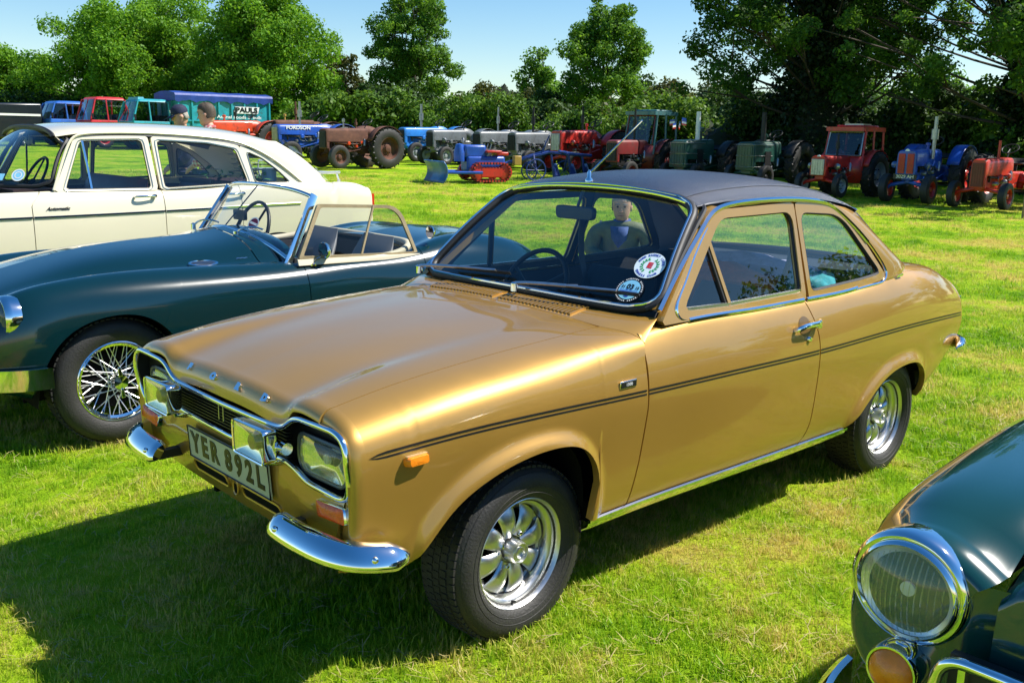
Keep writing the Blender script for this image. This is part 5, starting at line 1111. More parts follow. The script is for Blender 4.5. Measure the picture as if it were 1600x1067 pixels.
def lug_wheel(parent, R, w, rimcol, lugs=True, n=22, name='rear_wheel'):
    r = R*.56; t = MB(); t.lathe([(r, -w*.5), (r+.03*R, -w*.55), (R*.86, -w*.52), (R*.96, -w*.42), (R*.97, 0), (R*.96, w*.42), (R*.86, w*.52), (r+.03*R, w*.55), (r, w*.5)], (0, 0, 0), 'y', 36); wh = t.build(name, TYRE, parent, angle=50)
    if lugs:
        tb = MB()
        for k in range(n):
            for s in (1, -1):
                a = (k+(.5 if s > 0 else 0))*2*pi/n; M = Matrix.Rotation(-a, 3, 'Y') @ Matrix.Rotation(s*.65, 3, 'Z'); tb.box(Matrix.Rotation(-a, 3, 'Y') @ Vector((0, s*w*.25, R*.975)), (.045*R/.7, w*.52, .055*R/.7), M)
        q = tb.build('tread_lugs', TYRE, wh, angle=0); q['kind'] = 'stuff'
    q = MB(); q.lathe([(r*1.02, w*.48), (r*.97, w*.5), (r*.90, w*.30), (r*.86, w*.12), (r*.60, w*.05), (r*.35, w*.16), (r*.30, w*.30), (r*.12, w*.34), (.001, w*.34)], (0, 0, 0), 'y', 30); q.lathe([(r*1.02, -w*.48), (r*.9, -w*.3), (.001, -w*.2)], (0, 0, 0), 'y', 24); rm_ = q.build('rim', rimcol, wh)
    for k in range(6):
        a = k*pi/3; q = MB(); q.lathe([(.02*R/.7, 0), (.02*R/.7, .03), (.001, .035)], (r*.45*cos(a), w*.16, r*.45*sin(a)), 'y', 6); q.build('bolt', IRON, rm_)
    return wh
def tractor(label, px, d, o, rz=0.0, name='tractor'):
    g = lambda k, v: o.get(k, v)
    loc = place(px, d); T = thing(name, label, 'tractor', loc, rz, TRG); s0 = g('scale', 1.0); T.scale = (s0,)*3
    hc, rc = g('hood', None), g('rim', None); L = g('L', 2.0); R = g('R', .70); r = g('r', .36); hw_ = g('hw', .26); hb, ht_ = g('hb', .85), g('ht', 1.30); x0, x1 = g('x0', .55), g('x1', L+.25); tr = g('tr', .70); tf = g('tf', .60); B = lambda mb, n, m, p=T, **k: mb.build(n, m, p, **k)
    for s in (1, -1):
        w_ = lug_wheel(T, R, g('rw', .32), rc); put(w_, (0, s*tr, R), 0 if s > 0 else pi)
        f = lug_wheel(T, r, g('fw', .17), g('frim', rc), False, name='front_wheel'); put(f, (L, s*tf, r), (0 if s > 0 else pi)+g('steer', 0))
    # bonnet: rounded section swept forwards
    pr = rpoly([(-hw_, hb), (hw_, hb), (hw_*g('top', .92), ht_), (-hw_*g('top', .92), ht_)], [.01, .01, .12, .12], 6); G = []
    for x, k in ((x0, 1.0), (x0+.02, 1.0), ((x0+x1)/2, 1.0), (x1-.10, .99), (x1-.03, .97), (x1, .90)):
        G.append([(x+(.04*(z-hb) if x > x1-.11 else 0)*g('rake', 0), y*k, hb+(z-hb)*(1 if k > .98 else .97 if k > .95 else .93)*(1-g('slope', .04)*(x-x0))) for y, z in pr])
    mb = MB(); mb.grid(np.array(G), cv=True); mb.add(G[-1], [tuple(range(len(pr)))]); mb.add(G[0], [tuple(range(len(pr)))]); hood = B(mb, 'bonnet', hc)
    gz0 = hb-g('gdrop', .25)
    mb = MB(); mb.box((x1-.06, 0, (gz0+hb)/2+.01), (.12, hw_*1.9, hb-gz0+.04)); B(mb, 'nose_lower', g('nosecol', hc), bev=.02)
    gm = g('grille', IRON)
    for s in ((1, -1) if g('split', False) else (0,)):
        mb = MB(); ww = hw_*.62 if s else hw_*1.5; mb.box((x1+.012, s*hw_*.42, (gz0+ht_)/2-.05), (.03, ww, (ht_-gz0)*.78)); gg = B(mb, 'grille', gm, bev=.01)
        for k in range(5): q = MB(); q.box((x1+.03, s*hw_*.42-ww/2+ww*(k+.5)/5, (gz0+ht_)/2-.05), (.012, .012, (ht_-gz0)*.72)); B(q, 'grille_bar', g('barcol', gm), gg)
    if g('bands', False):
        for z in np.linspace(gz0+.1, ht_-.12, 3): q = MB(); q.tube([(x0+.5, hw_+.01, z), (x1-.02, hw_*.97+.01, z), (x1+.03, hw_*.8, z), (x1+.03, -hw_*.8, z), (x1-.02, -hw_*.97-.01, z), (x0+.5, -hw_-.01, z)], .012, 5); B(q, 'band', STEEL)
        q = MB(); q.box((x0+.75, hw_+.012, hb+.1), (.3, .02, .42)); B(q, 'side_panel', IRON)
    # engine and gearbox
    mb = MB(); mb.box(((x0+x1)/2+.05, 0, hb-.17), ((x1-x0)*.8, hw_*1.1, .42)); B(mb, 'engine', g('eng', IRON), bev=.03)
    for k, (dx, dz, rr_) in enumerate(((.25, -.02, .07), (.45, -.16, .06), (.75, -.05, .08), (.95, -.2, .05))):
        q = MB(); q.lathe([(rr_, 0), (rr_, .12), (rr_*.7, .15), (.001, .15)], (x0+dx*(x1-x0)/1.6, hw_*.5, hb+dz), 'y', 14); B(q, 'engine_fitting', g('fit', STEEL if k % 2 else g('eng', IRON)))
    q = MB(); q.tube([(x0+.2, hw_*.7, hb-.04), (x0+.6, hw_*.85, hb-.08), (x1-.3, hw_*.75, hb-.03)], .03, 8); B(q, 'manifold', g('man', IRON))
    mb = MB(); mb.box((.25, 0, .72*R/.7), (1.1, .38, .46)); mb.box((-.12, 0, .70*R/.7), (.4, .62, .42)); B(mb, 'gearbox', g('eng', IRON), bev=.05)
    mb = MB(); mb.lathe([(.10, -tr), (.10, tr)], (0, 0, R), 'y', 14, cap=True); B(mb, 'rear_axle', g('eng', IRON))
    mb = MB(); mb.tube([(L, -tf, r), (L, -tf*.8, r+.08), (L, 0, r+.18), (L, tf*.8, r+.08), (L, tf, r)], .05, 8); mb.tube([(L, 0, r+.18), (L, 0, hb-.2)], .09, 8); B(mb, 'front_axle', g('axle', g('eng', IRON)))
    for k in range(4): q = MB(); xk = x0+.35+k*.17; q.tube(curve([(xk, hw_*.62, hb+.02), (xk+.02, hw_*.95, hb-.03), (xk-.05+.03*k, hw_*.98, hb-.14), (x0+.55, hw_*.8, hb-.22)], 8), .007, 5); B(q, 'fuel_pipe', STEEL)
    q = MB(); q.tube(curve([(x1-.12, hw_*.55, ht_-.30), (x1-.30, hw_*.8, hb+.02), (x1-.38, hw_*.7, hb-.16)], 8), .028, 8); B(q, 'radiator_hose', IRON)
    q = MB(); q.tube([(.55, hw_+.12, hb-.18), (L-.1, tf*.75, r+.10)], .017, 6); B(q, 'drag_link', g('eng', IRON))
    q = MB(); q.lathe([(.05, -.11), (.05, .09), (.03, .11), (.03, .14), (.001, .14)], (x0+.18, hw_*1.02, hb-.02), 'z', 12); B(q, 'fuel_filter', STEEL)
    for s in (1, -1): q = MB(); q.box((.42, s*.34, R*.62), (.42, .24, .025)); B(q, 'footplate', IRON)
    for s in (1, -1): q = MB(); q.tube([(-.15, s*.22, R*.75), (-.75, s*.30, R*.55)], .022, 6); B(q, 'lift_arm', IRON)
    # mudguards
    if g('fend', True):
        for s in (1, -1):
            P = []
            for a in np.linspace(g('f0', .35), g('f1', 2.5), 14):
                P.append([((R+.07)*cos(a), s*(tr-.18+q), R+(R+.07)*sin(a)) for q in np.linspace(-.02, .30, 4)])
            mb = MB(); mb.grid(np.array(P)); inner = np.array(P)[:, 0]; mb.ring(inner, inner*[.5, 1, .5]+[0, 0, R*.5], closed=False); B(mb, 'mudguard', g('fcol', hc), solid=.012)
    # seat and wheel
    if not g('cab', False):
        mb = MB(); G = [[(-.15+.22*k*cos(a)-(.06 if sin(a)*0 else 0), .24*k*sin(a), R+.42+.10*k**3*(1.6 if cos(a) < -.2 else .4)) for a in np.linspace(0, 2*pi, 17)[:-1]] for k in (.05, .4, .75, 1)]; mb.grid(np.array(G), cv=True); mb.tube([(-.15, 0, R+.42), (-.12, 0, R+.2)], .04, 6); B(mb, 'seat', g('seat', IRON), solid=.012)
    M = Matrix.Rotation(radians(35), 3, 'Y'); c = Vector((.38, 0, g('swz', ht_+.22))); mb = MB(); mb.tube([c+M @ Vector((.2*cos(a), .2*sin(a), 0)) for a in np.linspace(0, 2*pi, 25)[:-1]], .016, 6, closed=True); mb.tube([c, c+Vector((.2, 0, -.32))], .02, 6)
    for a in (0, 2.1, 4.2): mb.tube([c, c+M @ Vector((.2*cos(a), .2*sin(a), 0))], .01, 5)
    B(mb, 'steering_wheel', IRON)
    if g('exh', None):
        ex, eh, er, em = o['exh']; q = MB(); q.tube([(ex, g('exy', hw_*.4), ht_-.25), (ex, g('exy', hw_*.4), ht_+eh*.35)], er, 8); q.tube([(ex, g('exy', hw_*.4), ht_+eh*.3), (ex, g('exy', hw_*.4), ht_+eh*.62)], er*g('muf', 1.9), 10); q.tube([(ex, g('exy', hw_*.4), ht_+eh*.6), (ex, g('exy', hw_*.4), ht_+eh)], er, 8); B(q, 'exhaust', em)
    if g('cap', None):
        q = MB(); cx, cr, chh, cmt = o['cap']; q.lathe([(cr*.5, -.05), (cr*.5, chh*.6), (cr, chh*.65), (cr, chh), (.001, chh+.02)], (cx, -.05, ht_), 'z', 12); B(q, 'air_cleaner', cmt)
    if g('lamps', False):
        for s in (1, -1):
            q = MB(); q.lathe([(.04, -.12), (.085, -.03), (.09, .02), (.08, .035), (.001, .05)], (x1-.35, s*(hw_+.16), hb+.02), 'x', 18); lm = B(q, 'headlamp', g('lampcol', STEEL)); q = MB(); q.lathe([(.078, .036), (.001, .056)], (x1-.35, s*(hw_+.16), hb+.02), 'x', 16); B(q, 'lens', LENS, lm); q = MB(); q.tube([(x1-.38, s*(hw_+.14), hb), (x1-.38, s*hw_*.8, hb-.02)], .02, 6); B(q, 'bracket', IRON, lm)
    if g('badge', None): q = MB(); q.lathe([(.0001, .02), (.06, .015), (.065, 0)], (x1-.02, 0, ht_-.06), 'x', 14); B(q, 'nose_badge', o['badge'])
    if g('stripe', None):
        txt, mt = o['stripe']; M_ = basis(((x0+x1)/2+.1, hw_*.96+.012, (hb+ht_)/2+.05), (-1, 0, 0), (0, -.02, 1)); B(text_mb(txt, .16, .006, M_, .004, 1.25), 'bonnet_lettering', mt)
    if g('cab', None):
        cc_ = o['cab']; zc_ = R+.25; zt = g('cabtop', 2.35); xa, xb = .62, -.55; wv = .62
        for x, lean in ((xa, .10), (xb, -.02), (.05, 0)):
            for s in (1, -1): q = MB(); q.tube([(x+lean, s*wv, zc_), (x-lean, s*wv*.94, zt)], .035, 6); B(q, 'cab_post', cc_['post'])
        q = MB(); G = [[(xm, ym, zz) for xm, ym in ((xb-.08, -wv), (xa+.10, -wv), (xa+.10, wv), (xb-.08, wv))] for zz in (zt-.10, zt+.02)]; q.grid(np.array(G), cv=True); q.add(G[1], [(0, 1, 2, 3)]); q.add(G[0], [(3, 2, 1, 0)]); q.box((-.05, 0, zt+.05), (.9, .9, .06)); B(q, 'cab_roof', cc_['roof'], bev=.03)
        if 'hatch' in cc_: q = MB(); q.box((-.05, 0, zt+.10), (.5, .6, .05)); B(q, 'roof_hatch', cc_['hatch'])
        q = MB(); q.add([(xa+.09, -wv*.93, zc_+.30), (xa+.09, wv*.93, zc_+.30), (xa-.06, wv*.9, zt-.12), (xa-.06, -wv*.9, zt-.12)], [(0, 1, 2, 3)]); B(q, 'cab_windscreen', cc_['glass'])
        fr_ = rpoly([(xa+.10, -wv*.9, zc_+.30), (xa+.10, wv*.9, zc_+.30), (xa-.05, wv*.87, zt-.12), (xa-.05, -wv*.87, zt-.12)], .03, 3); q = MB(); q.tube(fr_, .022, 5, closed=True); B(q, 'windscreen_frame', cc_.get('frame', STEEL))
        q = MB(); q.add([(xa+.10, -wv, zc_-.5), (xa+.10, wv, zc_-.5), (xa+.10, wv, zc_+.28), (xa+.10, -wv, zc_+.28)], [(0, 1, 2, 3)]); B(q, 'cab_front', cc_['panel'], solid=.02)
        for s in (1, -1):
            q = MB(); q.add([(xa+.08, s*wv, zc_-.4), (.10, s*wv, zc_-.4), (.08, s*wv, zc_+.30), (xa+.08, s*wv, zc_+.30)], [(0, 1, 2, 3)]); B(q, 'cab_door', cc_['panel'], solid=.02)
            q = MB(); q.add([(xa+.06, s*wv*.99, zc_+.32), (.08, s*wv*.99, zc_+.32), (.05, s*wv*.94, zt-.12), (xa-.06, s*wv*.94, zt-.12)], [(0, 1, 2, 3)]); B(q, 'cab_side_glass', cc_['glass'])
    return T
RED = paint('tractor_red', (.50, .022, .014)); ORED = paint('orange_red', (.58, .055, .012)); TBLUE = paint('tractor_blue', (.012, .08, .42)); LBLUE = paint('light_tractor_blue', (.02, .20, .62)); FGREY = paint('tractor_grey', (.12, .135, .145), .4); RUSTB = mat('rusty_brown', (.115, .045, .028), .75, .1, var=.35, vscale=5, bump=.4, bscale=40); MGREEN = paint('marshall_green', (.01, .06, .045)); DKRED = paint('dark_red', (.16, .014, .014), .5); TEALC = paint('teal_cab', (.05, .16, .17), .5); CREAMW = paint('cream_wheel', (.45, .40, .30), .6); RIMG = paint('grey_rim', (.30, .33, .36), .5); YELL = paint('dull_yellow', (.42, .26, .05), .5)
RED2 = paint('row_crop_red', (.55, .030, .012))
PBLUE = paint('plough_blue', (.008, .035, .20))
CABG = glass('cab_glass', (.55, .62, .66), 1.3)
tractor('rusty brown unrestored tractor with big lugged rear tyre', 582, 32.5, dict(scale=.86, hood=RUSTB, rim=RUSTB, L=2.12, R=.76, r=.44, fw=.20, rw=.36, hw=.27, hb=.98, ht=1.50, x1=2.42, eng=mat('rusty_iron', (.07, .025, .018), .8, .2, var=.4, vscale=7), cap=(1.45, .055, .32, STEEL), exh=(1.0, .34, .03, RUSTB), fit=ORED, man=RUSTB, grille=IRON, fcol=RUSTB), .04)
tractor('blue tractor with white bonnet lettering beside the rusty tractor', 515, 34.5, dict(hood=TBLUE, rim=RIMG, L=2.0, R=.66, r=.40, hw=.25, hb=1.0, ht=1.36, eng=TBLUE, grille=STEEL, barcol=YELL, exh=(1.35, .75, .04, STEEL), stripe=('FORDSON', WHITE), fcol=TBLUE), .0)
tractor('orange-red tractor in front of the teal lorry body', 405, 39, dict(hood=ORED, rim=ORED, L=2.0, R=.68, r=.36, eng=ORED, hb=1.0, ht=1.42, hw=.24, exh=(1.2, .5, .03, IRON), cap=(1.6, .07, .18, ORED)), .05)
tractor('rust-orange tractor half hidden behind the blue lettered tractor', 500, 40, dict(hood=RUSTB, rim=YELL, L=2.0, R=.68, r=.36, eng=YELL, hb=1.05, ht=1.48, exh=(1.3, .7, .035, RUSTB), cap=(1.7, .06, .2, YELL)), .0)
tractor('light blue tractor with silver exhaust right of the rusty tractor', 694, 38.5, dict(hood=LBLUE, rim=RIMG, L=1.95, R=.64, r=.37, hw=.24, hb=.95, ht=1.30, eng=LBLUE, exh=(1.35, .85, .045, STEEL), fcol=LBLUE), -.03)
for lab, px, d, e in (('grey tractor nearest the light blue tractor', 735, 36.5, None), ('middle of the three small grey tractors', 808, 35, (1.2, .8, .03, STEEL)), ('grey tractor nearest the red tractor', 862, 34, (1.2, .8, .035, IRON))):
    tractor(lab, px, d, dict(hood=FGREY, rim=RIMG, L=1.85, R=.62, r=.33, hw=.23, hb=.86, ht=1.26, top=.85, eng=FGREY, exh=e, lamps=True, lampcol=FGREY, grille=IRON, fcol=FGREY), 0)
tractor('bright red tractor with grey grille beside the blue plough', 935, 32, dict(hood=RED, rim=RED, L=1.95, R=.66, r=.36, hw=.25, hb=.95, ht=1.36, eng=RED, grille=STEEL, exh=(1.1, .75, .03, IRON), lamps=True, lampcol=RED, cap=(.75, .05, .2, RED)), 0)
tractor('dark red tractor with teal roofed cab in the tree shade', 1010, 28, dict(scale=.84, hood=DKRED, rim=DKRED, L=1.9, R=.68, r=.36, hw=.26, hb=.92, ht=1.40, eng=IRON, exh=(1.1, 1.0, .035, IRON), cab=dict(post=TEALC, roof=TEALC, panel=DKRED, glass=CABG, frame=DKRED), cabtop=2.30), .05)
tractor('dark green tractor with union flags in the shade', 1110, 27.5, dict(scale=.86, hood=MGREEN, rim=IRON, L=1.75, R=.66, r=.34, hw=.34, hb=.80, ht=1.42, x1=2.0, bands=True, eng=MGREEN, exh=(1.2, .85, .07, WHITE), muf=1.1, fcol=IRON, grille=MGREEN, cap=(.8, .12, .36, MGREEN)), .0)
tractor('dark green tractor with tall black stack left of the red cab tractor', 1212, 26.5, dict(scale=.86, hood=MGREEN, rim=IRON, L=1.75, R=.70, r=.36, hw=.34, hb=.80, ht=1.42, x1=2.0, bands=True, eng=MGREEN, exh=(1.3, .85, .075, IRON), muf=1.05, fcol=IRON, grille=MGREEN, cap=(.9, .1, .2, MGREEN)), .0)
tractor('red tractor with boxy red cab and grey grille', 1325, 23.8, dict(scale=.80, hood=RED, rim=RIMG, L=1.85, R=.66, r=.36, hw=.27, hb=.88, ht=1.22, eng=RED, grille=STEEL, lamps=True, cab=dict(post=RED, roof=RED, panel=RED, glass=glass('dark_cab_glass', (.25, .32, .42), 1.5), frame=STEEL, hatch=STEEL), cabtop=2.02, badge=WHITE, fcol=RED, exh=(1.25, .6, .03, IRON), axle=RED), .0)
fm = tractor('blue tractor with twin red grille panels and white number plate', 1456, 22.6, dict(scale=.83, tf=.56, hood=TBLUE, rim=RED, L=1.98, R=.74, r=.385, fw=.19, rw=.34, hw=.28, hb=.98, ht=1.42, split=True, grille=RED, gdrop=.22, eng=TBLUE, lamps=True, lampcol=TBLUE, exh=(1.35, .85, .05, STEEL), exy=.33, badge=WHITE, fcol=TBLUE, axle=TBLUE, cap=(.75, .07, .16, TBLUE)), .05)
q = MB(); q.box((2.10, -.05, .70), (.02, .62, .14)); npl = q.build('number_plate', INK, fm); text_mb('3029 AH', .13, .004, basis((2.113, -.05, .70), (0, 1, 0), (0, 0, 1)), .003, 1.0).build('plate_lettering', WHITE, npl)
tractor('red row-crop tractor with narrow bonnet at the right edge', 1572, 21.4, dict(scale=.84, hood=RED2, rim=RED2, L=2.0, R=.66, r=.34, hw=.20, hb=.82, ht=1.26, tf=.62, eng=RED2, grille=DKRED, exh=(1.3, .42, .035, RED2), muf=1.0, axle=RED2, fend=False, tr=.75, gdrop=.3), .0)
# flags on the green tractor
ft = place(1050, 26.4); fl_ = thing('flag_bunch', 'small red white and blue flags tied to the green tractor', 'flags', (ft[0], ft[1], ft[2]+1.50))
for k in range(7):
    q = MB(); a = k*.9; c = np.array([.10*cos(a), .10*sin(a), .05*k % .2])
    for j, m_ in enumerate((0, 1, 2)): q.add([c+[0, 0, .05*j], c+[.13*cos(a), .13*sin(a), .05*j-.02], c+[.13*cos(a), .13*sin(a), .05*j+.03], c+[0, 0, .05*j+.05]], [(0, 1, 2, 3)], j)
    q.build('flag', [RED, WHITE, TBLUE], fl_, angle=0)
# ---- crawler with blade
cx, cy, cz_ = place(752, 26); cr = thing('crawler_tractor', 'small blue crawler tractor with red tracks and front blade', 'tractor', (cx, cy, cz_), -.30, TRG)
for s in (1, -1):
    loop = np.array(rpoly([(-.45, s*.40, .06), (.45, s*.40, .06), (.55, s*.40, .30), (.45, s*.40, .52), (-.45, s*.40, .52), (-.55, s*.40, .30)], .16, 6)); q = MB(); q.strip(loop, [(.02, -.11), (.02, .11), (-.02, .11), (-.02, -.11)], up=None, closed=True); q.build('track', IRON, cr)
    for k, p in enumerate(resample(loop, 30, True)):
        q = MB(); q.box(p, (.05, .24, .05)); q.build('track_plate', mat('track_red', (.42, .03, .02), .5, var=.3, vscale=9), cr)
    q = MB(); q.box((0, s*.46, .29), (.62, .06, .28)); q.build('track_guard', RED, cr, bev=.04)
    for x in (-.40, .40): q = MB(); q.lathe([(.20, -.07), (.21, 0), (.20, .07), (.10, .085), (.001, .085)], (x, s*.40, .29), 'y', 20); q.build('track_wheel', RED, cr)
q = MB(); q.box((.05, 0, .50), (1.1, .50, .40)); q.box((.35, 0, .82), (.62, .42, .34)); q.build('chassis', TBLUE, cr, bev=.06)
q = MB(); q.lathe([(.15, -.22), (.16, .0), (.10, .22), (.001, .24)], (.75, .06, .78), 'z', 16); q.build('engine', TBLUE, cr)
q = MB(); q.box((-.15, 0, .82), (.45, .62, .06)); q.build('red_deck', RED, cr, bev=.02); q = MB(); q.box((-.45, 0, .76), (.34, .40, .10)); q.build('seat', RED, cr, bev=.03)
for y in (-.22, 0, .22): q = MB(); q.tube([(.02, y, .70), (-.1, y, 1.02)], .014, 6); q.build('lever', STEEL, cr)
for s in (1, -1): q = MB(); q.tube([(.3, s*.56, .28), (1.35, s*.42, .28)], .04, 6); q.build('blade_arm', TBLUE, cr)
q = MB(); P = np.array([[(1.40+.10*(1-((z-.30)/.25)**2)*-1+.06, y, z) for z in np.linspace(.03, .56, 8)] for y in np.linspace(-.72, .72, 4)]); q.grid(P); q.build('blade', paint('blade_blue', (.02, .11, .30), .45), cr, solid=.03)
# ---- blue trailed plough
ix, iy, iz = place(848, 27.5); im = thing('trailed_plough', 'dark blue trailed plough with spoked wheels behind the crawler', 'plough', (ix, iy, iz), -.30)
for y in (-.22, .10): q = MB(); q.tube([(-1.4, y, .70), (.0, y, .78), (1.3, y*.4, .45), (1.6, 0, .40)], .045, 6); q.build('beam', PBLUE, im)
q = MB(); q.tube([(-1.2, -.3, .72), (-.2, .35, .82)], .035, 6); q.build('brace', PBLUE, im)
for x, y, R_2 in ((.5, .35, .30), (-.8, -.4, .27), (.3, -.45, .25)):
    q = MB(); q.tube([(x+R_2*cos(a), y, R_2+R_2*.96*sin(a)) for a in np.linspace(0, 2*pi, 25)[:-1]], .022, 6, closed=True); w_ = q.build('wheel', PBLUE, im)
    for k in range(8): q = MB(); a = k*pi/4; q.tube([(x, y, R_2), (x+R_2*cos(a), y, R_2+R_2*sin(a))], .010, 4); q.build('spoke', PBLUE, w_)
    q = MB(); q.tube([(x, y, R_2), (x, y*.5, .72)], .03, 6); q.build('wheel_arm', PBLUE, im)
for x in (-.2, -.75, -1.2):
    q = MB(); q.grid(np.array([[(x-.25*u+.05*v, .1-.22*v*u, .05+.42*v) for v in np.linspace(0, 1, 5)] for u in np.linspace(0, 1, 5)])); q.build('mouldboard', PBLUE, im, solid=.02)
    q = MB(); q.tube([(x, .1, .1), (x+.1, .1, .72)], .035, 6); q.build('shank', PBLUE, im)
q = MB(); q.tube([(.2, .1, .78), (.0, .15, 1.25)], .02, 6); q.build('lever', PBLUE, im)
q = MB(); q.box((1.0, .15, .55), (.22, .16, .26)); q.build('tool_box', YELL, im, bev=.02)
# ---- lorries
TEAL = paint('lorry_teal', (.02, .30, .36), .4); TARP = mat('blue_tarpaulin', (.010, .045, .26), .55, var=.2, vscale=2, bump=.5, bscale=5); LRED = paint('lorry_red', (.48, .015, .02)); LBL = paint('lorry_blue', (.02, .12, .48)); WSG = glass('lorry_glass', (.50, .62, .72), 1.6)
def lorry(label, px, d, col, body=None, rz=0.0, roofh=2.35, peak=0):
    x, y, z = place(px, d); T = thing('lorry', label, 'lorry', (x, y, z), rz, 'lorries parked by the trees'); T.scale = (1, 1, .93); hw_ = 1.0
    q = MB(); G = []
    for zz, xa, xb, w_ in ((.55, .95, -.75, 1.0), (1.30, 1.0, -.75, 1.0), (1.36, .98, -.75, .98), (roofh-.14, .66, -.72, .86), (roofh-.03, .56, -.68, .80), (roofh, .40, -.55, .66)):
        G.append([(px_, py_, zz) for px_, py_ in rpoly([(xb, -w_), (xa, -w_), (xa, w_), (xb, w_)], .10, 5)])
    lo = np.array(G[:3]); up = np.array(G[3:]); q.grid(lo, cv=True); q.build('cab_lower', col, T)
    q = MB(); q.grid(up, cv=True); q.add(up[-1], [tuple(range(len(up[-1])))]); 
    if peak: q.box((.42, 0, roofh-.02), (.34, 1.3, .20), taper=(.7, .9))
    rf = q.build('cab_roof', col, T, angle=50)
    for (ya, xa2) in ((.93, .98), (-.93, .98), (.93, .18), (-.93, .18), (.93, -.70), (-.93, -.70)):
        q = MB(); q.tube([(xa2-.03, ya*1.02, 1.34), (xa2-.32 if xa2 > .5 else xa2, ya*.90, roofh-.12)], .045, 6); q.build('cab_post', col, T)
    q = MB(); q.grid(np.array([[(.955-.33*v+.05*(1-u*u), u*(.93-.10*v), 1.36+(roofh-.50-1.0)*v) for u in np.linspace(-1, 1, 9)] for v in (0, .5, 1)])); q.build('windscreen', WSG, T)
    q = MB(); q.tube([(.99, 0, 1.36), (.68, 0, roofh-.14)], .02, 5); q.build('screen_bar', col, T)
    for s in (1, -1):
        q = MB(); q.add([(.86, s*.965, 1.38), (.20, s*.965, 1.38), (.20, s*.88, roofh-.16), (.62, s*.88, roofh-.16)], [(0, 1, 2, 3)]); q.build('side_window', WSG, T)
        q = MB(); q.add([(.14, s*.965, 1.38), (-.68, s*.965, 1.38), (-.68, s*.88, roofh-.16), (.14, s*.88, roofh-.16)], [(0, 1, 2, 3)]); q.build('side_window', WSG, T)
        q = MB(); q.box((.90, s*1.08, 1.55), (.05, .12, .24)); q.tube([(.90, s*1.05, 1.5), (.88, s*.95, 1.4)], .012, 5); q.build('mirror', IRON, T)
        q = MB(); q.lathe([(.11, 0), (.10, .03), (.001, .05)], (1.0, s*.70, .85), 'x', 16); q.build('headlight', CHROME, T)
        for xw in (.35, -3.6):
            w_ = plain_wheel(T, .45, .27, .24, col, STEEL); put(w_, (xw, s*.92, .45), 0 if s > 0 else pi)
    q = MB(); q.box((.98, 0, .95), (.06, 1.2, .42)); q.build('grille', STEEL, T, bev=.02); q = MB(); q.box((1.05, 0, .55), (.10, 2.0, .18)); q.build('bumper', WHITE, T, bev=.03)
    q = MB(); q.box((-2.2, 0, .70), (5.4, .8, .18)); q.build('chassis', IRON, T)
    q = MB(); q.box((-.5, .45, 1.2), (.4, .5, .9)); q.box((-.5, -.45, 1.2), (.4, .5, .9)); q.build('cab_seats', IRON, T)
    if body: body(T)
    else:
        q = MB(); q.box((-2.9, 0, .95), (4.0, 2.1, .12)); q.build('flat_bed', mat('bed_wood', (.16, .10, .06), .8, var=.3, vscale=6), T)
    return T
def tipper(T):
    xa, xb, w_, z0, z1 = -1.0, -5.6, 1.15, 1.0, 2.70
    q = MB(); q.box(((xa+xb)/2, 0, (z0+z1)/2), (xa-xb, 2*w_, z1-z0)); bd = q.build('load_body', TEAL, T, bev=.02)
    for k in range(8):
        x = xa-.04-(xa-xb-.08)*k/7
        for s in (1, -1): q = MB(); q.box((x, s*(w_+.035), (z0+z1)/2), (.07, .07, z1-z0)); q.build('body_rib', TEAL, bd)
    for s in (1, -1): q = MB(); q.box(((xa+xb)/2, s*(w_+.03), z0+.45), (xa-xb, .05, .06)); q.build('body_rail', TEAL, bd)
    for y in (-.6, 0, .6): q = MB(); q.box((xa+.03, y, (z0+z1)/2), (.06, .07, z1-z0)); q.build('body_rib', TEAL, bd)
    q = MB(); G = []
    for u in np.linspace(0, 1, 30):
        x = xa+.12-(xa-xb+.24)*u; dr = .32+.05*sin(u*37)+.03*sin(u*71); G.append([(x, y, z) for y, z in ((w_+.09+.02*sin(u*50), z1-dr), (w_+.10, z1-.05), (w_+.05, z1+.05), (.55, z1+.15+.02*sin(u*20)), (0, z1+.17), (-.55, z1+.15), (-w_-.05, z1+.05), (-w_-.10, z1-dr))])
    q.grid(np.array(G)); q.add(G[0], [tuple(range(8))]); q.build('tarpaulin', TARP, T, angle=25)
    q = MB(); q.box((-4.35, w_+.075, 2.02), (1.25, .02, .34)); q.v = [(x+(z-2.02)*-.25, y, z) for x, y, z in q.v]; sg = q.build('name_panel', WHITE, T); text_mb('PAULS', .34, .008, basis((-4.35, w_+.092, 2.02), (-1, 0, 0), (-.2, 0, 1)), .012, 1.15).build('name_lettering', INK, sg)
    text_mb('Quality Animal Foods in bulk', .22, .006, basis((-3.55, w_+.082, 1.66), (-1, 0, 0), (0, 0, 1)), .003, 1.2).build('slogan_lettering', WHITE, T)
lorry('turquoise lorry with blue tarpaulin over a teal load body', 226, 45, TEAL, tipper, -.03, 2.42, 1)
lorry('red lorry cab between the blue and turquoise lorries', 160, 46.5, LRED, None, 0, 2.50)
lorry('blue lorry with a low cab at the left of the lorries', 98, 48, LBL, None, 0, 2.28)
vx, vy, vz = place(-22, 46); q = MB(); q.prism([(1.9, -.9, .35), (1.95, -.9, .95), (1.3, -.9, 1.2), (.8, -.9, 1.95), (-2.2, -.9, 2.0), (-2.25, -.9, .35)], (0, 1.8, 0)); vn = thing('dark_van', 'dark van with a white stripe at the left edge', 'van', (vx, vy, vz)); q.build('body', mat('van_dark', (.01, .014, .02), .3, 0, .5), vn, bev=.08)
q = MB(); q.box((-.7, .915, 1.45), (2.8, .02, .10)); q.build('stripe', WHITE, vn)
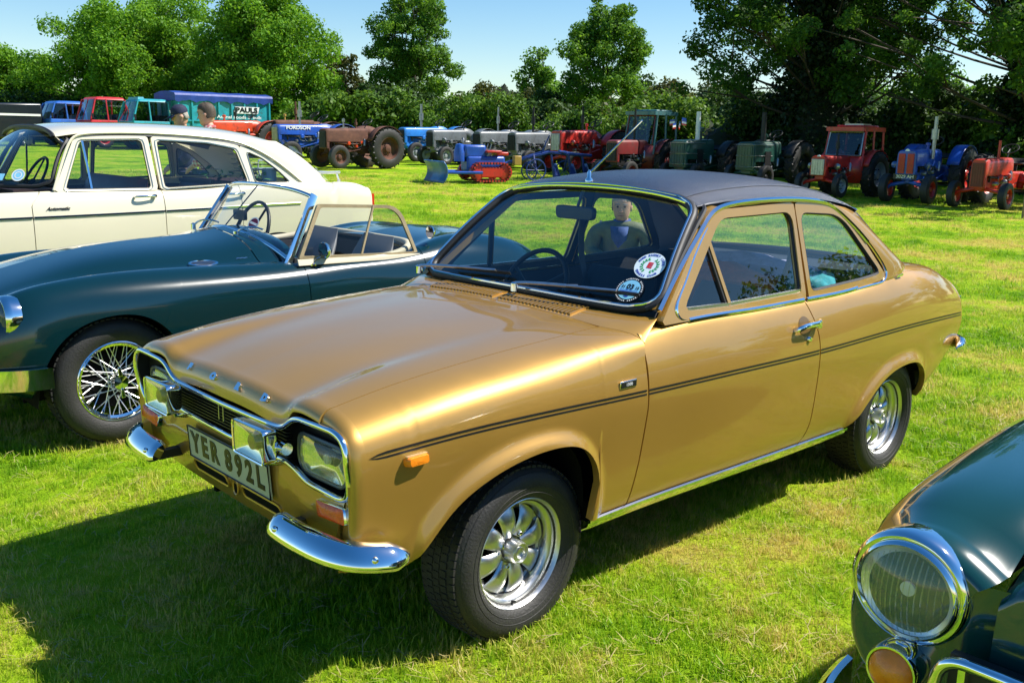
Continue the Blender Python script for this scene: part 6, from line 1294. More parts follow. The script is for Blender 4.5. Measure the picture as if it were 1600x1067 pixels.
for x in (1.25, -1.4):
    for s in (1, -1): w_ = plain_wheel(vn, .34, .2, .2, STEEL, STEEL); put(w_, (x, s*.86, .34), 0 if s > 0 else pi)
q = MB(); q.add([(1.27, -.8, 1.24), (1.27, .8, 1.24), (.83, .75, 1.9), (.83, -.75, 1.9)], [(0, 1, 2, 3)]); q.v = [(a+.02, b, c+.02) for a, b, c in q.v]; q.build('windscreen', WSG, vn)
# information board at the right edge
bx, by, bz = place(1628, 18.5); ib = thing('display_board', 'framed display board on legs at the right edge', 'board', (bx, by, bz), 2.6)
q = MB(); q.box((0, 0, 1.02), (.9, .03, .62)); q.build('panel', paint('board_blue', (.10, .25, .42), .5), ib)
for z in (.70, 1.34): q = MB(); q.box((0, 0, z), (.98, .05, .05)); q.build('frame_rail', mat('board_wood', (.30, .20, .09), .7, var=.3), ib)
for x in (-.47, .47): q = MB(); q.box((x, 0, .68), (.05, .05, 1.36)); q.build('leg', MATS['board_wood'], ib)
for s in (1, -1): q = MB(); q.box((.1, s*.02, 1.0), (.36, .006, .24)); q.build('notice', WHITE, ib)
# ================================================================ people
SKIN = mat('skin', (.60, .32, .22), .5, var=.1, vscale=20); HAIR = mat('grey_brown_hair', (.07, .05, .035), .7, var=.35, vscale=50, bump=.2, bscale=160); GREYH = mat('grey_hair', (.32, .29, .26), .8, var=.3, vscale=50, bump=.2, bscale=160)
def skin(name, m, parent, chains, sub=2, root=0):
    """continuous figure grown from connected joints; chains = lists of (pos, radius) sharing points"""
    vs, rs, es, key = [], [], [], {}
    for ch in chains:
        prev = None
        for p, r in ch:
            k = tuple(np.round(p, 4))
            if k not in key: key[k] = len(vs); vs.append(k); rs.append(r if isinstance(r, tuple) else (r, r))
            i = key[k]
            if prev is not None and prev != i: es.append((prev, i))
            prev = i
    me = bpy.data.meshes.new(name); me.from_pydata(vs, es, []); me.materials.append(m)
    o = bpy.data.objects.new(name, me); COL.objects.link(o); o.parent = parent
    md = o.modifiers.new('skin', 'SKIN'); md.use_smooth_shade = True
    for i, r in enumerate(rs): me.skin_vertices[0].data[i].radius = r; me.skin_vertices[0].data[i].use_root = (i == root)
    s_ = o.modifiers.new('sub', 'SUBSURF'); s_.levels = sub; s_.render_levels = sub
    return o
def head(parent, c, yaw, tilt, hairm, cap=None, bald=False, sc=1.0):
    M = Matrix.Translation(c) @ Matrix.Rotation(yaw, 4, 'Z') @ Matrix.Rotation(tilt, 4, 'Y') @ Matrix.Scale(sc, 4)
    def put_(mb): mb.v = [tuple(M @ Vector(v)) for v in mb.v]; return mb
    G = []
    for zi, (z, fx, bx, w_) in enumerate(((-.125, .055, -.01, .035), (-.115, .082, -.03, .050), (-.09, .092, -.06, .062), (-.06, .090, -.082, .069), (-.02, .091, -.096, .075), (.02, .088, -.102, .077), (.06, .090, -.100, .076), (.09, .078, -.088, .066), (.113, .045, -.055, .042), (.122, .002, -.012, .006))):
        row = []
        for a in np.linspace(0, 2*pi, 25)[:-1]:
            ca, sa = cos(a), sin(a); x = (fx*ca if ca > 0 else -bx*ca); y = w_*np.sign(sa)*abs(sa)**.85
            if ca > .6 and abs(z-.02) < .001: x -= .010*(abs(sa) > .25)      # eye sockets
            if ca > .9 and -.10 < z < -.05: x += .004
            row.append((x, y, z))
        G.append(row)
    mb = MB(); G = np.array(G); mb.grid(G, cv=True); mb.add(G[-1], [tuple(range(24))])
    mb.add([(.088, 0, .025), (.118, 0, -.022), (.090, .018, -.028), (.090, -.018, -.028), (.088, 0, -.034)], [(0, 2, 1), (0, 1, 3), (1, 2, 4), (1, 4, 3)])
    h = put_(mb).build('head', SKIN, parent, angle=70)
    for s in (1, -1):
        mb = MB(); mb.lathe([(.001, .012), (.012, .010), (.026, 0), (.018, -.006), (.001, -.004)], (-.005, s*.080, -.005), 'y', 12); put_(mb).build('ear', SKIN, h)
        mb = MB(); mb.lathe([(.001, .006), (.007, .004), (.010, 0)], (.082, s*.030, .018), 'x', 10); put_(mb).build('eye', mat('eye_dark', (.03, .02, .015), .2), h)
        mb = MB(); mb.tube([(.086, s*.012, .040), (.090, s*.03, .045), (.080, s*.052, .040)], .005, 5); put_(mb).build('eyebrow', hairm, h)
    mb = MB(); mb.tube([(.086, -.026, -.068), (.094, 0, -.066), (.086, .026, -.068)], .005, 6); put_(mb).build('mouth', mat('lips', (.36, .12, .09), .5), h)
    if cap is None:
        mb = MB(); G = []
        for z, fx, bx, w_ in ((-.05, -.02, -.098, .083), (0, -.005, -.112, .086), (.04, .02, -.115, .086), (.07, .082, -.112, .085), (.10, .076, -.095, .073), (.125, .045, -.06, .048), (.136, .0, -.01, .008)):
            G.append([((fx*ca if ca > 0 and fx > 0 else (fx if ca > 0 else -bx*ca)), w_*np.sign(sa)*abs(sa)**.85, z+.006*sin(9*a)) for a in np.linspace(0, 2*pi, 25)[:-1] for ca, sa in [(cos(a), sin(a))]])
        G = np.array(G); mb.grid(G, cv=True); mb.add(G[-1], [tuple(range(24))]); put_(mb).build('hair', hairm, h, angle=70)
    else:
        mb = MB(); G = []
        for z, r1, r2 in ((.035, 1.0, 1.0), (.06, 1.02, 1.02), (.10, .92, .95), (.13, .65, .7), (.145, .25, .3), (.147, .01, .01)): G.append([(-.008+.105*r1*cos(a), .088*r2*sin(a), z) for a in np.linspace(0, 2*pi, 25)[:-1]])
        mb.grid(np.array(G), cv=True); cp_ = put_(mb).build('cap', cap, h, angle=70)
        mb = MB(); mb.grid(np.array([[(.085+.085*u*(1-(v*v)*.55)+(-.02*v*v), .078*v, .046-.025*u-.012*v*v) for v in np.linspace(-1, 1, 11)] for u in np.linspace(0, 1, 5)])); put_(mb).build('cap_peak', cap, cp_, solid=.006)
        mb = MB(); mb.box((.093, 0, .085), (.01, .04, .035)); put_(mb).build('cap_badge', WHITE, cp_)
        mb = MB(); G = [[(-.005-.098*abs(cos(a)), .082*sin(a), z) for a in np.linspace(pi*.6, pi*1.4, 9)] for z in (-.05, .0, .04)]; mb.grid(np.array(G)); put_(mb).build('hair', hairm, h, solid=.012)
    return h
def hand_chains(wr, d, side, pal):
    """palm + five fingers from wrist wr, direction d, side = thumb direction"""
    wr, d, side = np.array(wr), np.array(d)/np.linalg.norm(d), np.array(side)/np.linalg.norm(side); dn = np.cross(d, side)*pal; p = wr+d*.05; out = [[(wr, .026), (p, (.022, .030))]]
    for k, l in enumerate((.070, .082, .078, .060)):
        o = side*(.026-.017*k); b0 = p+d*.035+o; out.append([(p, (.022, .030)), (b0, .0095), (b0+d*l*.5+dn*.012, .0088), (b0+d*l*.72+dn*.045, .0078)])
    out.append([(p, (.022, .030)), (wr+d*.045+side*.045, .011), (wr+d*.085+side*.058+dn*.02, .009)]); return out
def person(label, loc, rz, shirt, trousers, hairm, cap=None, pose='stand', yaw=0, tilt=.15, jacket=None):
    T = thing('person', label, 'person', loc, rz)
    if pose == 'stand':
        pel, ch, nk = (0, 0, .95), (.01, 0, 1.30), (.0, 0, 1.50)
        arms = {s: [(.0, s*.19, 1.42), (-.03, s*.25, 1.14), (.16, s*.18, 1.02)] for s in (1, -1)}; legs = {s: [(0, s*.10, .90), (.02, s*.11, .50), (-.01, s*.12, .09)] for s in (1, -1)}; hd = (.03, 0, 1.63)
    else:
        pel, ch, nk = (0, 0, .36), (-.10, 0, .68), (-.10, 0, .86)
        arms = {s: [(-.10, s*.19, .79), (-.05, s*.27, .54), (.15, s*.06, .50)] for s in (1, -1)}; legs = {s: [(.05, s*.10, .36), (.42, s*.15, .46), (.52, s*.16, .08)] for s in (1, -1)}; hd = (-.06, 0, .985)
    A = lambda p: tuple(p)
    ch_skin = [[(pel, .09), (ch, .085), (nk, .055), ((hd[0]-.02, hd[1], hd[2]-.08), .055)]]
    for s in (1, -1):
        a = arms[s]; ch_skin.append([(ch, .085), (a[0], .045), (a[1], .038), (a[2], .028)]); d_ = np.array(a[2])-np.array(a[1]); ch_skin += hand_chains(a[2], d_ if pose == 'stand' else (.3, -s*.8, 0), (0, -s*.6, .8) if pose == 'stand' else (.2, 0, 1), s)
        l = legs[s]; ch_skin.append([(pel, .09), (l[0], .075), (l[1], .055), (l[2], .042)])
    skin('body', SKIN, T, ch_skin)
    # clothes follow the same joints
    t_ = [[(pel, (.155, .125)), (tuple(np.array(pel)*.5+np.array(ch)*.5), (.165, .125)), (ch, (.20, .14)), (tuple(np.array(ch)*.3+np.array(nk)*.7), (.15, .10))]]
    for s in (1, -1):
        a = arms[s]; t_.append([(tuple(np.array(ch)*.3+np.array(nk)*.7), (.15, .10)), (a[0], .095), (tuple(np.array(a[0])*.5+np.array(a[1])*.5), .085), (a[1], .072), (tuple(np.array(a[1])*.25+np.array(a[2])*.75), .048)])
    skin('jacket' if jacket else 'shirt', jacket or shirt, T, t_)
    if jacket:
        q = MB(); q.grid(np.array([[(ch[0]+.135-.03*abs(u)+.05*(v-.5)*0, .075*u*(.4+.6*v), ch[2]-.28+.40*v) for u in np.linspace(-1, 1, 5)] for v in np.linspace(0, 1, 5)])); q.build('shirt', shirt, T, solid=.01)
    tr_ = [[(pel, (.15, .12))]]
    for s in (1, -1):
        l = legs[s]; tr_.append([(pel, (.15, .12)), (l[0], .105), (l[1], .075), (tuple(np.array(l[1])*.12+np.array(l[2])*.88), .062)])
    skin('trousers', trousers, T, tr_)
    q = MB(); q.tube([(nk[0]-.06*cos(a)*-1, .062*sin(a), nk[2]-.015+.012*cos(a)*-1) for a in np.linspace(0, 2*pi, 17)[:-1]], .018, 6, closed=True); q.build('collar', shirt, T)
    for s in (1, -1):
        l = legs[s][2]; q = MB(); G = []
        for x, w_, h_ in ((-.09, .02, .05), (-.08, .036, .09), (-.03, .040, .10), (.05, .042, .075), (.12, .044, .06), (.17, .032, .045), (.185, .008, .02)): G.append([(l[0]+x, l[1]+w_*cos(a), max(0.0, h_*.5+h_*.5*sin(a))) for a in np.linspace(0, 2*pi, 13)[:-1]])
        q.grid(np.array(G), cv=True); q.build('shoe', mat('dark_shoe', (.02, .016, .012), .5), T)
    head(T, hd, yaw, tilt, hairm, cap)
    return T
def plaid(name):
    m = bpy.data.materials.new(name); m.use_nodes = True; nt = m.node_tree; b = nt.nodes['Principled BSDF']; tc = nt.nodes.new('ShaderNodeTexCoord'); outs = []
    for rot in ((0, 0, 0), (0, pi/2, 0)):
        mp = nt.nodes.new('ShaderNodeMapping'); mp.inputs['Rotation'].default_value = rot; wv = nt.nodes.new('ShaderNodeTexWave'); wv.inputs['Scale'].default_value = 7; nt.links.new(tc.outputs['Object'], mp.inputs[0]); nt.links.new(mp.outputs[0], wv.inputs['Vector']); outs.append(wv.outputs['Fac'])
    ad = nt.nodes.new('ShaderNodeMath'); ad.operation = 'ADD'; nt.links.new(outs[0], ad.inputs[0]); nt.links.new(outs[1], ad.inputs[1]); dv = nt.nodes.new('ShaderNodeMath'); dv.operation = 'MULTIPLY'; dv.inputs[1].default_value = .5; nt.links.new(ad.outputs[0], dv.inputs[0])
    nt.links.new(ramp(nt, dv.outputs[0], [(.15, (.72, .66, .66)), (.5, (.62, .34, .34)), (.85, (.50, .10, .12))]), b.inputs['Base Color']); b.inputs['Roughness'].default_value = .8; return m
NAVY = mat('navy_cloth', (.012, .016, .05), .8, var=.2, vscale=20); DENIM = mat('denim', (.05, .09, .18), .85, var=.2, vscale=40); OLIVE = mat('olive_jacket', (.16, .17, .09), .75, var=.3, vscale=14, bump=.4, bscale=25); BLUES = mat('blue_shirt', (.07, .11, .30), .75, var=.25, vscale=18)
px_, py_, pz_ = place(293, 12.2); person('man in a navy cap and dark top behind the cream saloon', (px_, py_, pz_-.01), -.40, NAVY, NAVY, GREYH, NAVY, yaw=.1, tilt=.30)
px_, py_, pz_ = place(334, 11.4); person('man in a red checked shirt and jeans behind the cream saloon', (px_, py_, pz_+.02), -.95, plaid('red_check'), DENIM, HAIR, None, yaw=.2, tilt=.22)
px_, py_, pz_ = place(962, 8.6); sm = person('seated man in an olive jacket on the grass behind the gold car', (px_, py_, pz_), .52, BLUES, NAVY, GREYH, None, 'sit', yaw=.12, tilt=.18, jacket=OLIVE)
sm.scale = (1.02, 1.06, .93)
ch_ = thing('folding_chair', 'low folding chair under the seated man', 'chair', (px_, py_, pz_), .52)
CF = mat('green_canvas', (.03, .06, .04), .8, var=.2)
q = MB(); q.box((.06, 0, .245), (.46, .46, .02)); q.build('seat', CF, ch_)
q = MB(); q.add([(-.19, -.23, .26), (-.19, .23, .26), (-.30, .23, .74), (-.30, -.23, .74)], [(0, 1, 2, 3)]); q.build('backrest', CF, ch_, solid=.01)
for s in (1, -1):
    for a, b in (((.28, .24*s, 0), (-.16, .24*s, .26)), ((-.18, .24*s, 0), (.28, .24*s, .25)), ((-.17, .24*s, .24), (-.31, .24*s, .76))): q = MB(); q.tube([a, b], .011, 6); q.build('leg', STEEL, ch_)
# ================================================================ trees, hedges, bushes
def leaf_mat(name, c1, c2, c3, tr=.45):
    m = bpy.data.materials.new(name); m.use_nodes = True; nt = m.node_tree
    for n in list(nt.nodes): nt.nodes.remove(n)
    out = nt.nodes.new('ShaderNodeOutputMaterial'); mix = nt.nodes.new('ShaderNodeMixShader'); df = nt.nodes.new('ShaderNodeBsdfPrincipled'); tl = nt.nodes.new('ShaderNodeBsdfTranslucent')
    g = nt.nodes.new('ShaderNodeNewGeometry'); nz = noise(nt, .55, 3, .6, 'World'); ad = nt.nodes.new('ShaderNodeMath'); ad.operation = 'ADD'; mu = nt.nodes.new('ShaderNodeMath'); mu.operation = 'MULTIPLY'; mu.inputs[1].default_value = .5
    nt.links.new(g.outputs['Random Per Island'], mu.inputs[0]); nt.links.new(mu.outputs[0], ad.inputs[0]); m2 = nt.nodes.new('ShaderNodeMath'); m2.operation = 'MULTIPLY_ADD'; m2.inputs[1].default_value = 1.1; m2.inputs[2].default_value = -.3; nt.links.new(nz, m2.inputs[0]); nt.links.new(m2.outputs[0], ad.inputs[1])
    col = ramp(nt, ad.outputs[0], [(.15, c1), (.5, c2), (.9, c3)]); nt.links.new(col, df.inputs['Base Color']); df.inputs['Roughness'].default_value = .55; df.inputs['Specular IOR Level'].default_value = .3
    hs_ = nt.nodes.new('ShaderNodeHueSaturation'); hs_.inputs['Value'].default_value = 1.35; hs_.inputs['Hue'].default_value = .485; nt.links.new(col, hs_.inputs['Color']); nt.links.new(hs_.outputs[0], tl.inputs[0])
    mix.inputs[0].default_value = tr; nt.links.new(df.outputs[0], mix.inputs[1]); nt.links.new(tl.outputs[0], mix.inputs[2]); nt.links.new(mix.outputs[0], out.inputs[0]); return m
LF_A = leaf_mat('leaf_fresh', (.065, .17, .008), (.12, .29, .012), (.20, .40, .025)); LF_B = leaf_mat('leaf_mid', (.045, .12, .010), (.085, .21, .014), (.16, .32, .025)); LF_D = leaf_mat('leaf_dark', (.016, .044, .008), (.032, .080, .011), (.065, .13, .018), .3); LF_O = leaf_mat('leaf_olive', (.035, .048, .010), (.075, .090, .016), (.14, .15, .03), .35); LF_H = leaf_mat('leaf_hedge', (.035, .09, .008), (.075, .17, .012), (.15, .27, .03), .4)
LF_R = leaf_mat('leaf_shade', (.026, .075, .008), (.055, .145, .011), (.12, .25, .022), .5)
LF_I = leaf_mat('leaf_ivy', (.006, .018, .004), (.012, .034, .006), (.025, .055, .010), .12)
BARK = mat('bark', (.055, .042, .030), .9, var=.3, vscale=3, bump=.8, bscale=14)
def leaf_mesh(name, C, Rr, n, size, rg, flat=.75, shell=.55, aspect=.55):
    """n leaves spread over clumps C (k,3) with radii Rr (k,)"""
    C = np.asarray(C, float); Rr = np.asarray(Rr, float); pr = Rr**2; pr /= pr.sum(); idx = rg.choice(len(C), n, p=pr)
    v = rg.normal(0, 1, (n, 3)); v /= np.linalg.norm(v, axis=1, keepdims=True); rad = shell+(1-shell)*rg.random(n)**.6; rad *= (1+.18*rg.normal(0, 1, n)); P = C[idx]+v*rad[:, None]*Rr[idx][:, None]*[1, 1, flat]
    nrm = v*.55+rg.normal(0, .6, (n, 3))+[0, 0, .35]; nrm /= np.linalg.norm(nrm, axis=1, keepdims=True); a = rg.normal(0, 1, (n, 3)); a -= nrm*np.sum(a*nrm, 1, keepdims=True); a /= np.linalg.norm(a, axis=1, keepdims=True); b = np.cross(nrm, a)
    s = size*(.6+.8*rg.random(n))[:, None]; V = np.empty((n, 4, 3)); V[:, 0] = P-a*s; V[:, 1] = P+b*s*aspect-a*s*.1+nrm*s*.15; V[:, 2] = P+a*s; V[:, 3] = P-b*s*aspect-a*s*.1+nrm*s*.15
    me = bpy.data.meshes.new(name); me.vertices.add(n*4); me.vertices.foreach_set('co', V.reshape(-1)); me.loops.add(n*4); me.loops.foreach_set('vertex_index', np.arange(n*4, dtype=np.int32)); me.polygons.add(n); me.polygons.foreach_set('loop_start', np.arange(0, n*4, 4, dtype=np.int32)); me.polygons.foreach_set('loop_total', np.full(n, 4, dtype=np.int32)); me.update(calc_edges=True); return me
def obj_me(name, me, m, parent): me.materials.append(m); o = bpy.data.objects.new(name, me); COL.objects.link(o); o.parent = parent; return o
def tree(label, px, d, H, cw, ch, base, leafm, n, size, seed, trunk=.22, nb=26, cr=(.55, 1.1), open_=.0, name='tree', group='trees round the field', lean=0, ivy=None, zsh=0, top=.85, loc=None):
    rg = np.random.default_rng(seed); x, y, z = loc or place(px, d); T = thing(name, label, 'tree', (x, y, z-.05), rg.random()*6.28, group); mb = MB()
    tr = curve([(0, 0, 0), (.1*rg.normal(), .1*rg.normal(), H*.25), (lean*.5+.15*rg.normal(), .15*rg.normal(), H*.55), (lean, .2*rg.normal(), H*.9)], 14); mb.tube(tr, np.linspace(trunk, trunk*.12, 14), 8); tk = mb.build('trunk', BARK, T)
    C, Rr = [], []
    limbs = MB()
    for k in range(nb):
        u = (k+.5)/nb; hz_ = base+(H-base)*(u*.92); prof = max(.22, max(0, 1-abs((u-.40)/.62)**2.3)**.5)*(1+.16*rg.normal()); a = k*2.399+rg.normal()*.4; rad = cw*.5*prof; i = int(np.clip(hz_*.75/H*13, 0, 12)); p0 = tr[i]; tip = np.array([lean*u+rad*cos(a), rad*sin(a), hz_+.06*H*rg.normal()*.5])
        mid = p0*.45+tip*.55+np.array([0, 0, -.04*H*.5]); br = curve([p0, mid, tip], 7); limbs.tube(br, np.linspace(trunk*.20*(1-u*.6), .012, 7), 5)
        for q in (1.0, .72, .45):
            if q < .6 and open_ > .3: continue
            pt = p0*(1-q)+tip*q+rg.normal(0, .3, 3); C.append(pt); Rr.append(rg.uniform(*cr)*(1.0 if q == 1 else .9))
        for j in range(2):
            t2 = tip+rg.normal(0, 1, 3)*[cw*.09, cw*.09, H*.05]; limbs.tube([br[4], t2], [.03, .01], 4); C.append(t2); Rr.append(rg.uniform(*cr)*.75)
    limbs.build('limbs', BARK, tk)
    cr_ = obj_me('crown', leaf_mesh('crown', C, Rr, n, size, rg), leafm, T); cr_['kind'] = 'stuff'
    if ivy:
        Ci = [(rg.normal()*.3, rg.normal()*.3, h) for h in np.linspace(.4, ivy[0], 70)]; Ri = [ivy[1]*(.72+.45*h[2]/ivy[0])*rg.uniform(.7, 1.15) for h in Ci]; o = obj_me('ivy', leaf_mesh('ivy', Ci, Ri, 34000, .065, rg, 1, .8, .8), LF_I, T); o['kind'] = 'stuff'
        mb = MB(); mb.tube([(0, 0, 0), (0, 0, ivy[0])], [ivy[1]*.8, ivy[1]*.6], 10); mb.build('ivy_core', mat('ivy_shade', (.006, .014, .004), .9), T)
    return T
def bush(label, px, d, w, h, leafm, n, size, seed, name='bush', depth=2.0, cat='bush', group='bushes along the field edge', core=True):
    rg = np.random.default_rng(seed); x, y, z = place(px, d); T = thing(name, label, cat, (x, y, z), YAW-pi/2, group); k = max(8, int(w*3)); C = []; Rr = []
    for i in range(k*3):
        u = rg.uniform(-1, 1); hh = h*(.55+.45*sqrt(max(0, 1-u*u)))*rg.uniform(.75, 1.0); r = rg.uniform(.35, .7)*min(1, h/2.2); C.append((u*w/2, rg.normal()*depth*.3, max(r*.6, hh*rg.random()**.5-r*.3))); Rr.append(r)
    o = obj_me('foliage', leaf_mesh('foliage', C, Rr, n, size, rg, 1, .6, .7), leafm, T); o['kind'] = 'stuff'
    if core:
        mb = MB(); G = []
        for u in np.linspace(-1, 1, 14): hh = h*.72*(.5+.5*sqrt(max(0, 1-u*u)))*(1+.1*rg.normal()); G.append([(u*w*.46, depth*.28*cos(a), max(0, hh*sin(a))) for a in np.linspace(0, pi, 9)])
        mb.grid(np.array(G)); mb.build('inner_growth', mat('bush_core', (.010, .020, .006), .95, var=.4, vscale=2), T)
    else:
        for i in range(7): mb = MB(); a = rg.normal(0, .2, 2); mb.tube([(a[0], a[1], 0), (C[i][0]*.6, C[i][1], C[i][2]*.5), C[i]], [.03, .02, .008], 5); mb.build('stem', BARK, T)
    return T
# big trees
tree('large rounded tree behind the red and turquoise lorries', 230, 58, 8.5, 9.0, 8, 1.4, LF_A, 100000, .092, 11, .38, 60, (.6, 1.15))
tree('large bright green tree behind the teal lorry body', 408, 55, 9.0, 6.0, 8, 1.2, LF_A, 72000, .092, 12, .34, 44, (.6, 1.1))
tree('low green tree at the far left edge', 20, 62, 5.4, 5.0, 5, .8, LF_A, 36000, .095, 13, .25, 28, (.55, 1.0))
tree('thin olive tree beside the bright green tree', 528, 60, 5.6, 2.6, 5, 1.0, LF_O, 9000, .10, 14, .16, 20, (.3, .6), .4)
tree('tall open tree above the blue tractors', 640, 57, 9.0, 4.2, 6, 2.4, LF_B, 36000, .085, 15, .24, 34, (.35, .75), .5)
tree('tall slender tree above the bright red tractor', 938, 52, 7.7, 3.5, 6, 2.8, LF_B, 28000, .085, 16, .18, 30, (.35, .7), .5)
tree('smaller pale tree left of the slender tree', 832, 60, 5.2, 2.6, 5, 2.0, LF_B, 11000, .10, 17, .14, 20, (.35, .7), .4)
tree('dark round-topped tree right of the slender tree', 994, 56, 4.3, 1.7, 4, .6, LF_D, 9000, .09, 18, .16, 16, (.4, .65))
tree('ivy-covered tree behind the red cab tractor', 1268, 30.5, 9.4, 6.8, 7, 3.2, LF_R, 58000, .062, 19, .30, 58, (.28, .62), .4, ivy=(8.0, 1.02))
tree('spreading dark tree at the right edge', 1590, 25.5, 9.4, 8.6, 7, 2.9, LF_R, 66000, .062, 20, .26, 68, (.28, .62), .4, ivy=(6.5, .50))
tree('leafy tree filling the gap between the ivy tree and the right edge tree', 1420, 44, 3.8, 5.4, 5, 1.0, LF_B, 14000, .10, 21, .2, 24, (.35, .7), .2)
for i, (lx, ly, h_, w_) in enumerate(((-12, 14, 4.2, 5), (-18, 18, 5, 6), (-22, 12, 5, 6), (-7, 20, 4.4, 5.5), (-25, 5, 8.0, 6.0))):
    tree(['leafy tree beyond the right edge, nearest the green classic car', 'taller leafy tree beyond the right edge, second in line', 'broad tree beyond the right edge, behind the row-crop tractor', 'leafy tree beyond the right edge, closest to the photographer', 'tree beyond the right edge, next to the spreading dark tree'][i], 0, 0, h_, w_, 6, .6, LF_B, 24000, .085, 90+i, .3, 26, (.5, .95), loc=(lx, ly, float(gz(lx, ly))))
# hedge line and bushes behind the vehicles
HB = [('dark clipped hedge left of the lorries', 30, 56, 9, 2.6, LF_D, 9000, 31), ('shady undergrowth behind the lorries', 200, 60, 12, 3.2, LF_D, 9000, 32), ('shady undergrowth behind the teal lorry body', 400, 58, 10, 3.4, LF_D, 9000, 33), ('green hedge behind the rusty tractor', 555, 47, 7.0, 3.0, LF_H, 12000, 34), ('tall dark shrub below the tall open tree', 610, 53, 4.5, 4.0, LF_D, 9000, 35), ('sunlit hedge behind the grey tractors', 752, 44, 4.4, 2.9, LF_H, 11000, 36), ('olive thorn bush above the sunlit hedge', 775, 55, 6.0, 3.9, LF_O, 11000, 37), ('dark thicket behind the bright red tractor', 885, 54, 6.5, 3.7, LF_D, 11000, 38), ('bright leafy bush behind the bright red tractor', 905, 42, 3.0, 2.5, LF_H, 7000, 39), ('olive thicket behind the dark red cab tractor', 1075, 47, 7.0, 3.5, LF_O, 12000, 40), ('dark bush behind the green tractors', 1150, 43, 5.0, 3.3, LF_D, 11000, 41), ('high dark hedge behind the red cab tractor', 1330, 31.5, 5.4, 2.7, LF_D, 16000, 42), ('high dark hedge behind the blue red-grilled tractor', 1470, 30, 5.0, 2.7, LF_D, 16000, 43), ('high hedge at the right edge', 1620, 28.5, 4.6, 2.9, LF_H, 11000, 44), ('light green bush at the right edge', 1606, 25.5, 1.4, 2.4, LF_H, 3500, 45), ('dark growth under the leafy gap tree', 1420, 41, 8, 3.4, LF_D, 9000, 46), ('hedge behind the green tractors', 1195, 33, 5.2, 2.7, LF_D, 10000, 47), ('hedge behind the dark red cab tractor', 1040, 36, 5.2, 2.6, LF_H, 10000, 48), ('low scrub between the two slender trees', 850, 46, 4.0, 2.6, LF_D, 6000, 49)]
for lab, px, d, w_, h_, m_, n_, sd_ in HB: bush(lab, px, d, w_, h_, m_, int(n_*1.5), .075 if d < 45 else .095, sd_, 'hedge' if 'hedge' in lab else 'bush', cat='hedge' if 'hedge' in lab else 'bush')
for i, (px, d) in enumerate(((955, 41), (1150, 46))): bush(['dry brown-stemmed shrub by the bright red tractor', 'thin twiggy shrub behind the green tractors'][i], px, d, 1.6, 2.6, LF_O, 900, .09, 60+i, core=False)
# far wood that closes the horizon
rg = np.random.default_rng(77); C = []; Rr = []
for k in range(150): a = rg.uniform(-.75, .75); dd = rg.uniform(74, 90); p = at_dr(dd*cos(a), dd*sin(a)); C.append((p[0], p[1], p[2]+rg.uniform(.3, 2.6))); Rr.append(rg.uniform(1.2, 2.2))
o = obj_me('far_wood', leaf_mesh('far_wood', C, Rr, 30000, .32, rg, 1, .6, .8), LF_D, None); tag(o, 'distant dark line of trees closing the field', 'woodland', None, 'stuff')
# ================================================================ ground and grass
def grass_color(nt, co='World'):
    a = noise(nt, .9, 4, .6, 'World'); b = noise(nt, 5.0, 4, .65, 'World'); c = noise(nt, .12, 2, .5, 'World')
    m1 = nt.nodes.new('ShaderNodeMath'); m1.operation = 'MULTIPLY_ADD'; m1.inputs[1].default_value = .42; nt.links.new(b, m1.inputs[0]); m0 = nt.nodes.new('ShaderNodeMath'); m0.operation = 'MULTIPLY'; m0.inputs[1].default_value = .78; nt.links.new(a, m0.inputs[0]); nt.links.new(m0.outputs[0], m1.inputs[2])
    return m1.outputs[0]
m = bpy.data.materials.new('lawn'); m.use_nodes = True; nt = m.node_tree; b = nt.nodes['Principled BSDF']; b.inputs['Roughness'].default_value = .85; b.inputs['Specular IOR Level'].default_value = .1
f = grass_color(nt); nt.links.new(ramp(nt, f, [(.44, (.12, .26, .006)), (.56, (.24, .42, .008)), (.66, (.38, .50, .018)), (.76, (.52, .44, .08))]), b.inputs['Base Color'])
bp_ = nt.nodes.new('ShaderNodeBump'); bp_.inputs['Strength'].default_value = .9; bp_.inputs['Distance'].default_value = .06; nt.links.new(noise(nt, 38, 5, .7, 'World'), bp_.inputs['Height']); nt.links.new(bp_.outputs[0], b.inputs['Normal'])
ds = np.r_[np.linspace(-12, 20, 60), np.linspace(22, 140, 40), 260, 600, 1500]; rs = np.r_[-1500, -500, np.linspace(-120, -22, 18), np.linspace(-20, 20, 50), np.linspace(22, 120, 18), 500, 1500]
mb = MB(); mb.grid(np.array([[at_dr(d, r) for r in rs] for d in ds])); g = mb.build('ground', m, recalc=False); tag(g, None, None, None, 'structure')
if g.data.polygons[0].normal.z < 0: g.data.flip_normals()
# tufts of blades, scattered on points
gm = bpy.data.materials.new('grass_blade'); gm.use_nodes = True; nt = gm.node_tree
for n in list(nt.nodes): nt.nodes.remove(n)
out = nt.nodes.new('ShaderNodeOutputMaterial'); mix = nt.nodes.new('ShaderNodeMixShader'); df = nt.nodes.new('ShaderNodeBsdfPrincipled'); tl = nt.nodes.new('ShaderNodeBsdfTranslucent'); df.inputs['Roughness'].default_value = .5; df.inputs['Specular IOR Level'].default_value = .35
f = grass_color(nt); ge = nt.nodes.new('ShaderNodeNewGeometry'); ma = nt.nodes.new('ShaderNodeMath'); ma.operation = 'MULTIPLY_ADD'; ma.inputs[1].default_value = .26; nt.links.new(ge.outputs['Random Per Island'], ma.inputs[0]); sb = nt.nodes.new('ShaderNodeMath'); sb.operation = 'SUBTRACT'; sb.inputs[1].default_value = .13; nt.links.new(f, sb.inputs[0]); nt.links.new(sb.outputs[0], ma.inputs[2])
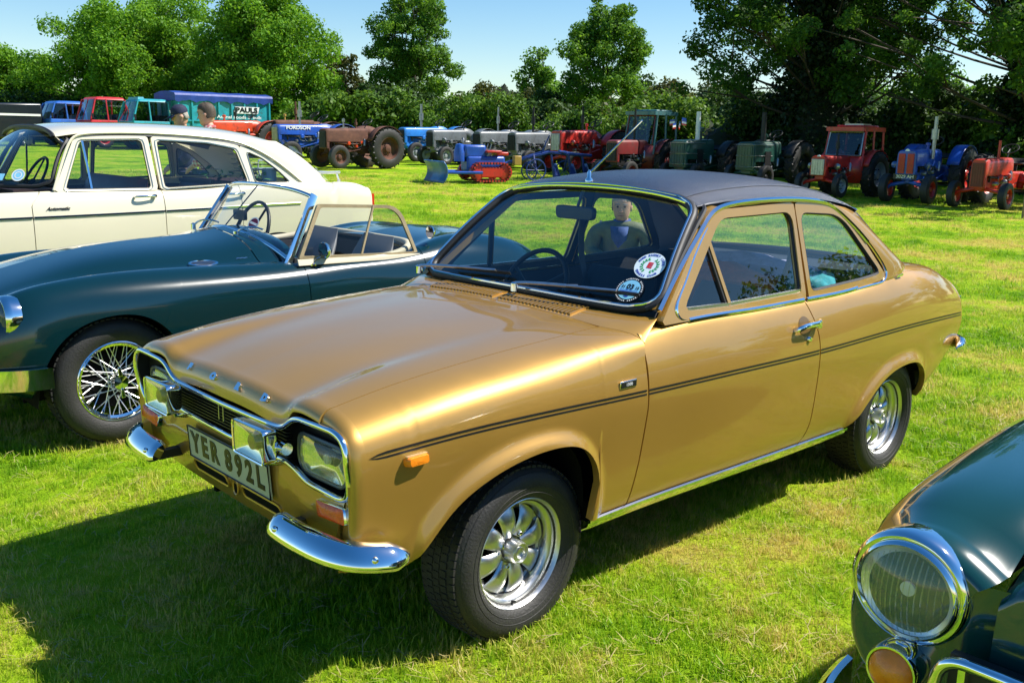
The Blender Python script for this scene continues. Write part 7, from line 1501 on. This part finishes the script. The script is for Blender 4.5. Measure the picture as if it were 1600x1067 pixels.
col = ramp(nt, ma.outputs[0], [(.42, (.09, .25, .005)), (.55, (.21, .43, .007)), (.65, (.40, .54, .022)), (.76, (.66, .54, .15))]); nt.links.new(col, df.inputs['Base Color']); nt.links.new(col, tl.inputs[0]); mix.inputs[0].default_value = .48; nt.links.new(df.outputs[0], mix.inputs[1]); nt.links.new(tl.outputs[0], mix.inputs[2]); nt.links.new(mix.outputs[0], out.inputs[0])
gc = bpy.data.collections.new('grass_tufts')
rg = np.random.default_rng(5)
for k in range(5):
    V, Fc = [], []
    for j in range(16):
        p = np.array([*rg.normal(0, .022, 2), -.004]); a = rg.uniform(0, 2*pi); d_ = np.array([cos(a), sin(a), 0]); h = rg.uniform(.016, .046); w_ = rg.uniform(.0011, .0021); bend = rg.uniform(.1, 1.0)*h; s_ = np.array([-sin(a), cos(a), 0])*w_; o_ = len(V)
        m1 = p+np.array([0, 0, h*.55])+d_*bend*.3; tp = p+np.array([0, 0, h*(1-.25*bend/h)])+d_*bend
        V += [p-s_, p+s_, m1+s_*.8, m1-s_*.8, tp]; Fc += [(o_, o_+1, o_+2, o_+3), (o_+3, o_+2, o_+4)]
    nb_ = len(Fc)
    if k == 1:
        for j in range(2):      # dry stalks and clippings lying in the sward
            a = rg.uniform(0, 2*pi); d_ = np.array([cos(a), sin(a), 0]); s_ = np.array([-sin(a), cos(a), 0])*.0013; p = np.array([*rg.normal(0, .02, 2), rg.uniform(.010, .026)]); L_ = rg.uniform(.03, .065); o_ = len(V); up_ = np.array([0, 0, rg.uniform(0, .03)])
            V += [p-s_, p+s_, p+d_*L_+s_*.6+up_, p+d_*L_-s_*.6+up_]; Fc += [(o_, o_+1, o_+2, o_+3)]
    me = bpy.data.meshes.new('tuft'); me.from_pydata([tuple(v) for v in V], [], Fc); me.materials.append(gm); me.materials.append(mat('straw', (.34, .29, .11), .8, var=.25, vscale=30)); me.polygons.foreach_set('material_index', [0]*nb_+[1]*(len(Fc)-nb_)); gc.objects.link(bpy.data.objects.new('grass_tuft', me))
pts, scl = [], []
for d0, d1, dens, sc_ in ((.6, 2.6, 1250, .85), (2.6, 4.2, 1050, .95), (4.2, 6.5, 620, 1.1), (6.5, 10, 300, 1.4), (10, 17, 120, 1.35), (17, 30, 36, 1.7)):
    half = .80 if d0 < 6 else .72; area = half*(d1*d1-d0*d0); n = int(dens*area); d = np.sqrt(rg.uniform(d0*d0, d1*d1, n)); a = rg.uniform(-half, half, n); X_ = CAM[0]+FH[0]*d*np.cos(a)+RH[0]*d*np.sin(a); Y_ = CAM[1]+FH[1]*d*np.cos(a)+RH[1]*d*np.sin(a); Z_ = gz(X_, Y_)
    pts.append(np.stack([X_, Y_, Z_], 1)); scl.append(sc_*rg.uniform(.6, 1.3, n)*(1+.22*np.sin(X_*4.1+2*np.sin(Y_*2.3))*np.sin(Y_*3.7+X_))*(1+.25*np.sin(X_*1.7+1)*np.sin(Y_*1.3)))
pts = np.vstack(pts); scl = np.concatenate(scl); me = bpy.data.meshes.new('grass'); me.vertices.add(len(pts)); me.vertices.foreach_set('co', pts.reshape(-1)); at_ = me.attributes.new('sc', 'FLOAT', 'POINT'); at_.data.foreach_set('value', scl.astype(np.float32)); me.update()
go = bpy.data.objects.new('grass', me); COL.objects.link(go); tag(go, 'short green grass with dry yellow patches', 'grass', None, 'stuff')
ng_ = bpy.data.node_groups.new('scatter', 'GeometryNodeTree'); ng_.interface.new_socket('Geometry', in_out='INPUT', socket_type='NodeSocketGeometry'); ng_.interface.new_socket('Geometry', in_out='OUTPUT', socket_type='NodeSocketGeometry')
N = ng_.nodes; gi = N.new('NodeGroupInput'); gout = N.new('NodeGroupOutput'); ip = N.new('GeometryNodeInstanceOnPoints'); ci = N.new('GeometryNodeCollectionInfo'); ci.inputs[0].default_value = gc; ci.inputs['Separate Children'].default_value = True; ci.inputs['Reset Children'].default_value = True
rv = N.new('FunctionNodeRandomValue'); rv.data_type = 'FLOAT_VECTOR'; rv.inputs[0].default_value = (-.15, -.15, 0); rv.inputs[1].default_value = (.15, .15, 6.283); na = N.new('GeometryNodeInputNamedAttribute'); na.data_type = 'FLOAT'; na.inputs[0].default_value = 'sc'; mp_ = N.new('GeometryNodeMeshToPoints')
ng_.links.new(gi.outputs[0], mp_.inputs[0]); ng_.links.new(mp_.outputs[0], ip.inputs['Points']); ng_.links.new(ci.outputs[0], ip.inputs['Instance']); ip.inputs['Pick Instance'].default_value = True; e2 = N.new('FunctionNodeEulerToRotation'); ng_.links.new(rv.outputs[0], e2.inputs[0]); ng_.links.new(e2.outputs[0], ip.inputs['Rotation']); ng_.links.new(na.outputs[0], ip.inputs['Scale']); ng_.links.new(ip.outputs[0], gout.inputs[0])
md = go.modifiers.new('scatter', 'NODES'); md.node_group = ng_
